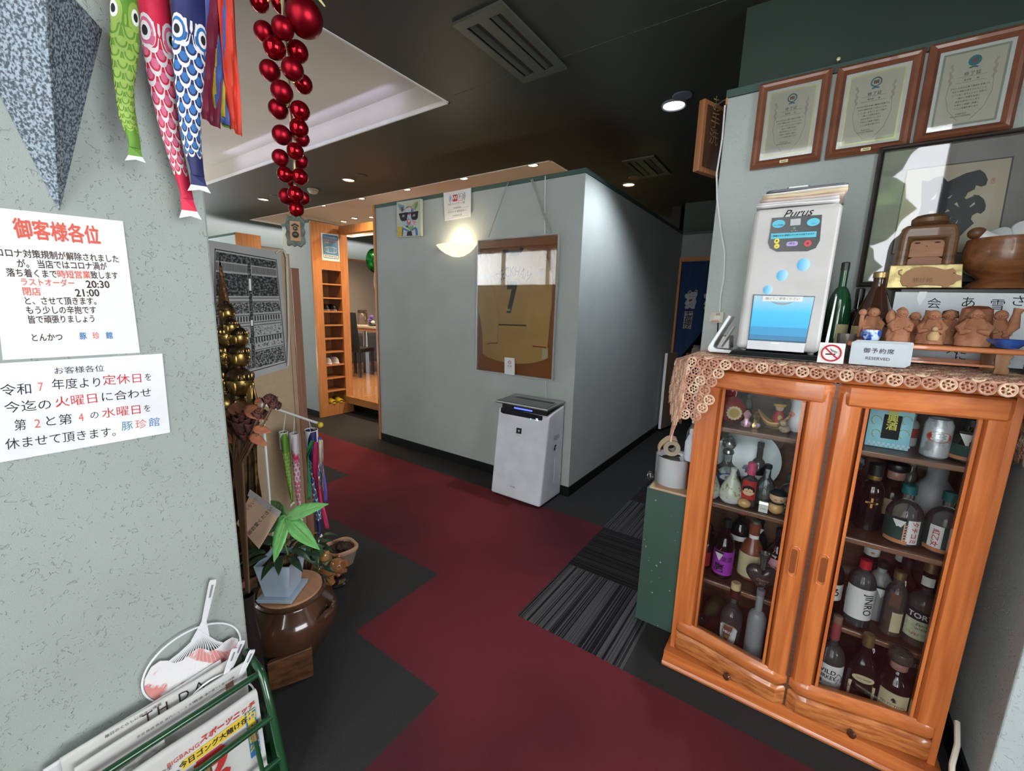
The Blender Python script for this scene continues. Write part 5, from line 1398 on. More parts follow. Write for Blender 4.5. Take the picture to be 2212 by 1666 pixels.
plate(pq, 'gilded_board', [(-0.09, 0), (0.088, 0), (0.082, 0.074), (-0.088, 0.074)], Fl, P('crumpled_gold_leaf', (0.62, 0.50, 0.24), rough=0.35, metal=0.7, col2=(0.30, 0.22, 0.09), scale=40), 0.008, bevel=0.002)
pg = [(-0.050, 0.006), (-0.058, 0.022), (-0.058, 0.036), (-0.048, 0.052), (-0.030, 0.063), (0.0, 0.067), (0.025, 0.062), (0.042, 0.055), (0.050, 0.057), (0.060, 0.060), (0.068, 0.050), (0.070, 0.040), (0.082, 0.036), (0.084, 0.026), (0.074, 0.020), (0.068, 0.012), (0.060, 0.008), (0.056, 0.0), (0.044, 0.0), (0.042, 0.006), (0.0, 0.010), (-0.020, 0.006), (-0.024, 0.0), (-0.038, 0.0), (-0.040, 0.006)]
pgo = plate(pq, 'pig_cutout', pg, Fl, P('tan_pig_wood', (0.46, 0.24, 0.12), rough=0.6), 0.013)
b = MB(); b.tube([tuple(Fl @ Vector(p)) for p in ((-0.056, 0.04, 0.011), (-0.064, 0.046, 0.011), (-0.064, 0.056, 0.011), (-0.057, 0.058, 0.011))], 0.0018, 6); b.build('curly_tail', P('tan_pig_wood', (0.46, 0.24, 0.12)), pgo)
plate(pgo, 'eye', disc(0.0016, 10, 0.064, 0.044), Fl, INK, 0.0136)
lettering(pgo, '豚珍館', P('carved_dark', (0.2, 0.09, 0.045)), Fl @ TRA((-0.005, 0.022, 0.0134)), 0.016)
bw = thing('wooden_bowl', 'large turned wooden bowl on a flared pedestal foot', 'bowl', (0.462, 1.952, 1.4835))
b = MB(); b.lathe([(0, 0), (0.078, 0.0), (0.080, 0.006), (0.066, 0.018), (0.050, 0.030), (0.055, 0.036), (0.080, 0.055), (0.092, 0.080), (0.094, 0.115), (0.088, 0.150), (0.085, 0.150), (0.088, 0.115), (0.084, 0.08), (0.06, 0.055), (0, 0.05)], 44)
b.build('bowl_body', wood('turned_bowl_wood', (0.12, 0.04, 0.015), (0.28, 0.11, 0.04), rough=0.3, axis=0, scale=4, ring=12), bw)
def loose(name, label, cat, loc, fn):
    o = thing(name, label, cat, loc)
    fn(o)
    return o
def f_pestle(o):
    b = MB(); b.M = Matrix.Rotation(-1.05, 4, 'Y'); b.lathe([(0, -0.03), (0.018, -0.03), (0.018, 0.035), (0, 0.036)], 20); b.build('stem', WHITEP, o)
    b = MB(); b.M = Matrix.Rotation(-1.05, 4, 'Y') @ Matrix.Rotation(0.5, 4, 'X'); b.lathe([(0, 0.0), (0.042, -0.004), (0.043, 0.0), (0.042, 0.003), (0, 0.006)], 28); b.build('flange', WHITEP, o)
    b = MB(); b.ball((-0.040, 0, 0.024), (0.022, 0.02, 0.018), 14, 10); b.build('grip', DOLLW, o)
loose('grinder_pestle', 'white flanged pestle with wooden grip resting in the bowl', 'pestle', (0.428, 1.935, 1.628), f_pestle)
def f_lid(o):
    b = MB(); b.M = Matrix.Rotation(1.05, 4, 'X') @ Matrix.Rotation(0.25, 4, 'Y'); b.lathe([(0, 0), (0.038, 0.0), (0.042, 0.004), (0.040, 0.008), (0.024, 0.010), (0.016, 0.016), (0.009, 0.016), (0, 0.014)], 32); b.build('lid_disc', WHITEP, o)
loose('porcelain_lid', 'round white porcelain lid standing in the wooden bowl', 'lid', (0.500, 1.96, 1.648), f_lid)

# framed diplomas
FRAMEW = wood('mahogany_frame', (0.17, 0.055, 0.028), (0.27, 0.10, 0.052), rough=0.35, axis=0, scale=3, ring=4)


def moulding(b, w, h, fw, d, F, y0=0.0):
    """Mitred picture-frame moulding with a raised ridge."""
    prof = [(0, 0), (0, d * 0.6), (fw * 0.35, d), (fw * 0.65, d * 0.9), (fw, d * 0.45), (fw, 0)]
    rings = []
    for o_, z in prof:
        rings.append([(-w / 2 + o_, -h / 2 + o_, z), (w / 2 - o_, -h / 2 + o_, z), (w / 2 - o_, h / 2 - o_, z), (-w / 2 + o_, h / 2 - o_, z)])
    vs = [tuple(F @ Vector(p)) for r in rings for p in r]
    fs = []
    for i in range(len(prof)):
        j = (i + 1) % len(prof)
        for k in range(4):
            fs.append((i * 4 + k, i * 4 + (k + 1) % 4, j * 4 + (k + 1) % 4, j * 4 + k))
    b.add(vs, fs)


SILK = P('diploma_paper', (0.60, 0.57, 0.46), rough=0.6, col2=(0.57, 0.53, 0.42), scale=4)
PALEGOLD = P('pale_gold_border', (0.72, 0.66, 0.34), rough=0.4, metal=0.2)
OLIVEB = P('olive_grey_border', (0.32, 0.33, 0.25), rough=0.5, metal=0.2)
FADED = P('faded_tan_ink', (0.52, 0.44, 0.34), rough=0.8)
TEALINK = P('teal_ink', (0.05, 0.22, 0.27), rough=0.7)
FRG = clear('picture_glass', (0.98, 0.99, 0.99), refl=1.0)
for k, (xa, xb, za, zb, lbl) in enumerate(((-0.285, -0.047, 1.980, 2.300, 'framed diploma over the towel dispenser, first from the free wall end'), (-0.032, 0.208, 1.980, 2.294, 'middle framed diploma with brass nameplate below'), (0.217, 0.452, 1.990, 2.296, 'framed diploma with solid blue emblem next to the corner'))):
    w_, h_ = xb - xa, zb - za
    o = thing('framed_diploma', lbl, 'picture', ((xa + xb) / 2, 2.10, za), 0, 'three diplomas on the wall')
    F = frame_at(((xa + xb) / 2, 2.124, (za + zb) / 2), (1, 0, 0), (0, 0, 1)); Fl = L(o, F)
    b = MB(); moulding(b, w_, h_, 0.030, 0.024, Fl); b.build('frame', FRAMEW, o)
    iw, ih = w_ - 0.058, h_ - 0.058
    pa = plate(o, 'diploma_sheet', rounded(iw, ih, 0.0005, 1), Fl, PAPER, 0.006)
    bm = OLIVEB if k == 2 else PALEGOLD
    plate(pa, 'gilt_border', rounded(iw - 0.022, ih - 0.022, 0.001, 1), Fl, bm, 0.0066)
    plate(pa, 'diploma_field', rounded(iw - 0.034, ih - 0.034, 0.001, 1), Fl, SILK, 0.0072)
    yy = ih / 2
    b = MB()
    rr = 0.0155
    if k == 2:
        b.prism(disc(rr, 28, 0, yy - 0.045), 0.0072, 0.0077, Fl)
    else:
        b.tube([tuple(Fl @ Vector((rr * 0.9 * math.cos(a), yy - 0.045 + rr * 0.9 * math.sin(a), 0.0075))) for a in [2 * PI * q / 30 for q in range(30)]], 0.0022, 5, closed=True)
    b.prism([(-0.012, yy - 0.064), (-0.004, yy - 0.061), (0.004, yy - 0.061), (0.012, yy - 0.064), (0.008, yy - 0.067), (0, yy - 0.065), (-0.008, yy - 0.067)], 0.0072, 0.0077, Fl)
    b.build('emblem_ring', TEALINK, pa)
    b = MB()
    for q in (-1, 0, 1):
        b.prism(disc(0.0026, 12, q * 0.0052, yy - 0.045, ry=0.0075), 0.0078, 0.0083, Fl)
    b.build('emblem_barrel', P('emblem_brown', (0.22, 0.12, 0.08), rough=0.7), pa)
    lettering(pa, '修了証', INK, Fl @ TRA((0, yy - 0.083, 0.0075)), 0.0125, space=1.2)
    lettering(pa, '東京都       殿', INK, Fl @ TRA((0, yy - 0.100, 0.0075)), 0.006)
    for q in range(7):
        lettering(pa, ['あなたは当社主催の講座を受講され', '所定の課程を修了されたことを', 'ここに証しますとともに今後の', '一層のご活躍を祈念し', '本証を授与いたします', '平素のご愛顧に感謝し', 'ここに証書を贈ります'][q], INK, Fl @ TRA((0, yy - 0.122 - 0.0105 * q, 0.0075)), 0.0058)
    lettering(pa, '平成年月日\n株式会社代表取締役', INK, Fl @ TRA((-0.01, yy - 0.206, 0.0075)), 0.0054, line=1.3)
    b = MB()
    for yl in (0.090, 0.106):
        b.prism([(-0.036, yy - yl - 0.0004), (0.036, yy - yl - 0.0004), (0.036, yy - yl), (-0.036, yy - yl)], 0.0072, 0.0075, Fl)
    b.build('ruled_line', INK, pa)
    for sx_ in (-1, 1):
        b = MB()
        b.tube([tuple(Fl @ Vector((sx_ * x, y, 0.0075))) for x, y in ((0.015, -yy + 0.025), (0.042, -yy + 0.06), (0.054, -0.02), (0.050, 0.03), (0.055, 0.055))], 0.0009, 5)
        for q in range(6):
            b.prism(disc(0.0035, 8, sx_ * (0.049 + 0.004 * (q % 2)), 0.022 + 0.010 * q, ry=0.007), 0.0072, 0.0075, Fl)
        b.build('barley_ear_print', FADED, pa)
    if k < 2:
        nb = plate(o, 'brass_nameplate', rounded(0.028, 0.010, 0.001, 2, 0.0, -h_ / 2 + 0.012), Fl @ TRA((0, 0, 0.0165)), PALEGOLD, 0.008)
        lettering(nb, 'Asahi', P('navy_ink', (0.02, 0.03, 0.12)), Fl @ TRA((0.0, -h_ / 2 + 0.012, 0.0248)), 0.0085, shear=0.25, bold=0.02)
    plate(o, 'glass', rounded(iw, ih, 0.0005, 1), Fl, FRG, 0.0005, base=0.0095)
# brass hook between the first two diplomas
hk = thing('picture_hook', 'small brass hook on the dark green wall above the diplomas', 'hook', (-0.035, 2.12, 2.325))
b = MB(); b.M = Matrix.Rotation(PI / 2, 4, 'X'); b.lathe([(0, -0.024), (0.004, -0.02), (0.004, 0), (0.006, 0.002), (0.006, 0.008), (0, 0.010)], 14); b.build('hook_pin', PALEGOLD, hk)

# big framed calligraphy standing behind the ornaments
ca = thing('framed_calligraphy', 'large black-framed brush calligraphy leaning on the wall behind the ornaments', 'picture', (0.335, 2.08, 1.50))
XA, XB, ZA, ZZ = 0.126, 0.549, 1.500, 1.985
F = frame_at(((XA + XB) / 2, 2.092, (ZA + ZZ) / 2), (1, 0, 0), (0, 0, 1)); Fl = L(ca, F)
b = MB(); moulding(b, XB - XA, ZZ - ZA, 0.017, 0.020, Fl); b.build('frame', P('black_brown_frame', (0.035, 0.028, 0.024), rough=0.3, coat=0.4), ca)
b = MB(); moulding(b, XB - XA - 0.030, ZZ - ZA - 0.030, 0.004, 0.014, Fl); b.build('silver_slip', P('silver_slip', (0.35, 0.33, 0.31), rough=0.3, metal=0.8), ca)
mt = plate(ca, 'mat_board', rounded(XB - XA - 0.03, ZZ - ZA - 0.03, 0.0005, 1), Fl, P('mauve_grey_mat', (0.30, 0.27, 0.27), rough=0.8), 0.004)
def cg(*p):
    return [on(F, 1880 + x / 4.627, 280 + y / 4.627) for x, y in p]
SHK = cg((372, 412), (1412, 285), (1235, 1225), (218, 1240))
plate(ca, 'mat_bevel', [(SHK[0][0] - 0.004, SHK[0][1] + 0.004), (SHK[1][0] + 0.004, SHK[1][1] + 0.004), (SHK[2][0] + 0.004, SHK[2][1] - 0.004), (SHK[3][0] - 0.004, SHK[3][1] - 0.004)], Fl, P('mat_bevel', (0.10, 0.09, 0.085), rough=0.7), 0.0045)
sk = plate(ca, 'calligraphy_sheet', SHK, Fl, P('tan_shikishi_paper', (0.56, 0.48, 0.36), rough=0.8, scale=4), 0.005)
SUMI = P('sumi_ink', (0.016, 0.02, 0.026), rough=0.6)
b = MB()
for k, pl in enumerate((((515, 510), (575, 522), (650, 480), (715, 468), (770, 525), (950, 440), (1090, 405), (1140, 440), (1170, 505), (1150, 560), (1105, 575), (1050, 560), (1040, 600), (960, 640), (880, 640), (820, 655), (765, 690), (700, 650), (640, 620), (510, 590)),
           ((512, 570), (505, 760), (465, 892), (650, 895), (745, 880), (775, 690), (680, 640), (600, 600)),
           ((680, 610), (880, 620), (970, 630), (940, 695), (1020, 655), (1080, 660), (1130, 700), (1150, 760), (1140, 810), (1100, 845), (1060, 835), (1010, 865), (1000, 900), (1030, 940), (960, 1000), (900, 1060), (830, 1130), (740, 1150), (690, 900), (720, 760)))):
    b.prism(cg(*pl), 0.005, 0.0056 + 0.0001 * k, Fl)
b.build('brush_character', SUMI, sk)
b = MB()
for pl in (((765, 690), (818, 653), (790, 690)), ((833, 750), (862, 728), (882, 782)), ((738, 832), (768, 798), (790, 818)), ((756, 912), (806, 878), (790, 908)), ((812, 985), (876, 898), (850, 960), (825, 997)), ((936, 680), (1022, 652), (1028, 668), (952, 700)), ((984, 775), (1034, 728), (1042, 750), (996, 779)), ((603, 700), (660, 642), (645, 690), (615, 706)), ((572, 858), (585, 820), (632, 820), (622, 862))):
    b.prism(cg(*pl), 0.0058, 0.0062, Fl)
b.build('paper_slit', P('tan_shikishi_paper', (0.56, 0.48, 0.36)), sk)  # slits of bare tan paper left between the brush strokes
lettering(sk, '家\n印', P('seal_red', (0.58, 0.22, 0.15), rough=0.8), Fl @ TRA((*cg((1220, 520))[0], 0.0052)), 0.011, bold=0.02, line=0.8)
lettering(sk, '夢', P('seal_brown', (0.30, 0.12, 0.08), rough=0.8), Fl @ TRA((*cg((320, 1015))[0], 0.0052)), 0.014)
plate(ca, 'glass', rounded(XB - XA - 0.03, ZZ - ZA - 0.03, 0.0005, 1), Fl, FRG, 0.0005, base=0.0105)

# cable, wall plate and hanging sign at the wall end
o = thing('wall_cable', 'white cable running down the wall end to the thermostat', 'cable', (-0.36, 2.12, 1.4))
b = wb(o)
pts = [hitp(px, py, 1, 2.124) for px, py in ((1566, 228), (1560, 300), (1548, 375), (1549, 430), (1558, 500), (1566, 545), (1564, 600), (1557, 640), (1555, 676))]
b.tube(pts, 0.0036, 8); b.build('cable_sheath', WHITEP, o)
b = wb(o); b.tube([hitp(1551, 697, 1, 2.124), hitp(1550, 725, 1, 2.124), hitp(1556, 760, 1, 2.12)], 0.003, 8); b.build('lower_lead', BLACK, o)
o = thing('thermostat', 'yellowed white thermostat plate on the wall end', 'switch', (-0.348, 2.12, 1.37))
F = frame_at((-0.348, 2.1285, 1.370), (1, 0, 0), (0, 0, 1)); Fl = L(o, F)
plate(o, 'wall_plate', rounded(0.056, 0.048, 0.004, 3), Fl, P('yellowed_plastic', (0.62, 0.57, 0.46), rough=0.5), 0.010, bevel=0.002)
plate(o, 'display', rounded(0.026, 0.014, 0.001, 1, 0.003, -0.001), Fl, P('pale_display', (0.70, 0.70, 0.62), rough=0.3), 0.0112)
plate(o, 'tag', [(-0.022, -0.021), (0.012, -0.019), (0.010, -0.014), (-0.022, -0.015)], Fl, P('orange_label_band', (0.55, 0.22, 0.10)), 0.0108)
lettering(o, '温度', INK, Fl @ TRA((0.004, 0.0135, 0.0104)), 0.009)
sg = thing('carved_sign', 'carved wooden sign board hanging at the wall end', 'sign', (-0.477, 2.2, 2.0))
d_ = Vector((0.056, 0.14, 0)).normalized()
F = frame_at((-0.455, 2.18, 2.150), d_, (0, 0, 1)); Fl = L(sg, F)
plate(sg, 'board', [(-0.085, -0.145), (0.075, -0.145), (0.075, 0.145), (-0.085, 0.145)], Fl @ TRA((0, 0, -0.03)), wood('sign_board_wood', (0.24, 0.09, 0.035), (0.36, 0.15, 0.06), axis=2), 0.03, bevel=0.005)
sf = plate(sg, 'carved_panel', [(-0.065, -0.125), (0.070, -0.125), (0.070, 0.125), (-0.065, 0.125)], Fl, wood('dark_sign_panel', (0.05, 0.02, 0.012), (0.09, 0.04, 0.02), axis=2), 0.0012)
lettering(sf, 'お\n手\n洗', P('incised_gold', (0.32, 0.22, 0.12), rough=0.6), Fl @ TRA((0, 0.07, 0.0014)), 0.07, line=0.95)
b = wb(sg); b.tube([(-0.452, 2.19, 2.295), (-0.43, 2.18, 2.30), (-0.404, 2.17, 2.30)], 0.003, 6); b.build('hanger', STEEL, sg)

# green box with rolls beside the cabinet
gb = thing('green_box', 'narrow scuffed dark green wooden box beside the cabinet', 'box', (-0.41, 1.85, 0))
GRNB = P('scuffed_green_paint', (0.055, 0.105, 0.085), rough=0.45, col2=(0.045, 0.09, 0.07), scale=4)
n, l, bb = nodes_of(GRNB)
rp = [x for x in n if x.type == 'VALTORGB'][0]
tc = [x for x in n if x.type == 'TEX_COORD'][0]
no = n.new('ShaderNodeTexNoise'); no.inputs['Scale'].default_value = 60; no.inputs['Detail'].default_value = 4
r = n.new('ShaderNodeValToRGB'); r.color_ramp.elements[0].position = 0.715; r.color_ramp.elements[1].position = 0.735
mx = n.new('ShaderNodeMix'); mx.data_type = 'RGBA'; mx.inputs[7].default_value = (0.62, 0.6, 0.55, 1)
l.new(tc.outputs['Object'], no.inputs['Vector']); l.new(no.outputs['Fac'], r.inputs['Fac']); l.new(r.outputs['Color'], mx.inputs[0]); l.new(rp.outputs['Color'], mx.inputs[6]); l.new(mx.outputs[2], bb.inputs['Base Color'])
b = wb(gb); b.box(-0.487, 1.755, 0.001, -0.325, 2.0, 0.640); b.build('box_body', GRNB, gb, bevel=0.003)
b = wb(gb); b.box(-0.475, 1.752, 0.6405, -0.325, 2.0, 0.650); b.build('lid_board', P('raw_plywood', (0.56, 0.38, 0.24), rough=0.7), gb, bevel=0.001)
ro = thing('towel_roll', 'large white towel roll in a clear plastic wrapper on the green box', 'roll', (-0.405, 1.86, 0.651))
b = MB(); b.lathe([(0.02, 0.0), (0.076, 0.0), (0.079, 0.004), (0.079, 0.118), (0.076, 0.122), (0.02, 0.122)], 36); b.build('roll_body', P('soft_white_tissue', (0.80, 0.80, 0.80), rough=0.9), ro)
b = MB(); b.lathe([(0.081, 0.002), (0.0815, 0.06), (0.082, 0.124), (0.06, 0.130), (0.03, 0.128)], 40, wob=lambda a, z: 1 + 0.012 * math.sin(9 * a + 25 * z)); b.ball((-0.088, -0.045, 0.02), (0.016, 0.014, 0.024), 10, 8)
b.build('plastic_wrap', clear('crinkled_wrap', (0.96, 0.97, 0.98), rough=0.12, refl=1.6), ro)
cr = thing('tape_roll', 'small roll with a curled tan felt strip on the towel roll', 'roll', (-0.432, 1.825, 0.783))
b = MB(); b.M = Matrix.Rotation(0.35, 4, 'Z') @ Matrix.Rotation(PI / 2, 4, 'X'); b.lathe([(0.016, -0.025), (0.034, -0.025), (0.034, 0.025), (0.016, 0.025), (0.016, -0.025)], 30, c=(0.012, 0.034, 0)); b.build('roll_core', P('clear_tape_roll', (0.45, 0.40, 0.32), rough=0.2, coat=0.4), cr)
b = MB(); b.M = Matrix.Rotation(0.35, 4, 'Z')
b.grid(lambda u, v: (0.012 - (0.037 + 0.01 * max(0, u - 0.5)) * math.sin(-0.5 + u * 2.6) - 0.03 * max(0, u - 0.55), -0.028 + 0.056 * v, 0.034 + 0.040 * math.cos(-0.5 + u * 2.6) - 0.0 * u), 16, 3)
b.build('felt_strip', P('tan_felt', (0.48, 0.35, 0.22), rough=0.95), cr, solid=0.006)
for x, y, r_, h_, m_, lb_ in ((-0.352, 1.93, 0.032, 0.15, clear('clear_plastic', (0.92, 0.93, 0.93), body=0.12), 'clear plastic bottle with a white cap behind the rolls'), (-0.342, 1.835, 0.026, 0.125, P('milky_plastic', (0.62, 0.68, 0.78), rough=0.3), 'milky white plastic bottle standing against the cabinet side')):
    o = thing('plastic_bottle', lb_, 'bottle', (x, y, 0.774), 0, None)
    b = MB(); b.lathe([(0, 0), (r_, 0), (r_ * 1.02, 0.006), (r_, h_ * 0.62), (r_ * 0.55, h_ * 0.86), (r_ * 0.42, h_ * 0.9), (r_ * 0.42, h_)], 24); b.build('bottle_body', m_, o)
    b = MB(); b.lathe(capp(r_ * 0.5, h_ * 0.93, h_ * 1.08), 18); b.build('cap', WHITEP, o)
# pale cable at the cabinet's foot
o = thing('floor_cable', 'cream power cable trailing down beside the cabinet end', 'cable', (0.50, 1.6, 0))
b = wb(o)
b.tube([(0.515, 1.66, 0.20), (0.508, 1.60, 0.17), (0.500, 1.575, 0.12), (0.497, 1.53, 0.07), (0.500, 1.47, 0.03), (0.49, 1.40, 0.008), (0.44, 1.34, 0.008)], 0.007, 8)
b.build('cable_sheath', P('cream_cable', (0.62, 0.58, 0.48), rough=0.5, col2=(0.3, 0.27, 0.2), scale=60, lo=0.3, hi=0.36), o)
# ------------------------------------------------------------------ partition wall
jf = thing('framed_shirt', 'framed yellow football shirt with black number hanging on the partition', 'picture', (-1.86, 2.68, 0.87))
FJ = frame_at((-1.861, 2.706, 1.3855), (1, 0, 0), (0, 0, 1)); Fl = L(jf, FJ)
JW, JH = 0.730, 1.040
b = MB(); moulding(b, JW, JH, 0.013, 0.024, Fl); b.build('frame', P('white_aluminium', (0.68, 0.69, 0.70), rough=0.35, metal=0.3), jf)
plate(jf, 'backing_felt', rounded(JW - 0.02, JH - 0.02, 0.001, 1), Fl, P('rust_orange_felt', (0.36, 0.115, 0.022), rough=0.95), 0.004)
SHIRT = P('yellow_shirt_fabric', (0.66, 0.40, 0.12), rough=0.85, col2=(0.60, 0.35, 0.10), scale=5, bump=0.15, bscale=30)
SLEEVE = P('yellow_sleeve_fabric', (0.68, 0.42, 0.13), rough=0.85, col2=(0.61, 0.36, 0.10), scale=5, bump=0.15, bscale=30)
def cj(*p):
    return [on(FJ, 1030 + x / 5.047, 500 + y / 5.047) for x, y in p]
body = cj((295, 212), (180, 248), (120, 245), (110, 560), (150, 800), (75, 1090), (75, 1330), (130, 1370), (230, 1405), (330, 1432), (420, 1443), (520, 1445), (600, 1440), (720, 1412), (785, 1385), (785, 1270), (770, 900), (730, 205), (620, 215), (520, 190), (490, 250), (410, 268), (330, 258))
sh = plate(jf, 'shirt_body', body, Fl, SHIRT, 0.012, base=0.004, bevel=0.003)
sl1 = plate(jf, 'sleeve', cj((120, 240), (75, 238), (35, 330), (45, 560), (25, 700), (30, 830), (55, 960), (75, 1090), (80, 1210), (120, 1215), (238, 1213), (248, 1100), (253, 940), (215, 700), (180, 560)), Fl, SLEEVE, 0.018, base=0.004, bevel=0.004)
sl2 = plate(jf, 'sleeve', cj((735, 205), (790, 330), (830, 480), (840, 560), (830, 800), (800, 1090), (785, 1260), (765, 1262), (628, 1246), (590, 1150), (545, 1000), (560, 860), (600, 640), (660, 420)), Fl, SLEEVE, 0.018, base=0.004, bevel=0.004)
for s_, cu2 in ((sl1, ((118, 1224), (170, 1212), (238, 1212), (238, 1222), (170, 1222), (122, 1232))), (sl2, ((628, 1244), (765, 1258), (765, 1270), (628, 1256)))):
    plate(s_, 'cuff_trim', cj(*cu2), Fl, P('dark_red_trim', (0.30, 0.02, 0.015), rough=0.8), 0.0232)
plate(sh, 'collar', cj((290, 212), (325, 198), (380, 215), (470, 208), (500, 172), (527, 192), (505, 225), (470, 258), (420, 270), (360, 270), (310, 245)), Fl, P('charcoal_collar', (0.035, 0.03, 0.025), rough=0.8), 0.0195)
plate(sh, 'chest_line', cj((252, 1010), (575, 1019), (575, 1034), (252, 1024)), Fl, INK, 0.0168)
nm7 = plate(sh, 'number_seven', cj((343, 545), (453, 542), (452, 600), (438, 660), (382, 892), (337, 890), (394, 632), (343, 634)), Fl, P('faded_black_print', (0.03, 0.025, 0.02), rough=0.7), 0.0170)
plate(nm7, 'number_badge', cj((345, 845), (380, 850), (376, 868), (342, 864)), Fl, FADED, 0.0174)
cx_, cy_ = cj((412, 430))[0]
lettering(sh, 'BECKHAM', P('faded_black_print', (0.03, 0.025, 0.02)), Fl @ TRA((cx_ + 0.002, cy_ - 0.008, 0.0166)), 0.108, sx=0.60, arc=0.22, space=1.08)
for px, py in ((708, 455), (135, 490)):
    qx, qy = cj((px, py))[0]
    b = MB(); b.tube([tuple(Fl @ Vector((qx + x, qy + y, 0.0226))) for x, y in ((-0.045, 0.03), (0.045, 0.03), (0, -0.045))], 0.0012, 5, closed=True)
    b.prism(disc(0.016, 10, qx, qy, ry=0.02), 0.0222, 0.0228, Fl)
    b.build('sleeve_badge', FADED, sl2 if px > 400 else sl1)
plate(jf, 'care_label', cj((725, 1285), (787, 1275), (785, 1380), (722, 1398)), Fl, CREAM, 0.0168)
plate(jf, 'front_acrylic', rounded(JW - 0.02, JH - 0.02, 0.001, 1), Fl, clear('picture_acrylic', (0.98, 0.98, 0.98), refl=1.2), 0.0006, base=0.0242)
CORD = P('grey_cotton_cord', (0.42, 0.42, 0.38), rough=0.9)
b = wb(jf)
for (x0, y0), (x1, y1) in (((1098, 394), (1055, 513)), ((1147, 388), (1189, 507)), ((1150, 387), (1192, 507))):
    b.tube([hitp(x0, y0, 1, 2.703), hitp(x1, y1, 1, 2.695)], 0.0035, 6)
b.build('hanging_cord', CORD, jf)
ns = thing('no_smoking_card', 'small white no smoking card tucked into the shirt frame', 'sign', (-1.83, 2.68, 0.88))
F = frame_at((0, 2.678, 0), (1, 0, 0), (0, 0, 1)); Fn = L(ns, F)
def px_on(F, *p):
    return [on(F, *q) for q in p]
plate(ns, 'card', px_on(F, (1090, 772), (1112, 774), (1112, 811), (1090, 807)), Fn, PAPER, 0.0015)
cx_, cy_ = on(F, 1101, 783)
b = MB(); b.tube([tuple(Fn @ Vector((cx_ + 0.013 * math.cos(a), cy_ + 0.013 * math.sin(a), 0.002))) for a in [2 * PI * k / 24 for k in range(24)]], 0.0018, 5, closed=True)
b.tube([tuple(Fn @ Vector((cx_ + q * 0.009, cy_ - q * 0.009, 0.002))) for q in (-1, 1)], 0.0015, 5)
b.build('prohibition_ring', SIGR, ns)
lettering(ns, '禁  煙', INK, Fn @ TRA((cx_, cy_ - 0.030, 0.0016)), 0.014, bold=0.01)
lettering(ns, 'NO SMOKING', GREYI, Fn @ TRA((cx_, cy_ - 0.044, 0.0016)), 0.006)
o = thing('partition_cable', 'thin white cable over the partition top running down behind the shirt frame', 'cable', (-1.6, 2.70, 2.3))
b = wb(o); b.tube([hitp(1180, 378, 1, 2.72), hitp(1178, 381, 1, 2.703), hitp(1177, 430, 1, 2.702), hitp(1177, 507, 1, 2.702)], 0.004, 7); b.tube([hitp(1179, 822, 1, 2.704), hitp(1180, 862, 1, 2.704)], 0.003, 6)
b.build('cable_sheath', WHITEP, o)

# alabaster half-bowl wall lamp
sc = thing('wall_sconce', 'glowing alabaster half-bowl wall lamp on the grey partition', 'lamp', (-2.445, 2.71, 1.84))
ALAB = P('lit_alabaster', (0.85, 0.72, 0.52), rough=0.4, emit=1.0, emitcol=(1.0, 0.80, 0.50), col2=(0.75, 0.55, 0.36), scale=6)
n, l, bb = nodes_of(ALAB)
rp = [x for x in n if x.type == 'VALTORGB'][0]
l.new(rp.outputs['Color'], bb.inputs['Emission Color'])
b = MB(); b.lathe([(0.0, -0.055), (0.06, -0.048), (0.12, -0.025), (0.165, 0.005), (0.195, 0.035), (0.190, 0.036), (0.155, 0.008), (0.11, -0.02), (0, -0.045)], 32, a0=-PI - 0.0, a1=0.0, sy=0.85)
b.build('alabaster_bowl', ALAB, sc)
b = MB(); b.box(-0.06, -0.012, -0.03, 0.06, 0, 0.02); b.build('wall_bracket', STEEL, sc)
b = MB(); b.ball((0.03, -0.06, 0.0), 0.018, 12, 8); b.build('bulb', P('lit_bulb', (1, 0.9, 0.7), emit=4.0, emitcol=(1, 0.82, 0.5)), sc)
lamp('sconce_lamp', 'POINT', (-2.41, 2.64, 1.90), 2.2, (1.0, 0.82, 0.55), radius=0.03)

# notices hung over the partition's top edge
wf = thing('wifi_notice', 'white wireless network notice taped below the partition\'s top edge', 'notice', (-2.45, 2.70, 2.09))
F = frame_at((-2.453, 2.6995, 2.192), (1, 0, 0), (0, 0.0, 1)); Fw = L(wf, F)
plate(wf, 'sheet', px_on(F, (958, 417), (1018, 406), (1017, 468), (961, 478)), Fw, PAPER, 0.0012)
bx_ = plate(wf, 'logo_red_box', rounded(0.052, 0.05, 0.008, 4, *on(F, 983, 428)), Fw, SIGR, 0.002)
lettering(bx_, 'Wi', PAPER, Fw @ TRA((*on(F, 983, 428), 0.0022)), 0.042, bold=0.02)
b = MB(); qx, qy = on(F, 994.5, 426); b.tube([tuple(Fw @ Vector((qx + x, qy + y, 0.0016))) for x, y in rounded(0.052, 0.05, 0.008, 4)], 0.0012, 5, closed=True); bx2 = b.build('logo_outline', SIGR, wf)
lettering(bx2, 'Fi', GREYI, Fw @ TRA((qx, qy, 0.0016)), 0.042)
b = MB()
for sgn, (px, py) in ((-1, (975, 430)), (1, (1001, 424))):
    qx, qy = on(F, px, py)
    for k in range(3):
        rr = 0.014 + 0.009 * k
        b.tube([tuple(Fw @ Vector((qx + sgn * (rr * math.cos(a) - 0.012), qy + rr * math.sin(a) * 1.2, 0.0016))) for a in [-0.9 + 0.18 * q for q in range(11)]], 0.0016, 5)
b.build('signal_arcs', BLUEINK, wf)
NAVY = P('navy_ink', (0.02, 0.03, 0.12))
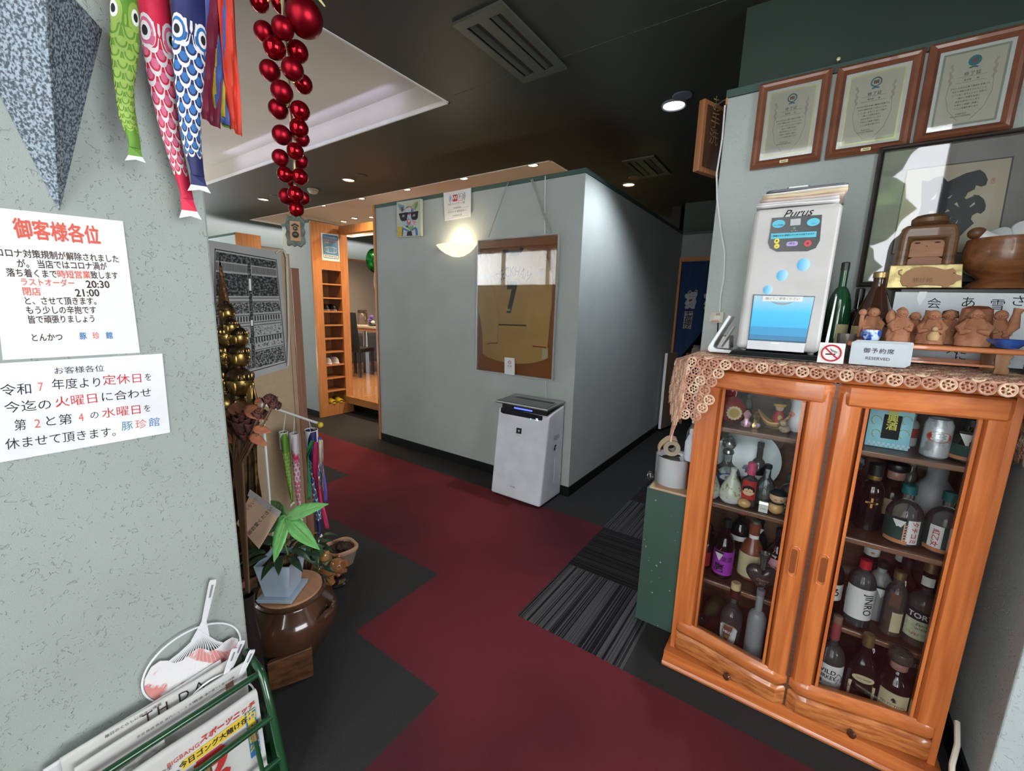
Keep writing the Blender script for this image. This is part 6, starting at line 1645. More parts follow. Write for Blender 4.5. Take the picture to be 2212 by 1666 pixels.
for tx, px, py, sz in (('SSID ネットワーク名', 986, 440, 0.020), ('tonchinkan', 988, 448, 0.018), ('パスワード 暗号化キー', 987, 457, 0.020), ('tonchinkan29', 988, 465, 0.018)):
    lettering(wf, tx, NAVY, Fw @ TRA((*on(F, px, py), 0.0014)), sz)
b = MB()
for (xa, ya), (xb, yb) in (((967, 454), (1013, 446)), ((966, 473), (1012, 465))):
    p0, p1 = on(F, xa, ya), on(F, xb, yb)
    b.prism([(p0[0], p0[1]), (p1[0], p1[1]), (p1[0], p1[1] + 0.001), (p0[0], p0[1] + 0.001)], 0.0012, 0.0016, Fw)
b.build('ruled_line', GREYI, wf)
pp_ = thing('pig_canvas', 'small canvas painting of a colourful pig wearing black sunglasses', 'picture', (-3.04, 2.69, 2.0))
F = frame_at((0, 2.678, 0), (1, 0, 0), (0, 0, 1)); Fp = L(pp_, F)
def cp(*p):
    return px_on(F, *[(840 + x / 8.77, 380 + y / 8.77) for x, y in p])
cvs = plate(pp_, 'canvas', cp((148, 500), (600, 432), (606, 1138), (158, 1166)), Fp @ TRA((0, 0, -0.026)), P('pale_mint_canvas', (0.55, 0.60, 0.48), rough=0.8), 0.026)
def pc(nm, c, z, *pl):
    return plate(cvs, nm, cp(*pl), Fp, P('paint_' + nm + '_%d%d%d' % tuple(int(q * 99) for q in c), c, rough=0.7, scale=60, col2=tuple(q * 0.7 for q in c)), z)
pc('pig_head', (0.50, 0.62, 0.68), 0.0006, (250, 640), (330, 570), (440, 580), (500, 640), (520, 760), (490, 900), (400, 1000), (300, 930), (250, 820))
pc('ear', (0.22, 0.36, 0.50), 0.0008, (165, 525), (230, 545), (290, 560), (300, 640), (255, 690), (200, 640))
pc('ear', (0.20, 0.045, 0.035), 0.001, (230, 590), (270, 600), (280, 650), (245, 685))
pc('ear', (0.42, 0.40, 0.10), 0.0008, (440, 560), (490, 515), (560, 475), (545, 560), (500, 660), (470, 640))
pc('ear', (0.10, 0.35, 0.16), 0.001, (500, 540), (550, 500), (540, 570), (505, 640))
pc('brow', (0.62, 0.14, 0.09), 0.0011, (325, 600), (370, 570), (425, 580), (440, 605), (375, 590), (330, 625))
pc('brow', (0.70, 0.68, 0.68), 0.001, (330, 620), (430, 600), (440, 680), (330, 690))
pc('cheek', (0.20, 0.30, 0.60), 0.001, (430, 600), (480, 640), (470, 720), (420, 690))
pc('cheek', (0.35, 0.55, 0.75), 0.0011, (250, 840), (330, 860), (330, 960), (270, 940))
pc('cheek', (0.72, 0.35, 0.42), 0.0011, (450, 850), (510, 840), (500, 920), (460, 930))
pc('snout', (0.62, 0.16, 0.20), 0.0013, (340, 830), (385, 810), (415, 840), (418, 910), (380, 942), (338, 915))
pc('snout', (0.85, 0.60, 0.60), 0.0015, (360, 840), (395, 825), (400, 870), (372, 880))
pc('bridge', (0.55, 0.10, 0.12), 0.0012, (360, 690), (410, 690), (400, 745), (362, 745))
pc('chin', (0.22, 0.45, 0.14), 0.0012, (350, 975), (470, 940), (465, 1000), (400, 1035))
pc('chin', (0.02, 0.16, 0.18), 0.0012, (310, 945), (370, 940), (365, 990), (330, 975))
pc('jacket', (0.05, 0.18, 0.42), 0.001, (270, 980), (400, 1045), (500, 965), (540, 1000), (552, 1130), (250, 1146), (255, 1020))
pc('jacket', (0.62, 0.64, 0.68), 0.0013, (280, 1020), (380, 1060), (350, 1135), (265, 1140))
pc('jacket', (0.62, 0.64, 0.68), 0.0013, (420, 1050), (500, 1010), (515, 1125), (440, 1130))
pc('jacket', (0.02, 0.02, 0.03), 0.0015, (350, 1060), (430, 1045), (450, 1130), (340, 1138))
pc('patch', (0.62, 0.48, 0.08), 0.001, (158, 970), (275, 962), (255, 1145), (168, 1155))
for pl in (((188, 715), (345, 690), (362, 700), (340, 840), (310, 858), (250, 858), (225, 835)), ((415, 695), (540, 665), (560, 668), (545, 800), (515, 835), (450, 835), (425, 800))):
    pc('sunglasses', (0.012, 0.012, 0.016), 0.002, *pl)
pc('sunglasses', (0.012, 0.012, 0.016), 0.002, (340, 690), (430, 690), (430, 715), (340, 712))
for pl in (((255, 778), (275, 738), (283, 740), (263, 782)), ((280, 776), (295, 744), (302, 746), (288, 780)), ((455, 770), (475, 725), (483, 727), (463, 774)), ((480, 766), (495, 730), (502, 732), (488, 770))):
    pc('glint', (0.75, 0.78, 0.78), 0.0026, *pl)

# air purifier
ap = thing('air_purifier', 'white floor-standing air purifier in front of the shirt frame', 'air purifier', (-1.60, 2.55, 0))
PURW = P('white_appliance_plastic', (0.70, 0.71, 0.76), rough=0.35)
prof = [(2.392, 0.012), (2.395, 0.03), (2.470, 0.652), (2.520, 0.668), (2.696, 0.705), (2.696, 0.012)]
b = wb(ap)
XL, XR = -1.822, -1.388
m0 = len(prof)
b.add([(XL, y, z) for y, z in prof] + [(XR, y, z) for y, z in prof], [tuple(range(m0)), tuple(reversed(range(m0, 2 * m0)))] + [(k, m0 + k, m0 + (k + 1) % m0, (k + 1) % m0) for k in range(m0)])
b.build('housing', PURW, ap, bevel=0.016, seg=4)
b = wb(ap); b.box(XL + 0.03, 2.42, 0.0005, XR - 0.03, 2.68, 0.014); b.build('base', BLACK, ap)
sl_ = Vector((0, 2.470 - 2.395, 0.652 - 0.03)).normalized()
FA = frame_at(((XL + XR) / 2, 2.3945, 0.03), (1, 0, 0), tuple(sl_)); Fa = L(ap, FA)
cpn = plate(ap, 'control_strip', px_on(FA, (1083, 880), (1172, 899), (1172, 906), (1170, 909), (1086, 893), (1082, 890)), Fa, P('black_glossy_panel', (0.012, 0.013, 0.018)), 0.0022)
lettering(cpn, '75', P('lit_digits', (0.6, 0.8, 1.0), emit=2.0, emitcol=(0.7, 0.88, 1.0)), Fa @ TRA((*on(FA, 1160, 907), 0.0024)), 0.022)
plate(cpn, 'status_light', disc(0.004, 12, *on(FA, 1147, 905)), Fa, P('blue_status_light', (0.1, 0.4, 0.9), emit=2.0, emitcol=(0.1, 0.4, 1.0)), 0.0026)
lo_ = plate(ap, 'grape_emblem', px_on(FA, (1116, 924), (1127, 926), (1126, 938), (1115, 936)), Fa, INK, 0.0012)
b = MB(); qx, qy = on(FA, 1121, 931)
for k, (dx, dy) in enumerate(((-0.006, 0.004), (0, 0.004), (0.006, 0.004), (-0.003, -0.001), (0.003, -0.001), (0, -0.006))):
    b.prism(disc(0.0026, 10, qx + dx, qy + dy), 0.0012, 0.0018, Fa)
b.build('grape_mark', PAPER, lo_)
lettering(ap, 'Plasma', GREYI, Fa @ TRA((*on(FA, 1120, 941), 0.0006)), 0.009)
lettering(ap, 'SHARP', GREYI, Fa @ TRA((*on(FA, 1107, 1052), 0.0006)), 0.015, bold=0.01)
b = wb(ap); b.hexa([(XL + 0.03, 2.475, 0.655), (XR - 0.02, 2.475, 0.655), (XR - 0.012, 2.69, 0.70), (XL + 0.03, 2.69, 0.70)], [(XL + 0.03, 2.478, 0.700), (XR - 0.02, 2.478, 0.700), (XR - 0.012, 2.69, 0.712), (XL + 0.03, 2.69, 0.712)])
b.build('outlet_neck', BLACK, ap)
b = wb(ap); b.box(XL + 0.14, 2.4705, 0.668, XR - 0.14, 2.4745, 0.678); b.build('glow_bar', P('blue_glow_bar', (0.05, 0.08, 0.5), emit=1.6, emitcol=(0.08, 0.12, 1.0)), ap)
b = wb(ap); b.hexa([(XL - 0.004, 2.435, 0.698), (XR + 0.006, 2.435, 0.698), (XR + 0.002, 2.70, 0.712), (XL, 2.70, 0.712)], [(XL - 0.004, 2.435, 0.714), (XR + 0.006, 2.435, 0.714), (XR + 0.002, 2.70, 0.728), (XL, 2.70, 0.728)])
lid = b.build('lid', P('satin_silver', (0.42, 0.41, 0.40), rough=0.3, metal=0.8), ap, bevel=0.006, seg=3)
b = wb(ap); b.hexa([(XL + 0.014, 2.446, 0.7145), (XR - 0.012, 2.446, 0.7145), (XR - 0.012, 2.60, 0.7225), (XL + 0.014, 2.60, 0.7225)], [(XL + 0.014, 2.446, 0.7165), (XR - 0.012, 2.446, 0.7165), (XR - 0.012, 2.60, 0.7245), (XL + 0.014, 2.60, 0.7245)]); b.build('dark_glass_panel', P('smoked_panel', (0.04, 0.04, 0.042), rough=0.15, coat=0.5), lid)
b = wb(ap); b.hexa([(XL + 0.07, 2.585, 0.7225), (XR - 0.04, 2.585, 0.7225), (XR - 0.04, 2.612, 0.724), (XL + 0.07, 2.612, 0.724)], [(XL + 0.07, 2.585, 0.7252), (XR - 0.04, 2.585, 0.7252), (XR - 0.04, 2.612, 0.7267), (XL + 0.07, 2.612, 0.7267)]); b.build('air_slot', BLACK, lid)
FS = frame_at((XR + 0.0005, 2.55, 0.3), (0, 1, 0), (0, 0, 1)); Fs = L(ap, FS)
b = MB(); hq = on(FS, 1202, 944); b.prism(rounded(0.085, 0.032, 0.015, 5, *hq), 0.0, 0.0012, Fs); b.build('grip_recess', P('grip_shade', (0.45, 0.46, 0.50), rough=0.4), ap)
b = MB(); hq = on(FS, 1199, 966); b.prism(disc(0.014, 12, hq[0] + 0.004, hq[1] + 0.008, ry=0.008), 0, 0.001, Fs); b.prism(disc(0.010, 12, hq[0] - 0.004, hq[1] - 0.012, ry=0.013), 0, 0.001, Fs); b.build('side_emblem', INK, ap)
p0, p1 = on(FS, 1199, 992), on(FS, 1197, 1043)
plate(ap, 'water_gauge', [(p0[0] - 0.004, p1[1]), (p0[0] + 0.004, p1[1]), (p0[0] + 0.004, p0[1]), (p0[0] - 0.004, p0[1])], Fs, WHITEP, 0.002)

# ------------------------------------------------------------------ corridor end
nr = thing('noren_curtain', 'dark blue doorway curtain printed with white cats and a lettered strip', 'curtain', (-1.1, 5.22, 1.98))
NAVYC = P('navy_cotton', (0.016, 0.042, 0.115), rough=0.9, col2=(0.012, 0.032, 0.09), scale=3, stretch=(9, 1, 0.3))
def NB(u):                     # lower hem: hangs low at the jamb, pulled up further on
    return 0.80 + 1.05 * (u ** 1.3)
b = wb(nr)
b.grid(lambda u, v: (-1.285 + 0.62 * u, 5.245 + 0.014 * math.sin(22 * u) * (1 - v), NB(u) * (1 - v) + 1.975 * v), 40, 24)
b.build('cloth', NAVYC, nr, solid=0.003)
b = wb(nr); b.tube([(-1.305, 5.245, 1.972), (-0.5, 5.245, 1.972)], 0.009, 8); b.build('curtain_rod', ORANGEW, nr)
FN = frame_at((0, 5.223, 0), (1, 0, 0), (0, 0, 1)); Fn = L(nr, FN)
def cn_(dx, *p):
    return [(q[0] + dx, q[1]) for q in px_on(FN, *[(1420 + x / 7.57, 540 + y / 7.57) for x, y in p])]
WCAT = P('white_print', (0.42, 0.42, 0.42), rough=0.9)
for dx in (0.0, 0.205):
    ct = plate(nr, 'cat_print', cn_(dx, (500, 690), (540, 655), (565, 690), (600, 690), (630, 645), (658, 665), (655, 740), (625, 795), (640, 850), (625, 890), (612, 930), (612, 962), (560, 965), (530, 940), (500, 965), (448, 962), (450, 930), (470, 905), (445, 880), (460, 850), (490, 800), (455, 785), (448, 740), (470, 715), (495, 725)), Fn, WCAT, 0.001)
    plate(ct, 'ear_print', cn_(dx, (508, 700), (540, 668), (560, 695), (520, 718)), Fn, P('dull_red_print', (0.28, 0.03, 0.04)), 0.0016)
    plate(ct, 'ear_print', cn_(dx, (602, 690), (632, 655), (648, 690)), Fn, P('dull_red_print', (0.28, 0.03, 0.04)), 0.0016)
    plate(ct, 'bib_print', cn_(dx, (515, 815), (575, 800), (560, 840), (520, 848)), Fn, P('dull_red_print', (0.28, 0.03, 0.04)), 0.0016)
    b = MB()
    for ex in (535, 600):
        b.tube([tuple(Fn @ Vector((*q, 0.0016))) for q in cn_(dx, (ex - 22, 768), (ex, 755), (ex + 20, 768))], 0.0016, 5)
    b.tube([tuple(Fn @ Vector((*q, 0.0016))) for q in cn_(dx, (525, 900), (545, 880), (575, 890), (570, 920), (540, 915), (550, 900))], 0.002, 5)
    b.build('face_line', INK, ct)
stp = plate(nr, 'lettered_strip', cn_(0, (448, 1005), (586, 1005), (545, 1297), (415, 1285)), Fn, P('greyish_white_print', (0.40, 0.38, 0.38), rough=0.9), 0.001)
for k, ch in enumerate('七福神'):
    qx, qy = cn_(0, (518 - 15 * k, 1050 + 80 * k))[0]
    lettering(stp, ch, INK, Fn @ TRA((qx, qy, 0.0012)), 0.085, bold=0.01)
qx, qy = cn_(0, (487, 1258))[0]
b = MB(); b.tube([tuple(Fn @ Vector((qx + 0.03 * math.cos(a), qy + 0.022 * math.sin(a), 0.0014))) for a in [2 * PI * k / 16 for k in range(16)]], 0.003, 5, closed=True); b.prism(disc(0.009, 10, qx, qy), 0.0012, 0.0018, Fn); b.build('seal_print', INK, stp)
sk_ = thing('paper_sack', 'crumpled tan sack behind the lifted curtain hem', 'sack', (-0.86, 5.70, 0.852))
b = MB(); b.ball((0, 0, 0.22), (0.13, 0.12, 0.22), 18, 12, wob=lambda a, t: 1 + 0.10 * math.sin(5 * a + 4 * t) + 0.06 * math.sin(9 * t)); b.build('sack_body', P('tan_kraft', (0.40, 0.22, 0.12), rough=0.8), sk_)
b = MB(); b.tube([(-0.02, 0, 0.38), (0.0, 0, 0.44)], [0.04, 0.07], 10); b.build('sack_neck', P('tan_kraft', (0.40, 0.22, 0.12)), sk_)
sh_ = thing('kitchen_shelf', 'low wooden shelf unit beyond the half door', 'shelf', (-0.95, 5.7, 0))
SHW = wood('tan_shelf_wood', (0.20, 0.10, 0.05), (0.30, 0.16, 0.08), axis=2)
b = wb(sh_); b.box(-1.20, 5.5, 0.001, -1.17, 5.9, 0.9); b.box(-0.72, 5.5, 0.001, -0.69, 5.9, 0.85); b.build('side_panel', SHW, sh_)
for z in (0.25, 0.55, 0.82):
    b = wb(sh_); b.box(-1.17, 5.5, z, -0.72, 5.9, z + 0.025); b.build('shelf_board', SHW, sh_)
for x, y, z, hh, c_, lb_ in ((-1.10, 5.60, 0.847, 0.14, (0.45, 0.42, 0.36), 'pale jar standing on the kitchen shelf top'), (-0.95, 5.62, 0.577, 0.12, (0.55, 0.42, 0.28), 'tan tub on the middle kitchen shelf')):
    o = thing('storage_jar', lb_, 'jar', (x, y, z))
    b = MB(); b.lathe([(0, 0), (0.06, 0), (0.065, 0.01), (0.062, hh * 0.75), (0.045, hh * 0.85), (0.045, hh)], 20); b.build('jar_body', P('jar_tone_%d' % int(c_[0] * 100), c_, rough=0.3), o)
    b = MB(); b.lathe(capp(0.05, hh * 0.9, hh * 1.1), 18); b.build('lid', P('dull_grey_lid', (0.2, 0.2, 0.2)), o)
hd = thing('half_door', 'waist-high swing door with white edge standing open by the kitchen doorway', 'door', (-1.30, 5.30, 0.05))
b = wb(hd)
P0, P1 = Vector((-1.272, 4.93)), Vector((-1.225, 5.215))
dn = Vector(((P1 - P0).y, -(P1 - P0).x)).normalized() * 0.03
b.hexa([(P0.x, P0.y, 0.04), (P1.x, P1.y, 0.04), (P1.x - dn.x, P1.y - dn.y, 0.04), (P0.x - dn.x, P0.y - dn.y, 0.04)], [(P0.x, P0.y, 0.93), (P1.x, P1.y, 0.93), (P1.x - dn.x, P1.y - dn.y, 0.93), (P0.x - dn.x, P0.y - dn.y, 0.93)])
b.build('door_leaf', wood('greyed_tan_door_wood', (0.22, 0.15, 0.11), (0.30, 0.21, 0.16), axis=2), hd)
b = wb(hd)
ed = (P0 - P1).normalized() * 0.004
b.hexa([(P0.x, P0.y, 0.04), (P0.x - dn.x, P0.y - dn.y, 0.04), (P0.x - dn.x + ed.x, P0.y - dn.y + ed.y, 0.04), (P0.x + ed.x, P0.y + ed.y, 0.04)], [(P0.x, P0.y, 0.93), (P0.x - dn.x, P0.y - dn.y, 0.93), (P0.x - dn.x + ed.x, P0.y - dn.y + ed.y, 0.93), (P0.x + ed.x, P0.y + ed.y, 0.93)])
b.build('white_edge_band', PAPER, hd)
for z in (0.30, 0.75):
    b = wb(hd); b.box(P1.x - 0.004, P1.y - 0.05, z, P1.x + 0.006, P1.y - 0.002, z + 0.09); b.build('hinge', BLACK, hd)

# ------------------------------------------------------------------ shoe cubby pier and dining room
cb = thing('shoe_cubby', 'tall narrow orange wood shoe cubby with open pigeonholes at the pier end', 'cabinet', (-4.76, 3.02, 0))
b = wb(cb)
X0, X1 = -4.772, -4.74
Y0, Y1, YA, YB = 2.785, 3.245, 2.893, 3.142
b.box(X0, Y0, 0.001, X1, YA, 2.29); b.box(X0, YB, 0.001, X1, Y1, 2.29); b.box(X0, YA, 1.765, X1, YB, 2.29); b.box(X0, YA, 0.001, X1, YB, 0.145)
b.build('front_panel', ORANGEW, cb, bevel=0.002)
NS = 10
zs = [0.145 + (1.765 - 0.145) * k / NS for k in range(NS + 1)]
SHADEW = wood('shaded_cubby_wood', (0.24, 0.10, 0.035), (0.34, 0.15, 0.055), axis=2)  # orange wood darkened in colour to stand for shade inside the cubby
b = wb(cb)
b.box(-5.02, 2.882, 0.14, -4.773, 2.8925, 1.77); b.box(-5.02, 3.1425, 0.14, -4.773, 3.153, 1.77); b.box(-5.03, 2.882, 0.14, -5.02, 3.153, 1.77)
b.build('carcass', SHADEW, cb)
b = wb(cb); b.box(-5.02, 2.893, 0.13, -4.75, 3.142, 0.145); b.build('bottom_board', ORANGEW, cb)
for z in zs[1:-1]:
    b = wb(cb); b.box(-5.018, YA + 0.0005, z - 0.008, -4.745, YB - 0.0005, z + 0.008); b.build('divider_shelf', ORANGEW, cb)
# ------------------------------------------------------------------ near wall on the camera's side
FWL = frame_at((-1.2995, 0.2, 1.5), (0, 1, 0), (0, 0, 1))     # on the wall, x along +y
gn = thing('pyramid_sconce', 'inverted half-pyramid granite wall lamp above the notices', 'lamp', (-1.30, 0.218, 1.55))
GRAN = P('speckled_granite', (0.30, 0.36, 0.42), rough=0.6, col2=(0.05, 0.065, 0.08), scale=190, detail=2, lo=0.42, hi=0.6)
T_, RR, LL, AP = (-1.2985, 0.218, 1.55), (-1.2985, 0.326, 1.938), (-1.2985, 0.110, 1.938), (-1.139, 0.218, 1.938)
b = wb(gn); b.add([T_, RR, LL, AP], [(0, 1, 3), (0, 3, 2), (1, 2, 3), (0, 2, 1)]); b.build('stone_shade', GRAN, gn, bevel=0.002)
b = wb(gn); b.prism([(-1.2985, 0.15), (-1.2985, 0.286), (-1.2, 0.218)], 1.9385, 1.945); b.build('lamp_tray', STEEL, gn)

n1 = thing('customer_notice', 'portrait white customer notice with coral heading on the rough wall', 'notice', (-1.298, 0.2, 1.4))
Fn1 = L(n1, FWL)
def pw(*p):
    return px_on(FWL, *p)
c1 = [(-0.13, 0.045), *pw((265, 478), (302, 762)), (-0.13, -0.262)]
c1 = pw((265, 478), (302, 762), (6, 778)) + pw((-32, 446))
plate(n1, 'sheet', c1, Fn1, PAPER, 0.0012)
def wline(t, F, FL, items, lift=0.0014):
    for tx, m_, p0, p1, sz, kw in items:
        a, c = on(F, *p0), on(F, *p1)
        ang = math.atan2(c[1] - a[1], c[0] - a[0])
        mid = ((a[0] + c[0]) / 2, (a[1] + c[1]) / 2)
        o = lettering(t, tx, m_, FL @ TRA((*mid, lift)) @ Matrix.Rotation(ang, 4, 'Z'), sz, **kw)
        me = o.data
        F3 = FL @ TRA((*mid, lift)) @ Matrix.Rotation(ang, 4, 'Z')
        Fi = F3.inverted()
        xs = [(Fi @ v.co).x for v in me.vertices]
        want = math.hypot(c[0] - a[0], c[1] - a[1])
        k = want / max(1e-6, max(xs) - min(xs))
        off = (max(xs) + min(xs)) / 2
        for v in me.vertices:
            q = Fi @ v.co
            q.x = (q.x - off) * k
            v.co = F3 @ q
def c2(x, y):
    return (x / 4.9, 450 + y / 4.9)
wline(n1, FWL, Fn1, [
    ('御客様各位', CORALINK, c2(140, 225), c2(1057, 305), 0.040, dict(bold=0.03)),
    ('コロナ対策規制が解除されました', BROWNINK, c2(-45, 470), c2(1252, 545), 0.0175, dict(bold=0.015)),
    ('が。 当店ではコロナ渦が', BROWNINK, c2(180, 590), c2(1130, 622), 0.0175, dict(bold=0.015)),
    ('落ち着くまで', BROWNINK, c2(65, 685), c2(600, 705), 0.0175, dict(bold=0.015)),
    ('時短営業', CORALINK, c2(608, 705), c2(955, 712), 0.0175, dict(bold=0.015)),
    ('致します', BROWNINK, c2(958, 713), c2(1245, 720), 0.0175, dict(bold=0.015)),
    ('ラストオーダー', CORALINK, c2(220, 785), c2(785, 800), 0.0165, dict(bold=0.015)),
    ('20:30', BROWNINK, c2(908, 808), c2(1157, 812), 0.022, dict(bold=0.02)),
    ('閉店', CORALINK, c2(240, 885), c2(430, 890), 0.0175, dict(bold=0.015)),
    ('21:00', BROWNINK, c2(795, 900), c2(1050, 900), 0.022, dict(bold=0.02)),
    ('と、させて頂きます。', BROWNINK, c2(262, 985), c2(1015, 990), 0.0175, dict(bold=0.015)),
    ('もう少しの辛抱です', BROWNINK, c2(275, 1085), c2(1015, 1083), 0.0175, dict(bold=0.015)),
    ('皆で頑張りましょう', BROWNINK, c2(298, 1185), c2(998, 1175), 0.0175, dict(bold=0.015)),
    ('とんかつ', BROWNINK, c2(335, 1375), c2(660, 1368), 0.0175, dict(bold=0.015)),
    ('豚', BLUEINK, c2(840, 1358), c2(915, 1357), 0.0165, dict(bold=0.02)),
    ('珍', CORALINK, c2(978, 1355), c2(1052, 1353), 0.0165, dict(bold=0.01)),
    ('館', BLUEINK, c2(1118, 1352), c2(1190, 1350), 0.0165, dict(bold=0.02))])
n2 = thing('closing_day_notice', 'tilted landscape white notice with brush lettering below the portrait notice', 'notice', (-1.298, 0.2, 1.2))
Fn2 = L(n2, FWL)
plate(n2, 'sheet', pw((350, 764), (367, 934), (-40, 1006), (-52, 788)), Fn2, P('bright_white_paper', (0.80, 0.81, 0.84), rough=0.6), 0.0018)
def c3(x, y):
    return (x / 2.777, 420 + y / 2.777)
wline(n2, FWL, Fn2, [
    ('お客様各位', INK, c3(325, 1062), c3(622, 1045), 0.016, {}),
    ('令和', INK, c3(0, 1180), c3(185, 1170), 0.025, {}), ('7', CORALINK, c3(228, 1158), c3(258, 1156), 0.026, {}), ('年度より', INK, c3(310, 1145), c3(600, 1130), 0.025, {}), ('定休日', REDINK, c3(615, 1120), c3(845, 1105), 0.025, {}), ('を', INK, c3(868, 1100), c3(905, 1098), 0.02, {}),
    ('今迄の', INK, c3(25, 1285), c3(305, 1262), 0.025, {}), ('火曜日', REDINK, c3(330, 1252), c3(580, 1225), 0.025, {}), ('に合わせ', INK, c3(610, 1220), c3(905, 1190), 0.024, {}),
    ('第', INK, c3(85, 1390), c3(155, 1385), 0.025, {}), ('2', CORALINK, c3(205, 1378), c3(242, 1375), 0.026, {}), ('と第', INK, c3(275, 1365), c3(430, 1350), 0.025, {}), ('4', CORALINK, c3(470, 1342), c3(500, 1338), 0.026, {}), ('の', INK, c3(540, 1328), c3(590, 1325), 0.02, {}), ('水曜日', REDINK, c3(610, 1318), c3(840, 1292), 0.025, {}), ('を', INK, c3(862, 1288), c3(900, 1284), 0.02, {}),
    ('休ませて頂きます。', INK, c3(30, 1505), c3(692, 1425), 0.025, {}), ('豚', TEALINK, c3(728, 1395), c3(795, 1388), 0.024, {}), ('珍', CORALINK, c3(810, 1385), c3(878, 1378), 0.024, {}), ('館', BLUEINK, c3(890, 1372), c3(955, 1366), 0.024, {})], lift=0.002)


# ------------------------------------------------------------------ carp streamers
def streamer(t, path, wid, dep, c_main, c_scale, c_rim, c_tail=None, mouth=True, side=(0, 1, 0), rows=13, cols=6, eye=0.16):
    """Windsock fish hanging along path; wid, dep: half width and half depth along it (lists like path)."""
    path = [Vector(p) for p in path]
    n = len(path)
    sx = Vector(side).normalized()
    def at(tt):
        f = max(0.0, min(1.0, tt)) * (n - 1)
        i = min(int(f), n - 2)
        q = f - i
        return path[i].lerp(path[i + 1], q), wid[i] * (1 - q) + wid[i + 1] * q, dep[i] * (1 - q) + dep[i + 1] * q, (path[i + 1] - path[i]).normalized()
    def S(a, tt, lift=0.0):
        p, w, d, dr = at(tt)
        nz = sx.cross(dr).normalized()
        fold = 1 + 0.10 * math.sin(3 * a + 9 * tt)
        return p + sx * ((w * fold + lift) * math.cos(a)) + nz * ((d * fold + lift) * math.sin(a))
    Mi = (TRA(t.location)).inverted()
    b = MB(); b.M = Mi
    b.grid(lambda u, v: S(2 * PI * u, v * 0.90), 28, 40)
    b.build('fish_body', c_main, t)
    b = MB(); b.M = Mi
    for r in range(rows):
        t0 = 0.27 + 0.50 * r / rows
        for k in range(cols):
            a0 = 2 * PI * (k + 0.5 * (r % 2)) / cols
            h = 0.056
            wv = PI / cols * 0.95
            vs, fs = [], []
            for q in range(9):
                s = -1 + 2 * q / 8
                for e in (0.0, 0.24):
                    vs.append(S(a0 + wv * s * (1 - 0.5 * e), t0 + h * (1 - e * 1.2) * math.sqrt(max(0, 1 - s * s)), 0.0012))
            fs = [(2 * q, 2 * q + 2, 2 * q + 3, 2 * q + 1) for q in range(8)]
            b.add(vs, fs, True)
    b.build('scale_rims', c_rim, t)
    b = MB(); b.M = Mi
    for r in range(rows):
        t0 = 0.27 + 0.50 * r / rows
        for k in range(cols):
            a0 = 2 * PI * (k + 0.5 * (r % 2)) / cols
            vs = [S(a0, t0 - 0.004, 0.0009)] + [S(a0 + PI / cols * 0.62 * s, t0 + 0.032 * math.sqrt(max(0, 1 - s * s)), 0.0009) for s in [-1 + 2 * q / 6 for q in range(7)]]
            b.add(vs, [(0, q + 1, q + 2) for q in range(6)])
    b.build('scales', c_scale, t)
    for a0 in (PI * 0.24, PI * 0.76):
        for nm, rr, m_, lf in (('eye_ring', 1.0, c_rim, 0.0010), ('eye_iris', 0.78, c_scale, 0.0016), ('eye_white', 0.55, PAPER, 0.0020), ('pupil', 0.30, INK, 0.0026)):
            b = MB(); b.M = Mi
            a_ = -a0
            vs = [S(a_, eye, lf)] + [S(a_ + 0.62 * rr * math.cos(w_), eye + 0.055 * rr * math.sin(w_), lf) for w_ in [2 * PI * q / 16 for q in range(16)]]
            b.add(vs, [(0, q + 1, (q + 1) % 16 + 1) for q in range(16)])
            b.build(nm, m_, t)
    b = MB(); b.M = Mi
    for k in range(5):
        a0 = -PI / 2 + 0.35 * (k - 2)
        vs = [S(a0 - 0.07, 0.225, 0.0012), S(a0 + 0.07, 0.225, 0.0012), S(a0 + 0.1, 0.255, 0.0012), S(a0, 0.268, 0.0012), S(a0 - 0.1, 0.255, 0.0012)]
        b.add(vs, [(0, 1, 2, 3, 4)])
    b.build('gill_marks', c_rim, t)
    p0, w0, d0, dr = at(0.89)
    p1 = path[-1]
    nz = sx.cross(dr).normalized()
    w1 = wid[-1] * 1.3
    b = MB(); b.M = Mi
    ln = (p1 - p0)
    vs = [p0 - sx * w0 * 1.0, p0 + sx * w0 * 1.0, p0 + ln * 0.62 - sx * w1 * 0.9 + nz * 0.004, p0 + ln * 0.62 + sx * w1 * 0.9 - nz * 0.004, p0 + ln * 1.0 - sx * w1 * 1.35 + nz * 0.008, p0 + ln * 0.85, p0 + ln * 0.96 + sx * w1 * 1.25 - nz * 0.006]
    b.add(vs, [(0, 1, 3, 2)])
    b.build('tail', c_tail or c_main, t, solid=0.002)
    b = MB(); b.M = Mi
    b.add(vs[2:], [(0, 1, 3), (0, 3, 2), (1, 4, 3)])
    b.build('tail_tip', PAPER, t, solid=0.002, weld=True)
    return S


def cloth_m(nm, c):
    return P(nm, c, rough=0.6, col2=tuple(q * 0.75 for q in c), scale=14)


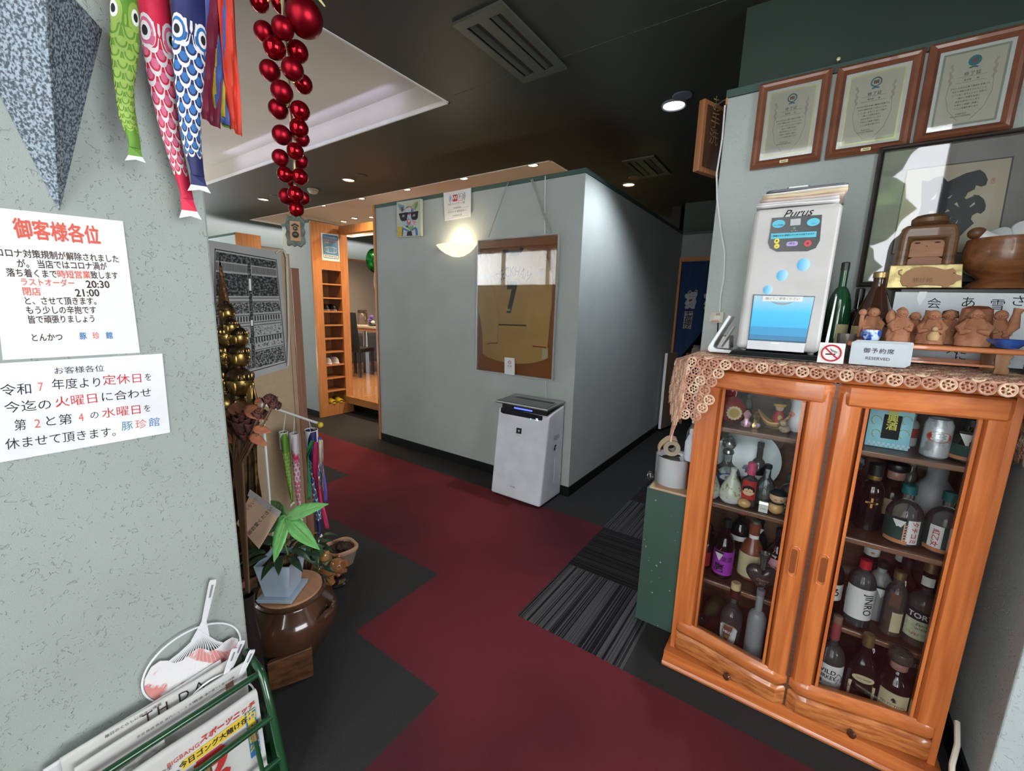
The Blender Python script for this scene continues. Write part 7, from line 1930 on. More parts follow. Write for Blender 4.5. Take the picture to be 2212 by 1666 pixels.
GREENC, LIMEC = cloth_m('green_streamer_cloth', (0.13, 0.30, 0.03)), cloth_m('lime_streamer_cloth', (0.30, 0.45, 0.08))
PINKC, ROSEC = cloth_m('red_streamer_cloth', (0.72, 0.02, 0.07)), cloth_m('rose_streamer_cloth', (0.80, 0.16, 0.30))
NAVYS, SKYC = cloth_m('navy_streamer_cloth', (0.02, 0.025, 0.12)), cloth_m('blue_streamer_cloth', (0.03, 0.16, 0.45))
PALEC = P('white_streamer_print', (0.78, 0.76, 0.76), rough=0.6)
XW = -1.205
def wp(px, py, x=-1.205):
    return hitp(px, py, 0, x)
g_ = thing('carp_streamer', 'crumpled green carp streamer hanging next to the pyramid lamp', 'streamer', wp(265, 0), 0, 'carp streamers hanging by the rough wall')
streamer(g_, [wp(258, -60), wp(266, 0), wp(268, 100), wp(270, 190), wp(277, 255), wp(288, 300), wp(294, 350)], [0.021, 0.021, 0.021, 0.014, 0.013, 0.010, 0.009], [0.012, 0.012, 0.011, 0.010, 0.008, 0.006, 0.004], GREENC, LIMEC, LIMEC, rows=12, cols=5, eye=0.22)
def wpa(px, py):
    return hitp(px, py, 0, -1.235)
def wpb(px, py):
    return hitp(px, py, 0, -1.17)
p_ = thing('carp_streamer', 'long red and pink carp streamer with a white forked tail', 'streamer', wpa(315, 0), 0, 'carp streamers hanging by the rough wall')
streamer(p_, [wpa(318, -90), wpa(330, 0), wpa(340, 100), wpa(352, 190), wpa(368, 280), wpa(385, 350), wpa(400, 410), wpa(413, 474)], [0.028, 0.028, 0.028, 0.023, 0.018, 0.015, 0.012, 0.012], [0.018, 0.018, 0.016, 0.014, 0.011, 0.009, 0.006, 0.004], PINKC, ROSEC, PALEC, eye=0.26)
k_ = thing('carp_streamer', 'navy and blue carp streamer with white-rimmed scales', 'streamer', wpb(405, 0), 0, 'carp streamers hanging by the rough wall')
streamer(k_, [wpb(402, -80), wpb(405, 0), wpb(406, 90), wpb(409, 170), wpb(412, 250), wpb(417, 320), wpb(424, 365), wpb(432, 416)], [0.030, 0.030, 0.029, 0.025, 0.020, 0.016, 0.013, 0.012], [0.020, 0.020, 0.018, 0.015, 0.012, 0.010, 0.007, 0.004], NAVYS, SKYC, PALEC, eye=0.27)
rb = thing('pennant_ribbon', 'bunch of maroon blue yellow and red ribbons beside the navy carp', 'streamer', wp(470, 0), 0, 'carp streamers hanging by the rough wall')
for nm, c, top, bot, w_, dx in (('maroon_ribbon', (0.22, 0.015, 0.05), (445, -30), (456, 262), 0.030, 0.006), ('yellow_ribbon', (0.55, 0.42, 0.02), (455, -30), (472, 240), 0.022, 0.0), ('green_ribbon', (0.20, 0.42, 0.05), (470, -30), (482, 265), 0.026, -0.004), ('blue_ribbon', (0.07, 0.13, 0.42), (468, -30), (480, 258), 0.030, 0.003), ('red_ribbon', (0.75, 0.06, 0.03), (484, -30), (510, 281), 0.019, 0.010)):
    b = wb(rb)
    A, B = wp(*top, x=XW + dx), wp(*bot, x=XW + dx)
    b.grid(lambda u, v: A.lerp(B, v) + Vector((0.006 * math.sin(6 * v + 9 * u), (u - 0.5) * 2 * w_ * (0.75 + 0.25 * math.sin(3 * v + 1)), -0.012 * u * (v > 0.99))), 6, 24)
    b.build(nm, P('cloth_' + nm, c, rough=0.6, col2=tuple(q * 0.6 for q in c), scale=9), rb, solid=0.001)

# ------------------------------------------------------------------ garland of red balls
SHINY = P('shiny_red_bauble', (0.30, 0.003, 0.010), rough=0.10, metal=0.85)
MATTE = P('matte_red_bauble', (0.24, 0.003, 0.012), rough=0.36, metal=0.85)
gl = thing('bauble_garland', 'hanging garland of shiny and matte red christmas baubles', 'garland', (-1.14, 0.63, 2.0))
def gpt(px, py, r=1.30):
    d = fwd * 912.0 + r2 * (px - 1106) - u2 * (py - 833)
    return EYE + d * (r / math.hypot(d.x, d.y))
BL = [(657, 38, 44, 0, 1.26), (560, 5, 22, 1, 1.32), (606, 8, 22, 1, 1.34), (571, 70, 24, 0, 1.30), (611, 61, 26, 0, 1.26), (593, 104, 26, 1, 1.28), (643, 112, 25, 1, 1.30), (583, 153, 24, 0, 1.30), (632, 150, 26, 0, 1.25), (655, 182, 22, 1, 1.31), (609, 199, 26, 0, 1.27), (601, 236, 23, 0, 1.31), (648, 240, 23, 1, 1.27), (646, 277, 22, 1, 1.27), (609, 292, 23, 0, 1.29), (652, 300, 18, 0, 1.33), (638, 327, 20, 1, 1.26), (606, 341, 20, 0, 1.29), (649, 348, 17, 0, 1.33), (616, 377, 18, 1, 1.29), (648, 382, 18, 1, 1.28), (632, 392, 13, 0, 1.34), (619, 424, 18, 0, 1.30), (639, 420, 18, 1, 1.26), (655, 428, 15, 0, 1.32), (640, 452, 17, 1, 1.28)]
b = wb(gl)
b.tube([gpt(606, -120), gpt(612, 40), gpt(620, 130), gpt(626, 220), gpt(634, 330), gpt(640, 460)], 0.004, 7)
b.build('core_wire', P('dull_gold_wire', (0.4, 0.33, 0.2), rough=0.4, metal=0.7), gl)
for px, py, rp_, sh, r_ in BL:
    c = gpt(px, py, r_)
    dist = (c - EYE).length
    ca_ = (c - EYE).normalized().dot(fwd)
    rad = rp_ / 912.0 * dist * ca_ * (0.93 if ca_ > 0.8 else 0.86)
    b = wb(gl); b.ball(c, rad, 26, 18)
    o = b.build('bauble', SHINY if sh else MATTE, gl)
    core = gpt(622 + (py - 230) * 0.06, py - 6, 1.30)
    dr = (core - c)
    dr = (dr.normalized() if dr.length > 0.01 else Vector((0, 0, 1)))
    b = wb(gl); q = c + dr * rad * 0.96; b.tube([q, q + dr * rad * 0.16], rad * 0.17, 10); b.build('bauble_cap', GOLD, o)
b = wb(gl)
for k in range(5):
    q = gpt(694 + 2 * k, 2 + 3 * k, 1.3); b.tube([gpt(672, -20, 1.3), q], 0.002, 5)
b.build('straw_bow', P('pale_gold_straw', (0.55, 0.48, 0.22), rough=0.6), gl)
pq2 = thing('hanging_plaque', 'small ornate metal plaque hanging from the bauble garland', 'plaque', gpt(638, 500, 1.28))
c0 = gpt(638, 500, 1.28)
nx = Vector((c0.y, -c0.x, 0)).normalized()
Fq = frame_at(c0, -nx if nx.x < 0 else nx, (0.02, 0.0, 1)); Fql = L(pq2, Fq)
PEWT = P('antique_pewter', (0.06, 0.075, 0.055), rough=0.45, metal=0.6, col2=(0.02, 0.025, 0.02), scale=60)
ol = []
for k in range(44):
    a = 2 * PI * k / 44
    ca_, sa_ = math.cos(a), math.sin(a)
    sq = 1 / max(abs(ca_), abs(sa_))
    ol.append((0.022 * ca_ * min(sq, 1.28) * (1 + 0.07 * math.cos(11 * a)), 0.037 * sa_ * min(sq, 1.28) * (1 + 0.07 * math.cos(11 * a))))
pl_ = plate(pq2, 'ornate_frame', ol, Fql, PEWT, 0.006, bevel=0.0015)
plate(pl_, 'copper_panel', rounded(0.024, 0.048, 0.002, 2), Fql, P('dull_copper', (0.20, 0.10, 0.05), rough=0.5, metal=0.5), 0.0072)
b = MB(); b.ball(tuple(Fql @ Vector((0, -0.009, 0.009))), 0.008, 12, 8); b.ball(tuple(Fql @ Vector((0, 0.006, 0.009))), 0.0055, 12, 8); b.tube([tuple(Fql @ Vector((x, y, 0.009))) for x, y in ((-0.008, 0.012), (0, 0.017), (0.008, 0.012))], 0.0022, 6); b.build('relief_figure', PEWT, pl_)
b = wb(pq2); b.tube([c0 + Vector((0, 0, 0.036)), gpt(640, 466, 1.28)], 0.0015, 6); b.build('hanging_ring', PEWT, pq2)

# ------------------------------------------------------------------ screen with the printed scroll behind the wall
pnl = thing('folding_screen', 'beige screen panel with wooden end post behind the statue', 'screen', (-2.02, 0.8, 0))
b = wb(pnl); b.box(-2.05, 0.45, 0.02, -2.005, 1.045, 1.605); b.build('panel', P('beige_panel_cloth', (0.40, 0.29, 0.18), rough=0.9, col2=(0.37, 0.265, 0.165), scale=40), pnl)
POSTW = wood('brown_post_wood', (0.20, 0.09, 0.055), (0.27, 0.13, 0.08), axis=2)
b = wb(pnl); b.box(-2.055, 1.065, 0.001, -1.998, 1.105, 1.54); b.build('end_post', POSTW, pnl, bevel=0.003)
b = wb(pnl); b.box(-2.055, 1.045, 0.02, -2.0, 1.064, 1.60); b.build('stile', P('tan_stile', (0.36, 0.24, 0.14), rough=0.6), pnl)
po = thing('printed_scroll', 'grey sheet printed with dense black temple figures hung on the beige screen', 'poster', (-2.0, 0.9, 1.3))
FP = frame_at((-2.0035, 0.9, 1.35), (0, 1, 0), (0, 0, 1)); Fpo = L(po, FP)
def pq_(*p):
    return px_on(FP, *p)
sh0 = plate(po, 'sheet', pq_((440, 517), (606, 545), (622, 795), (440, 848)), Fpo, P('grey_printed_paper', (0.36, 0.36, 0.35), rough=0.7), 0.0016)
PRINT = P('black_figure_print', (0.26, 0.26, 0.25), rough=0.8, col2=(0.015, 0.015, 0.016), scale=130, detail=5, lo=0.44, hi=0.6)
PRINTD = P('dense_figure_print', (0.16, 0.16, 0.16), rough=0.8, col2=(0.012, 0.012, 0.013), scale=110, detail=5, lo=0.46, hi=0.66)
PRINTL = P('light_figure_print', (0.36, 0.36, 0.35), rough=0.8, col2=(0.05, 0.05, 0.05), scale=120, detail=5, lo=0.36, hi=0.52)
TL, TR, BR_, BL_ = pq_((463, 537), (597, 561), (618, 783), (463, 826))
def quadp(u0, v0, u1, v1):
    def pt(u, v):
        a = (TL[0] + (TR[0] - TL[0]) * u, TL[1] + (TR[1] - TL[1]) * u)
        c = (BL_[0] + (BR_[0] - BL_[0]) * u, BL_[1] + (BR_[1] - BL_[1]) * u)
        return (a[0] + (c[0] - a[0]) * v, a[1] + (c[1] - a[1]) * v)
    return [pt(u0, v1), pt(u1, v1), pt(u1, v0), pt(u0, v0)]
plate(sh0, 'print_border', quadp(0, 0, 1, 1), Fpo, INK, 0.0019)
plate(sh0, 'print_ground', quadp(0.012, 0.008, 0.988, 0.992), Fpo, P('grey_printed_paper', (0.36, 0.36, 0.35)), 0.0022)
for k, (v0, v1, m_) in enumerate(((0.02, 0.085, PRINTD), (0.17, 0.345, PRINTD), (0.40, 0.49, PRINT), (0.61, 0.69, PRINTL), (0.74, 0.80, PRINTL), (0.83, 0.975, PRINT))):
    for u0, u1 in ((0.02, 0.49), (0.55, 0.98)):
        plate(sh0, 'figure_band', quadp(u0, v0, u1, v1), Fpo, m_, 0.0026)
b = MB()
for k in range(46):
    u = 0.02 + 0.96 * k / 46
    if 0.48 < u < 0.55:
        continue
    b.prism(quadp(u, 0.095, u + 0.011, 0.155), 0.0022, 0.0027, Fpo)
    if k % 2 == 0:
        for v in (0.515, 0.705):
            b.prism(quadp(u, v, u + 0.022, v + 0.045), 0.0022, 0.0027, Fpo)
for v in (0.36, 0.39, 0.505, 0.57, 0.595, 0.70, 0.815):
    b.prism(quadp(0.02, v, 0.98, v + 0.006), 0.0022, 0.0027, Fpo)
b.build('railing_print', P('soft_black_print', (0.03, 0.03, 0.03), rough=0.8), sh0)
plate(sh0, 'centre_column', quadp(0.495, 0.02, 0.545, 0.97), Fpo, PRINTD, 0.0029)
for v0, v1 in ((0.20, 0.30), (0.55, 0.60)):
    plate(sh0, 'column_cartouche', quadp(0.505, v0, 0.535, v1), Fpo, PAPER, 0.0033)
o = thing('screen_cord', 'pale cord looped over the top edge of the beige screen', 'cord', (-2.0, 1.0, 1.6))
b = wb(o); b.tube([hitp(596, 548, 0, -1.998), hitp(603, 541, 0, -1.994), hitp(613, 541, 0, -1.994), hitp(619, 556, 0, -1.994), hitp(622, 640, 0, -1.994), hitp(624, 720, 0, -1.994), hitp(622, 790, 0, -1.994)], 0.0055, 8); b.build('cord_strand', P('pale_cord', (0.50, 0.47, 0.40), rough=0.7), o)

# ------------------------------------------------------------------ bronze many-headed statue
BRZ = P('aged_gilt_bronze', (0.42, 0.27, 0.08), rough=0.34, metal=0.9, col2=(0.07, 0.045, 0.018), scale=26, detail=6, lo=0.36, hi=0.6)
BRZD = P('dark_bronze', (0.10, 0.06, 0.025), rough=0.45, metal=0.8, col2=(0.025, 0.017, 0.01), scale=30)
YS = 0.70
SX = hitp(497, 700, 1, YS).x
sta = thing('bronze_statue', 'tall gilt bronze goddess statue with a tower of small heads', 'statue', (SX, YS, 0.30))
def spt(px, py, y=YS):
    return hitp(px, py, 1, y)


def bust(t, c, r, yaw_, crown=True):
    """A serene bronze face with hair bun, nose, brow, lips, ears."""
    M0 = wb(t).M @ TRA(c) @ Matrix.Rotation(yaw_, 4, 'Z')
    b = MB(); b.M = M0
    b.ball((0, 0, 0), (r * 0.80, r * 0.88, r * 1.08), 22, 16)
    b.ball((0, -r * 0.22, -r * 0.55), (r * 0.52, r * 0.55, r * 0.48), 16, 12)
    b.ball((0, -r * 0.90, -r * 0.12), (r * 0.11, r * 0.14, r * 0.28), 10, 8)
    b.ball((0, -r * 0.86, -r * 0.30), (r * 0.17, r * 0.13, r * 0.09), 10, 8)
    b.ball((0, -r * 0.80, -r * 0.52), (r * 0.22, r * 0.10, r * 0.06), 10, 8)
    b.ball((0, -r * 0.80, -r * 0.61), (r * 0.18, r * 0.10, r * 0.06), 10, 8)
    b.ball((0, -r * 0.70, -r * 0.86), (r * 0.16, r * 0.14, r * 0.12), 10, 8)
    for s in (-1, 1):
        b.ball((s * r * 0.34, -r * 0.72, 0.02 * r), (r * 0.21, r * 0.13, r * 0.10), 10, 8)
        b.tube([(s * r * 0.10, -r * 0.88, r * 0.14), (s * r * 0.34, -r * 0.86, r * 0.26), (s * r * 0.60, -r * 0.66, r * 0.16)], r * 0.045, 6)
        b.ball((s * r * 0.82, r * 0.02, -r * 0.22), (r * 0.10, r * 0.16, r * 0.48), 10, 8)
    o = b.build('face', BRZ, t)
    b = MB(); b.M = M0
    b.lathe([(r * 0.86, r * 0.28), (r * 0.90, r * 0.42), (r * 0.84, r * 0.70), (r * 0.55, r * 1.05), (r * 0.30, r * 1.18), (r * 0.32, r * 1.32), (r * 0.20, r * 1.50), (0, r * 1.56)], 22, wob=lambda a, z: 1 + 0.05 * math.sin(13 * a))
    b.build('hair', BRZD, o)
    if crown:
        b = MB(); b.M = M0
        for k in range(7):
            a = -PI / 2 + (k - 3) * 0.38
            b.ball((r * 0.92 * math.cos(a), r * 0.92 * math.sin(a), r * 0.55), (r * 0.13, r * 0.09, r * 0.26 + 0.06 * r * (k == 3)), 8, 6)
        b.build('crown', BRZ, o)
    return o


TW = -0.15
for px, py, rp_, dy, yw, cr_ in ((490, 676, 17, 0.0, 2.2, False), (498, 706, 16, -0.01, 2.3, True), (487, 727, 20, -0.015, 1.5, True), (515, 729, 20, 0.01, 2.4, True), (482, 768, 22, -0.02, 1.45, True), (516, 770, 23, 0.015, 2.4, True), (480, 822, 26, -0.02, 1.35, True), (518, 828, 30, 0.01, 2.3, True)):
    c = spt(px, py, YS + dy)
    r_ = rp_ / 912.0 * (c - EYE).length * 0.80
    bust(sta, c, r_, yw, cr_)
b = wb(sta)
z0_, z1_ = spt(490, 850).z, spt(490, 680).z
b.tube([(SX - 0.02, YS + 0.01, z0_), (SX - 0.02, YS + 0.01, z1_)], [0.03, 0.012], 10); b.build('head_core', BRZD, sta)
zc = spt(497, 880).z
b = wb(sta)
b.lathe([(0.075, zc - 0.56), (0.070, zc - 0.45), (0.058, zc - 0.28), (0.062, zc - 0.16), (0.075, zc - 0.06), (0.068, zc - 0.02), (0.035, zc + 0.03), (0.03, zc + 0.07)], 30, c=(SX - 0.01, YS, 0), sy=0.85, wob=lambda a, z: 1 + 0.05 * math.sin(11 * a + 4 * math.sin(9 * z)))
b.build('robe', BRZD, sta)
for k in range(6):
    a = -2.0 + 0.45 * k
    b = wb(sta)
    b.tube([(SX - 0.01 + 0.074 * math.cos(a), YS + 0.064 * math.sin(a), zc - 0.03 - 0.02 * k), (SX - 0.01 + 0.066 * math.cos(a + 0.25), YS + 0.058 * math.sin(a + 0.25), zc - 0.18), (SX - 0.01 + 0.068 * math.cos(a + 0.05), YS + 0.06 * math.sin(a + 0.05), zc - 0.34), (SX - 0.01 + 0.076 * math.cos(a), YS + 0.066 * math.sin(a), zc - 0.54)], [0.005, 0.0065, 0.006, 0.005], 8)
    b.build('drapery_fold', BRZ if k % 2 else BRZD, sta)
for px, py, dy in ((487, 872, -0.03), (517, 866, 0.02)):
    c = spt(px, py, YS + dy)
    b = wb(sta); b.ball(c, (0.036, 0.036, 0.036), 20, 14); b.build('shoulder', BRZ, sta)
# praying hands: two palms with five fingers each
hc = spt(545, 858, YS + 0.0)
b = wb(sta)
b.tube([spt(520, 872), spt(534, 884), hc + Vector((0, 0, -0.04))], [0.024, 0.020, 0.014], 10); b.build('forearm', BRZ, sta)
for s in (-1, 1):
    b = wb(sta)
    b.ball(hc + Vector((0.0, s * 0.007, -0.018)), (0.019, 0.006, 0.024), 12, 8)
    for k in range(4):
        x = -0.014 + 0.009 * k
        ln = (0.034, 0.042, 0.045, 0.036)[k]
        b.tube([hc + Vector((x, s * 0.007, -0.004)), hc + Vector((x * 0.95, s * 0.005, ln * 0.5)), hc + Vector((x * 0.85, s * 0.003, ln))], [0.0046, 0.0042, 0.003], 8)
    b.tube([hc + Vector((-0.016, s * 0.008, -0.02)), hc + Vector((-0.025, s * 0.006, -0.004)), hc + Vector((-0.025, s * 0.004, 0.01))], [0.005, 0.0046, 0.0032], 8)
    b.build('praying_hand', BRZ, sta)
fm = spt(470, 640, YS + 0.02)
b = wb(sta)
b.grid(lambda u, v: fm + Vector(((u - 0.5) * 0.11 * math.sin(PI * min(1, 0.12 + v)) ** 0.8 * (1 - v) ** 0.5 + 0.0, 0.02, -0.20 + 0.34 * v)), 10, 14)
b.build('flame_halo', P('carved_reddish_gilt', (0.26, 0.12, 0.04), rough=0.5, metal=0.5, col2=(0.08, 0.03, 0.012), scale=90, bump=0.6, bscale=110), sta, solid=0.012)
b = wb(sta)
b.lathe([(0, 0.30), (0.085, 0.30), (0.088, 0.31), (0.07, 0.33), (0.078, zc - 0.57), (0.0, zc - 0.56)], 26, c=(SX - 0.01, YS, 0)); b.build('pedestal', BRZD, sta)
ws = thing('statue_stand', 'low carved wooden stand under the bronze statue', 'stand', (SX, YS, 0))
b = wb(ws); b.box(SX - 0.12, YS - 0.10, 0.272, SX + 0.075, YS + 0.10, 0.298); b.build('stand_top', wood('worn_tan_stand_wood', (0.22, 0.10, 0.05), (0.34, 0.18, 0.10), axis=0), ws, bevel=0.004)
for dx in (-0.10, 0.07):
    for dy in (-0.08, 0.08):
        b = wb(ws); b.box(SX + dx - 0.018, YS + dy - 0.018, 0.001, SX + dx + 0.018, YS + dy + 0.018, 0.272); b.build('leg', wood('dark_stand_wood', (0.05, 0.025, 0.015), (0.10, 0.05, 0.03)), ws)
b = wb(ws); b.box(SX - 0.08, YS - 0.09, 0.20, SX + 0.05, YS - 0.08, 0.268); b.build('apron', wood('dark_stand_wood', (0.05, 0.025, 0.015), (0.10, 0.05, 0.03)), ws)
# do-not-touch card
nt_ = thing('handwritten_card', 'tilted tan card handwritten in red and black below the statue', 'card', spt(555, 1120, 0.66))
q4 = [spt(545, 1062, 0.64), spt(606, 1108, 0.66), spt(560, 1186, 0.57), spt(512, 1132, 0.57)]
o_ = (q4[0] + q4[1] + q4[2] + q4[3]) / 4
xd = ((q4[1] - q4[0]) + (q4[2] - q4[3])).normalized()
yd0 = (q4[0] - q4[3]) + (q4[1] - q4[2])
yd = (yd0 - xd * yd0.dot(xd)).normalized()
FC = frame_at(o_, xd, yd); Fcc = L(nt_, FC)
cpts = px_on(FC, (545, 1062), (606, 1108), (560, 1186), (512, 1132))
crd = plate(nt_, 'card', cpts, Fcc, P('pinkish_tan_card', (0.50, 0.33, 0.23), rough=0.8, scale=5), 0.003)
tp = px_on(FC, (541, 1058), (608, 1106), (602, 1118), (536, 1072)); plate(crd, 'clear_tape', tp, Fcc, P('clear_tape_greyed', (0.36, 0.34, 0.32), rough=0.25), 0.0036)
wline(crd, FC, Fcc, [('さわらないで', P('dark_red_ink', (0.25, 0.03, 0.02)), (522, 1116), (556, 1078), 0.021, {}), ('御自愛ください', INK, (538, 1156), (588, 1098), 0.020, {})], lift=0.0034)

# ------------------------------------------------------------------ dried flowers, plants, jars
fl_ = thing('dried_flowers', 'bunch of dried brown roses and leaves in front of the statue', 'flowers', spt(530, 1000, 0.57))
DRY = P('dried_petal', (0.10, 0.030, 0.022), rough=0.9, col2=(0.035, 0.012, 0.01), scale=40)
DRYL = P('dried_leaf', (0.27, 0.085, 0.035), rough=0.8, col2=(0.14, 0.04, 0.02), scale=20)
def leafmesh(b, p0, d, up, ln, wd, curl=0.25, n=8, vein=0.0):
    d = Vector(d).normalized(); up = Vector(up); sdv = d.cross(up).normalized(); nn = sdv.cross(d)
    vs = []
    for i in range(n + 1):
        q = i / n
        wv = wd * math.sin(PI * (0.04 + 0.96 * q) ** 0.8) ** 0.9 if q < 1 else 0.0
        for j in range(5):
            s = (j - 2) / 2
            rip = vein * math.sin(q * 38 - 2.5 * abs(s)) * (1 - abs(s) * 0.3) if vein else 0
            vs.append(Vector(p0) + d * ln * q + sdv * wv * s + nn * (-curl * ln * q * q + abs(s) * wv * 0.22 + rip))
    fs = [(i * 5 + j, (i + 1) * 5 + j, (i + 1) * 5 + j + 1, i * 5 + j + 1) for i in range(n) for j in range(4)]
    b.add(vs, fs, True)
random.seed(3)
b = wb(fl_)
for k in range(7):
    b.tube([Vector((-1.447 + 0.003 * k, 0.551, 0.42)), spt(506 + 3 * k, 1000, 0.56), spt((505, 520, 540, 575, 560, 510, 590)[k], (920, 900, 930, 866, 920, 885, 876)[k], 0.57)], 0.0035, 6)
b.build('stem', P('dry_stem', (0.12, 0.06, 0.03), rough=0.9), fl_)
def rose(px, py, r, y):
    c = spt(px, py, y)
    b = wb(fl_)
    for k in range(22):
        a = k * 2.4
        rr = r * (0.25 + 0.75 * k / 22)
        h = r * (0.5 - 0.7 * k / 22)
        o0 = c + Vector((rr * 0.5 * math.cos(a), rr * 0.5 * math.sin(a) * 0.8, h))
        b.grid(lambda u, v: o0 + Vector((math.cos(a + (u - 0.5) * 1.5) * rr * (0.4 + 0.35 * v), math.sin(a + (u - 0.5) * 1.5) * rr * (0.4 + 0.35 * v), (v - 0.5) * r * 0.75 + 0.06 * r * math.sin(9 * u + k))), 5, 3)
    b.build('rose_head', DRY, fl_, solid=0.001)
for px, py, r_, y_ in ((525, 915, 0.048, 0.565), (583, 864, 0.021, 0.58), (594, 876, 0.018, 0.58), (562, 895, 0.022, 0.57), (532, 940, 0.03, 0.565), (503, 920, 0.034, 0.565)):
    rose(px, py, r_, y_)
for px, py, tx, ty, w_ in ((495, 880, 545, 888, 0.022), (530, 880, 575, 905, 0.020), (548, 925, 583, 932, 0.014), (540, 940, 576, 962, 0.014), (495, 888, 512, 905, 0.02), (490, 915, 520, 875, 0.02), (480, 930, 500, 960, 0.016), (550, 870, 570, 862, 0.012)):
    A, B = spt(px, py, 0.555), spt(tx, ty, 0.57)
    b = wb(fl_); leafmesh(b, A, B - A, (0.2, -0.7, 0.6), (B - A).length, w_, curl=0.1); b.build('dry_leaf', DRYL, fl_, solid=0.001)

vs_ = thing('flower_vase', 'slim dark vase holding the dried flowers', 'vase', (-1.437, 0.548, 0.001))
b = MB(); b.lathe([(0, 0), (0.028, 0.0), (0.032, 0.02), (0.030, 0.25), (0.018, 0.36), (0.022, 0.41), (0.019, 0.41), (0.015, 0.36), (0, 0.3)], 22); b.build('vase_body', P('dark_vase_glaze', (0.02, 0.016, 0.014), rough=0.3), vs_)
jar = thing('stoneware_jar', 'large brown glazed stoneware jar carrying the pachira plant', 'jar', (-1.53, 0.735, 0.002))
JC = Vector((-1.53, 0.735, 0.002))
JGL = P('brown_salt_glaze', (0.085, 0.038, 0.020), rough=0.16, coat=0.6, col2=(0.035, 0.016, 0.009), scale=5)
b = MB(); b.lathe([(0, 0.0), (0.085, 0.0), (0.095, 0.012), (0.135, 0.08), (0.162, 0.15), (0.165, 0.185), (0.150, 0.225), (0.120, 0.252), (0.117, 0.258), (0.124, 0.266), (0.127, 0.275), (0.120, 0.281), (0.108, 0.278)], 48); b.build('jar_body', JGL, jar)
b = MB(); b.lathe([(0, 0.276), (0.108, 0.276), (0.113, 0.280), (0.112, 0.288), (0, 0.290)], 40); b.build('wooden_lid', P('tan_lid_wood', (0.42, 0.21, 0.11), rough=0.7, scale=10, stretch=(1, 6, 1)), jar)
for a in (0.35, PI + 0.35):
    b = MB(); ca_, sa_ = math.cos(a), math.sin(a)
    b.tube([(0.145 * ca_ - 0.035 * sa_, 0.145 * sa_ + 0.035 * ca_, 0.225), (0.172 * ca_ - 0.028 * sa_, 0.172 * sa_ + 0.028 * ca_, 0.232), (0.182 * ca_, 0.182 * sa_, 0.230), (0.172 * ca_ + 0.028 * sa_, 0.172 * sa_ - 0.028 * ca_, 0.222), (0.150 * ca_ + 0.035 * sa_, 0.150 * sa_ - 0.035 * ca_, 0.205)], 0.013, 10); b.build('lug_handle', JGL, jar)
PX = Vector((-1.515, 0.70, 0.293))
pt_ = thing('potted_pachira', 'young money plant with five bright leaflets in a pale grey-blue square pot', 'plant', PX, 0.62)
POTB = P('pale_blue_grey_plastic', (0.36, 0.44, 0.52), rough=0.4)
b = MB()
b.hexa([(-0.062, -0.062, 0.0), (0.062, -0.062, 0.0), (0.062, 0.062, 0.0), (-0.062, 0.062, 0.0)], [(-0.066, -0.066, 0.016), (0.066, -0.066, 0.016), (0.066, 0.066, 0.016), (-0.066, 0.066, 0.016)])
b.build('saucer', POTB, pt_, bevel=0.002)
b = MB()
lo, hi = 0.044, 0.064
z0, z1 = 0.010, 0.150
for (r0, r1, rev) in ((lo, hi, 0), (lo - 0.003, hi - 0.004, 1)):
    A = [(-r0, -r0, z0), (r0, -r0, z0), (r0, r0, z0), (-r0, r0, z0)]; B = [(-r1, -r1, z1), (r1, -r1, z1), (r1, r1, z1), (-r1, r1, z1)]
    b.add(A + B, [((k, (k + 1) % 4, 4 + (k + 1) % 4, 4 + k) if not rev else (4 + k, 4 + (k + 1) % 4, (k + 1) % 4, k)) for k in range(4)])
r0, r1 = hi, hi - 0.004
b.add([(-r0, -r0, z1), (r0, -r0, z1), (r0, r0, z1), (-r0, r0, z1), (-r1, -r1, z1), (r1, -r1, z1), (r1, r1, z1), (-r1, r1, z1)], [(k, (k + 1) % 4, 4 + (k + 1) % 4, 4 + k) for k in range(4)])
b.build('square_pot', POTB, pt_)
b = MB(); b.grid(lambda u, v: ((u - 0.5) * 0.116, (v - 0.5) * 0.116, 0.128 + 0.004 * math.sin(19 * u) * math.sin(23 * v)), 10, 10); b.build('soil', P('dark_soil', (0.03, 0.022, 0.016), rough=1.0), pt_)
b = MB(); b.ball((0.03, 0.0, 0.138), (0.026, 0.026, 0.020), 14, 10, wob=lambda a, t: 1 + 0.08 * math.sin(6 * a)); b.build('swollen_stem', P('reddish_bark', (0.22, 0.09, 0.045), rough=0.9), pt_)
HUB = wb(pt_).M @ spt(619, 1117, 0.665)
b = MB(); b.tube([(0.03, 0, 0.15), (0.02, 0.0, 0.20), HUB], [0.004, 0.003, 0.0022], 8); b.build('stalk', P('green_stalk', (0.12, 0.22, 0.05), rough=0.5), pt_)
LEAF = P('bright_green_leaf', (0.16, 0.42, 0.13), rough=0.4, col2=(0.10, 0.32, 0.08), scale=8)
LEAFD = P('dark_green_leaf', (0.018, 0.05, 0.02), rough=0.35, col2=(0.01, 0.03, 0.012), scale=8)
MIDR = P('pale_leaf_midrib', (0.28, 0.50, 0.15), rough=0.5)
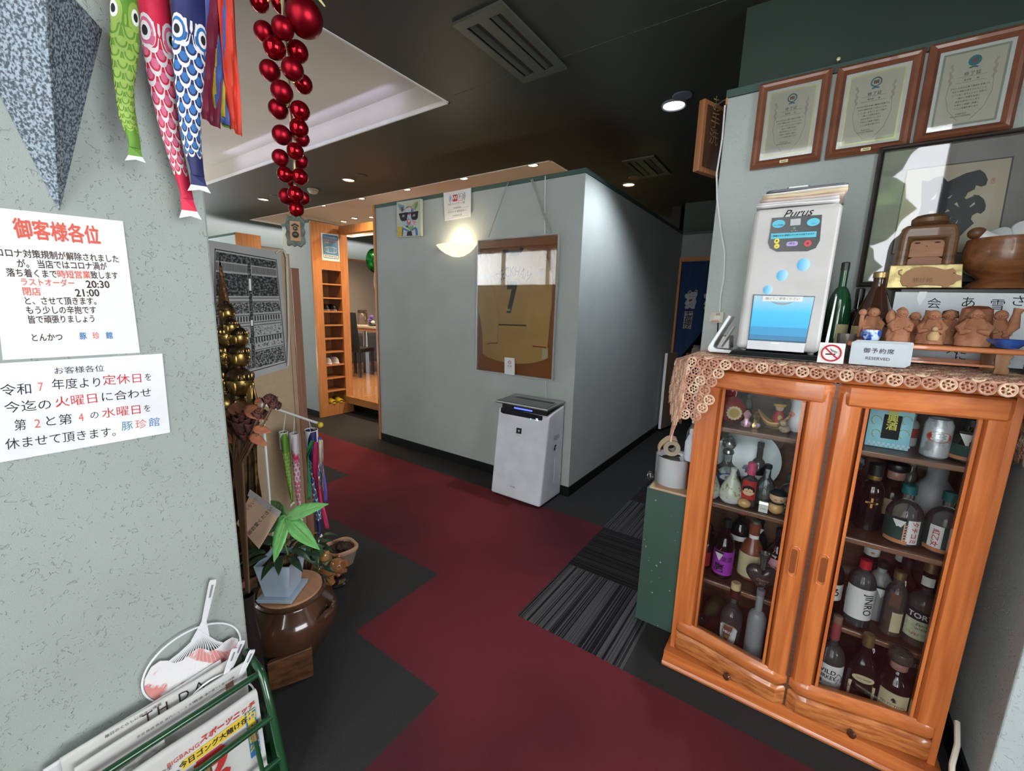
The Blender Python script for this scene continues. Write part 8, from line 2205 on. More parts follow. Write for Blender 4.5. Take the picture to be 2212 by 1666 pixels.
for tx, ty, w_, ydep in ((582, 1080, 0.021, 0.70), (704, 1088, 0.024, 0.66), (563, 1155, 0.022, 0.62), (590, 1216, 0.025, 0.60), (686, 1186, 0.026, 0.62)):
    A, B = spt(619, 1117, 0.665), spt(tx, ty, ydep)
    b = wb(pt_); leafmesh(b, A, B - A, (0.35, -0.75, 0.65), (B - A).length, w_, curl=0.03, n=40, vein=0.0011)
    lf = b.build('leaflet', LEAF, pt_, solid=0.0008)
    nv = Vector((0.35, -0.75, 0.65)).normalized() * 0.0014
    b = wb(pt_); b.tube([A + nv, A.lerp(B, 0.5) + nv * 1.3, A.lerp(B, 0.96) + nv * 0.5], [0.0014, 0.001, 0.0004], 6); b.build('midrib', MIDR, lf)
random.seed(11)
for k in range(14):
    a = 2.4 * k
    p0 = Vector((0.02 * math.cos(a), 0.02 * math.sin(a), 0.14 + 0.004 * k))
    d = Vector((math.cos(a), math.sin(a), 0.25 + 0.5 * random.random() - 0.05 * k * 0.5))
    b = MB(); leafmesh(b, p0 + d * 0.03, d, (0, 0, 1), 0.075 + 0.03 * random.random(), 0.016, curl=0.5); b.build('lower_leaf', LEAFD, pt_, solid=0.0008)
wd_ = thing('wooden_slab', 'rough wooden slab on the floor behind the stoneware jar', 'slab', (-1.40, 0.78, 0), 0.0)
b = wb(wd_); b.hexa([(-1.425, 0.585, 0.001), (-1.362, 0.715, 0.001), (-1.385, 0.728, 0.001), (-1.445, 0.60, 0.001)], [(-1.430, 0.585, 0.112), (-1.364, 0.715, 0.125), (-1.384, 0.728, 0.125), (-1.445, 0.60, 0.112)])
b.build('slab_body', wood('striped_brown_wood', (0.035, 0.015, 0.007), (0.14, 0.06, 0.025), axis=1, scale=6, ring=9), wd_, bevel=0.004)
# more foliage on the floor behind the jar
vy = thing('trailing_plant', 'dark leafy trailing plant behind the pachira pot', 'plant', (-1.74, 0.915, 0.0))
b = MB(); b.lathe([(0, 0.001), (0.05, 0.001), (0.062, 0.13), (0.058, 0.132), (0.0, 0.12)], 20); b.build('plant_pot', P('dark_brown_pot', (0.06, 0.035, 0.025), rough=0.5), vy)
random.seed(5)
for k in range(40):
    a = random.uniform(0, 2 * PI); h = random.uniform(0.12, 0.34)
    d = Vector((math.cos(a), math.sin(a), random.uniform(-0.6, 0.5)))
    p0 = Vector((0.03 * math.cos(a), 0.03 * math.sin(a), h)) + Vector((d.x, d.y, 0)) * random.uniform(0.0, 0.05)
    b = MB(); leafmesh(b, p0, d, (0, 0, 1), random.uniform(0.04, 0.065), random.uniform(0.013, 0.019), curl=0.6); b.build('leaf', LEAFD if k % 3 else P('mid_green_leaf', (0.03, 0.09, 0.03), rough=0.4), vy)
b = MB()
for k in range(8):
    a = k * 0.8; b.tube([(0, 0, 0.12), (0.03 * math.cos(a), 0.03 * math.sin(a), 0.25), (0.06 * math.cos(a), 0.06 * math.sin(a), 0.34)], 0.003, 6)
b.build('stems', P('dry_stem', (0.12, 0.06, 0.03)), vy)

# ------------------------------------------------------------------ small carp set on its stand
PY = 0.93
def kp(px, py, y=PY):
    return hitp(px, py, 1, y)
pol = thing('streamer_pole', 'white pole with a yellow ball holding the small carp set', 'pole', kp(640, 898))
b = wb(pol); b.tube([kp(566, 872, PY - 0.10), kp(600, 885, PY - 0.03), kp(688, 915, PY + 0.06)], 0.0055, 10); b.tube([kp(566, 872, PY - 0.10), (kp(566, 872, PY - 0.10).x, PY - 0.10, 0.012)], 0.005, 8); b.build('pole_rod', PAPER, pol)
b = wb(pol); b.cyl(0.035, 0.001, 0.012, 20, c=(kp(566, 872, PY - 0.10).x, PY - 0.10)); b.build('pole_base', BLACK, pol)
b = wb(pol); b.ball(kp(692, 918, PY + 0.062), 0.0125, 16, 12); b.build('finial_ball', P('yellow_ball', (0.72, 0.50, 0.03), rough=0.4), pol)
def small_carp(label, top, bot, w_, cm, cs, cr_, yoff, strings):
    A, B = kp(*top, y=PY + yoff), kp(*bot, y=PY + yoff - 0.03)
    t = thing('small_carp_streamer', label, 'streamer', A, 0, 'small carp streamers on the white pole')
    pts = [A.lerp(B, q) for q in (0.0, 0.16, 0.34, 0.52, 0.70, 0.86, 1.0)]
    streamer(t, pts, [w_, w_ * 0.98, w_ * 0.92, w_ * 0.8, w_ * 0.65, w_ * 0.5, w_ * 0.5], [w_ * 0.8, w_ * 0.7, w_ * 0.6, w_ * 0.5, w_ * 0.4, w_ * 0.3, w_ * 0.2], cm, cs, cr_, side=(0.83, -0.56, 0), rows=11, cols=6, eye=0.30)
    b = wb(t); dr = (A - B).normalized(); sxv = Vector((0.83, -0.56, 0))
    ring = [A + sxv * w_ * 1.03 * math.cos(a) + Vector((0.56, 0.83, 0)) * w_ * 0.8 * math.sin(a) + Vector((0, 0, 0.002)) for a in [2 * PI * k / 24 for k in range(24)]]
    b.tube(ring, 0.0022, 6, closed=True); b.build('mouth_ring', PALEC, t)
    b = wb(t)
    b.grid(lambda u, v: A + sxv * (w_ * 1.015 * math.cos(2 * PI * u)) + Vector((0.56, 0.83, 0)) * (w_ * 0.83 * math.sin(2 * PI * u)) + Vector((0, 0, -0.075 * v)), 24, 3)
    b.build('white_mouth_band', P('translucent_white_cloth', (0.70, 0.69, 0.72), rough=0.7), t)
    b = wb(t)
    for s in (-1, 1):
        b.tube([A + sxv * w_ * s, kp(*strings, y=PY + yoff)], 0.0008, 5)
    b.build('hanging_thread', PAPER, t)
    return t
small_carp('small green carp streamer, deepest on the white pole', (612, 935), (632, 1092), 0.022, GREENC, LIMEC, LIMEC, -0.005, (617, 893))
small_carp('small white and red carp streamer between the green and navy ones', (635, 938), (650, 1130), 0.024, P('white_red_cloth', (0.70, 0.62, 0.66), rough=0.6, col2=(0.60, 0.03, 0.08), scale=9, lo=0.40, hi=0.46), ROSEC, PALEC, 0.02, (636, 899))
nv_ = small_carp('small navy carp streamer with a white mouth nearest the yellow ball', (672, 930), (692, 1166), 0.033, NAVYS, SKYC, PALEC, 0.045, (667, 909))
rb2 = thing('pennant_ribbon', 'pink green yellow and purple ribbons hanging over the small navy carp', 'streamer', kp(680, 960), 0, 'small carp streamers on the white pole')
for nm, c, p in (('purple_ribbon', (0.10, 0.07, 0.36), ((690, 945), (697, 1010), (704, 1085))), ('green_ribbon', (0.05, 0.35, 0.12), ((675, 952), (664, 985), (668, 1080))), ('cream_ribbon', (0.60, 0.52, 0.32), ((692, 950), (697, 1020), (701, 1060))), ('pink_ribbon', (0.72, 0.04, 0.16), ((683, 955), (682, 1020), (690, 1080), (707, 1142)))):
    b = wb(rb2)
    P3 = [kp(*q, y=PY - 0.02) for q in p]
    def rp3(v):
        f = v * (len(P3) - 1); i = min(int(f), len(P3) - 2)
        return P3[i].lerp(P3[i + 1], f - i)
    wv = 0.022 if nm == 'pink_ribbon' else 0.013
    b.grid(lambda u, v: rp3(v) + Vector(((u - 0.5) * 2 * wv * (0.55 + 0.45 * math.sin(2.6 * v + 0.6)), -0.004 * math.sin(7 * v + 5 * u), 0)), 5, 20)
    b.build(nm, P('cloth_small_' + nm, c, rough=0.6, col2=tuple(q * 0.7 for q in c), scale=14), rb2, solid=0.001)

# glazed figures and pot on the floor
def floor_at(px, py):
    return hitp(px, py, 2, 0.0)
TANG = P('tan_glaze', (0.36, 0.15, 0.06), rough=0.15, coat=0.6, col2=(0.22, 0.08, 0.03), scale=9)
HONEY = P('honey_glaze', (0.48, 0.25, 0.08), rough=0.2, coat=0.5, col2=(0.25, 0.11, 0.04), scale=14)
c = floor_at(700, 1258)
pg_ = thing('pig_figurine', 'tan glazed pig figurine carrying a rider on a dark stand', 'figurine', (c.x, c.y, 0.0), 0.55)
b = MB(); b.lathe([(0, 0.001), (0.115, 0.001), (0.12, 0.008), (0.11, 0.016), (0, 0.017)], 36, sy=0.55); b.build('dark_stand', P('black_lacquer', (0.012, 0.01, 0.01), rough=0.2, coat=0.5), pg_)
b = MB()
b.ball((-0.035, 0, 0.075), (0.062, 0.050, 0.052), 22, 14); b.ball((0.02, 0, 0.072), (0.055, 0.045, 0.045), 22, 14)
b.ball((0.072, 0, 0.098), (0.040, 0.036, 0.036), 20, 14); b.tube([(0.09, 0, 0.102), (0.115, 0, 0.112), (0.126, 0, 0.116)], [0.024, 0.019, 0.018], 14); b.tube([(0.085, 0, 0.075), (0.108, 0, 0.072), (0.118, 0, 0.074)], [0.02, 0.014, 0.009], 12)
for x, y in ((-0.065, 0.028), (-0.065, -0.028), (0.045, 0.03), (0.045, -0.03)):
    b.tube([(x, y, 0.06), (x + 0.008, y * 1.1, 0.035), (x + (0.02 if x > 0 else 0.0), y * 1.1, 0.019)], [0.022, 0.017, 0.014], 12)
b.build('pig_body', TANG, pg_)
for s in (-1, 1):
    b = MB(); b.ball((0.062, s * 0.032, 0.118), (0.014, 0.007, 0.020), 12, 8); b.build('ear', TANG, pg_)
    b = MB(); b.ball((0.095, s * 0.026, 0.110), 0.004, 8, 6); b.build('eye', INK, pg_)
b = MB(); b.tube([(-0.094, 0, 0.09), (-0.104, 0.006, 0.096), (-0.100, 0.012, 0.106), (-0.094, 0.004, 0.108)], [0.005, 0.004, 0.004, 0.002], 8); b.build('tail', TANG, pg_)
b = MB(); b.ball((0.012, 0, 0.118), (0.030, 0.046, 0.012), 16, 8); b.build('saddle_cloth', P('olive_glaze', (0.16, 0.14, 0.07), rough=0.3), pg_)
rid = thing('rider_figurine', 'little brown rider figure sitting on the glazed pig', 'figurine', (c.x + 0.010 * math.cos(0.55), c.y + 0.010 * math.sin(0.55), 0.131), 0.55)
b = MB(); b.lathe([(0, 0.0), (0.024, 0.0), (0.028, 0.012), (0.024, 0.034), (0.014, 0.044), (0, 0.046)], 18); b.build('rider_body', HONEY, rid)
b = MB(); b.ball((0.004, 0, 0.052), 0.015, 14, 10); b.build('rider_head', TANG, rid)
b = MB(); b.lathe([(0.022, 0.054), (0.018, 0.062), (0.012, 0.070), (0, 0.073)], 16); b.build('straw_hat', P('brown_hat_glaze', (0.15, 0.07, 0.03), rough=0.4), rid)
c = floor_at(684, 1296)
mf = thing('seated_figurine', 'small honey-glazed seated figure with a sack in front of the pig', 'figurine', (c.x, c.y, 0.0), 0.5)
b = MB(); b.lathe([(0, 0.001), (0.046, 0.001), (0.048, 0.01), (0.038, 0.026), (0, 0.03)], 24, sy=0.8); b.build('dark_base', P('black_lacquer', (0.012, 0.01, 0.01)), mf)
b = MB(); b.lathe([(0, 0.02), (0.036, 0.02), (0.040, 0.034), (0.030, 0.058), (0.014, 0.07), (0, 0.071)], 20, wob=lambda a, z: 1 + 0.06 * math.sin(5 * a + 50 * z)); b.tube([(-0.03, -0.01, 0.05), (-0.022, -0.032, 0.042), (0, -0.036, 0.044)], 0.009, 8); b.tube([(0.03, -0.01, 0.05), (0.022, -0.032, 0.042), (0, -0.036, 0.044)], 0.009, 8); b.build('robe', HONEY, mf)
b = MB(); b.ball((0, -0.006, 0.083), 0.019, 16, 12); b.ball((0, -0.024, 0.081), 0.004, 8, 6); b.build('head', HONEY, mf)
b = MB(); b.ball((0.036, 0.002, 0.05), (0.018, 0.018, 0.022), 14, 10); b.build('sack', P('grey_white_glaze', (0.42, 0.40, 0.34), rough=0.25), mf)
c = floor_at(712, 1232)
bp = thing('clay_pot', 'pale-rimmed square clay pot with dry soil behind the pig', 'pot', (c.x - 0.01, c.y + 0.075, 0.0), 0.6)
b = MB(); b.lathe([(0, 0.001), (0.060, 0.001), (0.076, 0.06), (0.082, 0.085), (0.084, 0.085), (0.075, 0.07)], 40, wob=lambda a, z: 1 + 0.06 * math.cos(4 * a)); b.build('pot_body', P('grey_brown_clay', (0.20, 0.15, 0.11), rough=0.7), bp)
b = MB(); b.lathe([(0.072, 0.080), (0.086, 0.084), (0.088, 0.098), (0.080, 0.104), (0.070, 0.100), (0.068, 0.085)], 40, wob=lambda a, z: 1 + 0.07 * math.cos(4 * a)); b.build('pot_rim', P('pale_terracotta', (0.46, 0.27, 0.17), rough=0.7), bp)
b = MB(); b.lathe([(0.070, 0.086), (0.05, 0.088), (0, 0.09)], 24, wob=lambda a, z: 1 + 0.05 * math.sin(7 * a)); b.ball((0.01, -0.01, 0.10), (0.028, 0.024, 0.03), 12, 8, wob=lambda a, t: 1 + 0.2 * math.sin(5 * a + 3 * t)); b.build('dry_soil', P('dry_brown_soil', (0.06, 0.032, 0.022), rough=1.0, col2=(0.03, 0.018, 0.012), scale=60), bp)

# ------------------------------------------------------------------ magazine rack with papers and fans
RKG = P('dark_green_lacquer', (0.012, 0.06, 0.022), rough=0.2, coat=0.6, col2=(0.009, 0.045, 0.017), scale=6)
BRASS = P('worn_brass', (0.45, 0.32, 0.14), rough=0.35, metal=0.85)
rk = thing('magazine_rack', 'dark green lacquered magazine rack with brass-tipped rods by the rough wall', 'magazine rack', (-1.2, 0.27, 0))
YE, YN = 0.462, 0.02
BT, FT = (-1.262, 0.348), (-1.172, 0.330)         # (x, z) of the rear and front top bars
LOB = (-1.118, 0.218)
for y in (YE, YN):
    b = wb(rk)
    b.tube([(-1.262, y, 0.012), (-1.264, y, 0.34), (-1.255, y, 0.352), (-1.215, y, 0.345), (-1.176, y, 0.337), (-1.158, y, 0.322), (-1.120, y, 0.22), (-1.062, y, 0.012)], 0.0105, 10)
    b.box(-1.262, y - 0.004, 0.05, -1.11, y + 0.004, 0.20)
    b.build('end_frame', RKG, rk)
for nm, (x, z), rr in (('top_rod', FT, 0.009), ('front_rod', LOB, 0.009), ('rear_rod', (-1.284, 0.30), 0.006), ('bottom_rod', (-1.19, 0.018), 0.007), ('lower_rod', (-1.085, 0.10), 0.008)):
    b = wb(rk); b.tube([(x, YN, z), (x, YE, z)], rr, 12); b.build(nm, RKG, rk)
for k in range(4):
    y = 0.08 + 0.11 * k
    b = wb(rk); b.tube([(LOB[0], y, LOB[1] - 0.012), (-1.085, y, 0.10)], 0.006, 10); sp_ = b.build('spindle', RKG, rk)
    b = wb(rk); b.tube([(LOB[0], y, LOB[1] - 0.006), (LOB[0] + 0.006, y, LOB[1] - 0.028)], 0.0075, 10); b.build('brass_tip', BRASS, sp_)
b = wb(rk); b.box(-1.262, YN, 0.03, -1.09, YE, 0.038); b.build('floor_panel', RKG, rk)
NEWS = P('newsprint', (0.58, 0.57, 0.54), rough=0.9, col2=(0.50, 0.49, 0.47), scale=5)


def paper(label, x0, x1, ztop0, ztop1, y0, y1, thick, lean, m, cat='newspaper', name='newspaper', zb=0.045):
    """A folded newspaper standing in the rack: a fold bulging along its top edge."""
    t = thing(name, label, cat, ((x0 + x1) / 2, (y0 + y1) / 2, zb), 0, 'papers in the magazine rack')
    b = wb(t)
    prof = []
    for k in range(9):
        a = PI * k / 8
        prof.append((thick / 2 * math.cos(a), thick / 2 * 1.2 * math.sin(a)))
    n_ = 14
    vs, fs = [], []
    for i in range(n_ + 1):
        u = i / n_
        y = y0 + (y1 - y0) * u
        zt = ztop0 + (ztop1 - ztop0) * u - thick * 0.6 + 0.002 * math.sin(7 * u)
        sec = [(thick / 2, None)] + prof + [(-thick / 2, None)]
        for dx, dzz in sec:
            if dzz is None:
                vs.append((x0 + dx, y, zb))
            else:
                xx = x0 + (x1 - x0) * (zt + dzz - zb) / max(0.01, zt - zb)
                vs.append((xx + dx, y, zt + dzz))
    m_ = len(prof) + 2
    for i in range(n_):
        for k in range(m_ - 1):
            fs.append((i * m_ + k, i * m_ + k + 1, (i + 1) * m_ + k + 1, (i + 1) * m_ + k))
    fs.append(tuple(range(m_))); fs.append(tuple(reversed([n_ * m_ + k for k in range(m_)])))
    b.add(vs, fs, True)
    b.build('folded_sheets', m, t)
    return t
GLOSSW = P('glossy_magazine_white', (0.72, 0.72, 0.73), rough=0.4)
m1 = paper('wide white flyer paper leaning against the rough wall', -1.262, -1.272, 0.345, 0.362, 0.05, 0.40, 0.010, 0, GLOSSW)
m2 = paper('white newspaper with big serif capitals across its top', -1.240, -1.246, 0.370, 0.368, 0.075, 0.42, 0.014, 0, NEWS)
m3 = paper('white folded newspaper with fine print just behind the green top rod', -1.212, -1.214, 0.352, 0.358, 0.09, 0.44, 0.012, 0, NEWS)
m4 = paper('rolled sports newspaper with red and yellow headline in front', -1.135, -1.158, 0.300, 0.300, 0.16, 0.440, 0.020, 0, NEWS)
m5 = paper('grey printed newspaper with a photograph between the rods', -1.172, -1.194, 0.285, 0.300, 0.04, 0.24, 0.010, 0, P('grey_newsprint', (0.42, 0.41, 0.39), rough=0.9, col2=(0.20, 0.20, 0.19), scale=160, stretch=(1, 0.3, 1)))
def facef(x0, x1, zb, zt, off):
    """Frame on the room-facing side of a leaning paper: x along +y."""
    up = Vector((x1 - x0, 0, zt - zb)).normalized()
    return frame_at((x0 + off, 0.0, zb), (0, 1, 0), tuple(up))
F4 = facef(-1.135, -1.158, 0.045, 0.30, 0.0105); F4l = L(m4, F4)
h4 = 0.235
YEL = P('yellow_headline_ink', (0.72, 0.50, 0.04), rough=0.8)
bnr = plate(m4, 'yellow_headline_band', [(0.255, h4 - 0.052), (0.400, h4 - 0.050), (0.400, h4 - 0.020), (0.255, h4 - 0.028)], F4l, YEL, 0.0008)
lettering(bnr, '今日ゴング大賭け在', INK, F4l @ TRA((0.328, h4 - 0.038, 0.0009)), 0.0175, bold=0.03)
lettering(m4, 'スポーツニッチ', REDINK, F4l @ TRA((0.362, h4 - 0.008, 0.0008)), 0.019, bold=0.04, shear=0.25)
lettering(m4, 'BIGBANG', REDINK, F4l @ TRA((0.262, h4 - 0.014, 0.0008)), 0.016)
lettering(m4, '今週は完全', INK, F4l @ TRA((0.208, h4 - 0.022, 0.0008)), 0.012)
lettering(m4, '甲', INK, F4l @ TRA((0.215, h4 - 0.085, 0.0008)), 0.085, bold=0.03)
lettering(m4, 'ラ', REDINK, F4l @ TRA((0.310, h4 - 0.105, 0.0008)), 0.10, bold=0.06)
lettering(m4, 'フ', REDINK, F4l @ TRA((0.315, h4 - 0.170, 0.0008)), 0.09, bold=0.06)
col_ = plate(m4, 'blue_side_column', [(0.402, h4 - 0.16), (0.428, h4 - 0.16), (0.428, h4 - 0.018), (0.402, h4 - 0.018)], F4l, BLUEINK, 0.0008)
lettering(col_, '拓\n真\n負\nけ\n火', YEL, F4l @ TRA((0.415, h4 - 0.082, 0.0009)), 0.027, bold=0.03, line=0.9)
F2 = facef(-1.240, -1.246, 0.045, 0.37, 0.0072); F2l = L(m2, F2)
for ch, y in (('D', 0.300), ('A', 0.335), ('T', 0.225), ('H', 0.255)):
    lettering(m2, ch, INK if ch in 'DA' else BROWNINK, F2l @ TRA((y, 0.302, 0.0008)), 0.036)
lettering(m2, '毎日のくらしに役立つ情報', INK, F2l @ TRA((0.20, 0.318, 0.0008)), 0.009)
F3 = facef(-1.212, -1.214, 0.045, 0.355, 0.0062); F3l = L(m3, F3)
for k in range(3):
    lettering(m3, ['新しい春の便りと街の話題', '県内ニュース 天気と暦', '市況 株価 商品'][k], INK, F3l @ TRA((0.36 - 0.07 * k, 0.292, 0.0008)), 0.008)
plate(m3, 'photo_block', [(0.385, 0.262), (0.405, 0.262), (0.405, 0.285), (0.385, 0.285)], F3l, P('photo_tones', (0.25, 0.12, 0.08), rough=0.7, scale=90), 0.0008)
F5 = facef(-1.172, -1.194, 0.045, 0.29, 0.0055); F5l = L(m5, F5)
plate(m5, 'news_photo', [(0.10, 0.10), (0.17, 0.12), (0.17, 0.215), (0.10, 0.20)], F5l, P('dark_news_photo', (0.05, 0.055, 0.06), rough=0.7, scale=30), 0.0008)
# paper fans tucked behind the newspapers
def fan(label, c, ang, tilt, cover, w=0.115):
    t = thing('hand_fan', label, 'fan', c, 0, 'plastic hand fans in the rack')
    FF = frame_at((0, 0, 0), (0, math.cos(ang), math.sin(ang)), (tilt, -math.sin(ang), math.cos(ang)))
    b = MB()
    b.tube([tuple(FF @ Vector((w * math.cos(a), w * 0.86 * math.sin(a), 0))) for a in [2 * PI * k / 44 for k in range(44)]], 0.0026, 6, closed=True)
    b.build('rim', WHITEP, t)
    b = MB()
    for k in range(25):
        a = PI / 2 + (k - 12) * 0.105
        tip = PI + (k + 0.5) * PI / 25
        b.tube([tuple(FF @ Vector((0.012 * math.cos(a), 0.80 * w + 0.0, 0.001))), tuple(FF @ Vector((0.35 * w * math.cos(tip) * 1.1, 0.35 * w, 0.001))), tuple(FF @ Vector((w * 0.98 * math.cos(tip), w * 0.84 * math.sin(tip) * 0.55, 0.001)))], 0.0011, 5)
    b.build('ribs', WHITEP, t)
    b = MB()
    hp_ = [(-0.005, 0.80 * w), (0.005, 0.80 * w), (0.0085, 1.9 * w), (0.0065, 1.98 * w), (-0.0065, 1.98 * w), (-0.0085, 1.9 * w)]
    b.prism(hp_, -0.002, 0.002, FF)
    b.prism([(-0.022, 0.55 * w), (0.022, 0.55 * w), (0.006, 0.95 * w), (-0.006, 0.95 * w)], -0.0015, 0.0015, FF)
    hn_ = b.build('handle', WHITEP, t)
    plate(hn_, 'handle_slot', [(-0.0028, 1.55 * w), (0.0028, 1.55 * w), (0.0028, 1.86 * w), (-0.0028, 1.86 * w)], FF, P('slot_shade', (0.25, 0.27, 0.26)), 0.0024)
    b = MB()
    pts = [(w * 0.97 * math.cos(a), w * 0.83 * math.sin(a)) for a in [PI + 0.35 + (PI - 0.7 + 0.7) * k / 30 - 0.35 for k in range(31)]]
    top = [(w * 0.9 - 1.8 * w * k / 12, 0.22 * w + 0.10 * w * math.sin(k * 1.3)) for k in range(13)]
    b.prism(pts + top, 0.0012, 0.0018, FF)
    b.build('paper_cover', cover, t)
    return t
FANP = P('pink_white_fan_paper', (0.74, 0.72, 0.72), rough=0.6, col2=(0.62, 0.24, 0.22), scale=12, lo=0.44, hi=0.48)
fan('large pink and white fan standing behind the newspapers handle up', (-1.281, 0.345, 0.395), -0.27, 0.02, FANP)
for k, (y, z, a, lb_) in enumerate(((0.430, 0.315, -0.50, 'fan with its handle highest by the rack\'s far end'), (0.418, 0.305, -0.42, 'fan handle just below the highest one at the far end'), (0.440, 0.285, -0.55, 'lowest fan handle at the rack\'s far corner'))):
    fan(lb_, (-1.2285 + 0.009 * k, y - 0.06, z - 0.03), a, 0.02, FANP, w=0.078)
# ------------------------------------------------------------------ ceiling fittings
VENTM = P('olive_grey_vent_paint', (0.060, 0.066, 0.050), rough=0.5)
VDARK = P('vent_shadow', (0.010, 0.009, 0.008), rough=0.8)
def vent(label, x0, y0, x1, y1):
    t = thing('ceiling_vent', label, 'vent', ((x0 + x1) / 2, (y0 + y1) / 2, CZ - 0.02), 0, 'ceiling air vents')
    w, h = x1 - x0, y1 - y0
    b = wb(t)
    fx = [x0, x0 + 0.14 * w, x0 + 0.41 * w, x0 + 0.60 * w, x0 + 0.85 * w, x1]
    ya, yb = y0 + 0.085 * h, y1 - 0.085 * h
    zz0, zz1 = CZ - 0.014, CZ - 0.001
    for k in (0, 2, 4):
        b.box(fx[k], y0, zz0, fx[k + 1], y1, zz1)
    for k in (1, 3):
        b.box(fx[k], y0, zz0, fx[k + 1], ya, zz1); b.box(fx[k], yb, zz0, fx[k + 1], y1, zz1)
    b.build('vent_frame', VENTM, t)
    for k in (1, 3):
        b = wb(t); b.box(fx[k] - 0.001, ya - 0.001, CZ - 0.003, fx[k + 1] + 0.001, yb + 0.001, CZ - 0.0015); b.build('slot', VDARK if k == 1 else P('rusty_slot', (0.035, 0.016, 0.013), rough=0.8, col2=(0.015, 0.01, 0.009), scale=30), t)
        b = wb(t); xm = fx[k] + 0.55 * (fx[k + 1] - fx[k]); b.hexa([(fx[k] + 0.2 * (fx[k + 1] - fx[k]), ya, CZ - 0.012), (xm, ya, CZ - 0.004), (xm, yb, CZ - 0.004), (fx[k] + 0.2 * (fx[k + 1] - fx[k]), yb, CZ - 0.012)], [(fx[k] + 0.24 * (fx[k + 1] - fx[k]), ya, CZ - 0.011), (xm + 0.002, ya, CZ - 0.003), (xm + 0.002, yb, CZ - 0.003), (fx[k] + 0.24 * (fx[k + 1] - fx[k]), yb, CZ - 0.011)]); b.build('vane', VENTM, t)
    return t
vent('large slotted air vent in the dark ceiling by the white recess', -1.455, 1.565, -1.188, 2.135)
vent('small slotted air vent farther along, near the warm downlight', -1.445, 3.60, -1.180, 4.12)
WARM, COOL = (1.0, 0.66, 0.30), (0.86, 0.92, 1.0)
def downlight(label, x, y, z, r, col, em, watts, spot=2.2):
    t = thing('downlight', label, 'ceiling light', (x, y, z - 0.012), 0, 'recessed ceiling downlights')
    b = MB(); b.lathe([(r * 0.80, 0.0115), (r * 0.84, 0.004), (r * 0.95, 0.0), (r, 0.004), (r, 0.0118)], 28); b.build('trim_ring', P('grey_trim_ring', (0.30, 0.31, 0.33), rough=0.35, metal=0.5) if col is COOL else P('dark_trim_ring', (0.10, 0.07, 0.05), rough=0.4), t)
    b = MB(); b.lathe([(0, 0.0085), (r * 0.82, 0.0085), (r * 0.82, 0.0115)], 28); b.build('lit_disc', P('lit_disc_%d' % int(col[2] * 100), col, emit=em, emitcol=col), t)
    if watts:
        lamp('downlight_lamp', 'SPOT', (x, y, z - 0.03), watts * 2.0, col, aim=(x, y, 0), spot=spot, radius=0.05)
downlight('white downlight with halo near the carved sign', -0.833, 2.833, CZ, 0.072, COOL, 14, 26)
downlight('warm downlight beside the small air vent', -1.629, 4.276, CZ, 0.064, WARM, 12, 22)
downlight('warm downlight nearest the smoke sensor', -3.998, 2.781, CZ, 0.064, WARM, 12, 24)
downlight('warm downlight above the screen and far pier', -5.682, 2.748, CZ, 0.064, WARM, 12, 22)
WARMW = (1.0, 0.80, 0.58)
HZ = CZ + 0.22
for k, (x, y, lb_) in enumerate(((-2.523, 3.915, 'recess downlight closest to the corridor corner'), (-3.457, 3.905, 'recess downlight over the wifi notice, second from the corner'), (-4.410, 3.90, 'recess downlight above the pig painting'), (-5.347, 3.905, 'recess downlight over the shoe cubby side'), (-6.262, 3.88, 'recess downlight at the far end of the front row'), (-7.094, 4.80, 'dazzling recess downlight above the cubby\'s mask poster'), (-6.657, 4.715, 'second recess downlight in the far row over the dining table'), (-6.298, 4.81, 'small recess downlight beside the partition trim'))):
    downlight(lb_, x, y, HZ, 0.060, WARMW, 16, 30 if k < 5 else 14, spot=2.6)
for k, (x, y, c_, lb_) in enumerate(((-0.764, 2.745, P('blue_grey_cover', (0.10, 0.125, 0.16), rough=0.6), 'round blue-grey ceiling cover beside the white downlight'), (-1.507, 4.10, P('brown_cover', (0.13, 0.085, 0.055), rough=0.6), 'round brown ceiling cover beside the warm corridor downlight'), (-3.763, 2.765, P('dark_cover', (0.045, 0.045, 0.04), rough=0.6), 'round dark ceiling cover by the warm downlight near the sensor'), (-5.394, 2.745, P('dark_cover', (0.045, 0.045, 0.04)), 'round dark ceiling cover partly behind the baubles'))):
    o = thing('ceiling_cover', lb_, 'cover', (x, y, CZ - 0.006), 0, 'round blank ceiling covers')
    b = MB(); b.lathe([(0, 0), (0.052, 0.0), (0.055, 0.003), (0.055, 0.0055)], 28); b.build('cover_disc', c_, o)
o = thing('smoke_detector', 'round yellowed smoke detector on the dark ceiling beside the baubles', 'smoke detector', (-4.687, 2.805, CZ - 0.045))
b = MB(); b.lathe([(0, 0), (0.035, 0.0), (0.045, 0.008), (0.048, 0.022)], 26); b.build('sensor_head', P('yellowed_housing', (0.42, 0.36, 0.26), rough=0.5), o)
b = MB(); b.lathe([(0.05, 0.022), (0.058, 0.026), (0.058, 0.0445)], 26); b.build('base_ring', P('yellowed_housing', (0.42, 0.36, 0.26)), o)
# bluish light strip hidden behind the lip of the nearer white recess
lamp('cove_strip', 'AREA', (-3.6, 1.98, CZ + 0.10), 0.8, (0.62, 0.62, 1.0), aim=(-3.6, 2.2, CZ + 0.14), size=2.4, size_y=0.04)

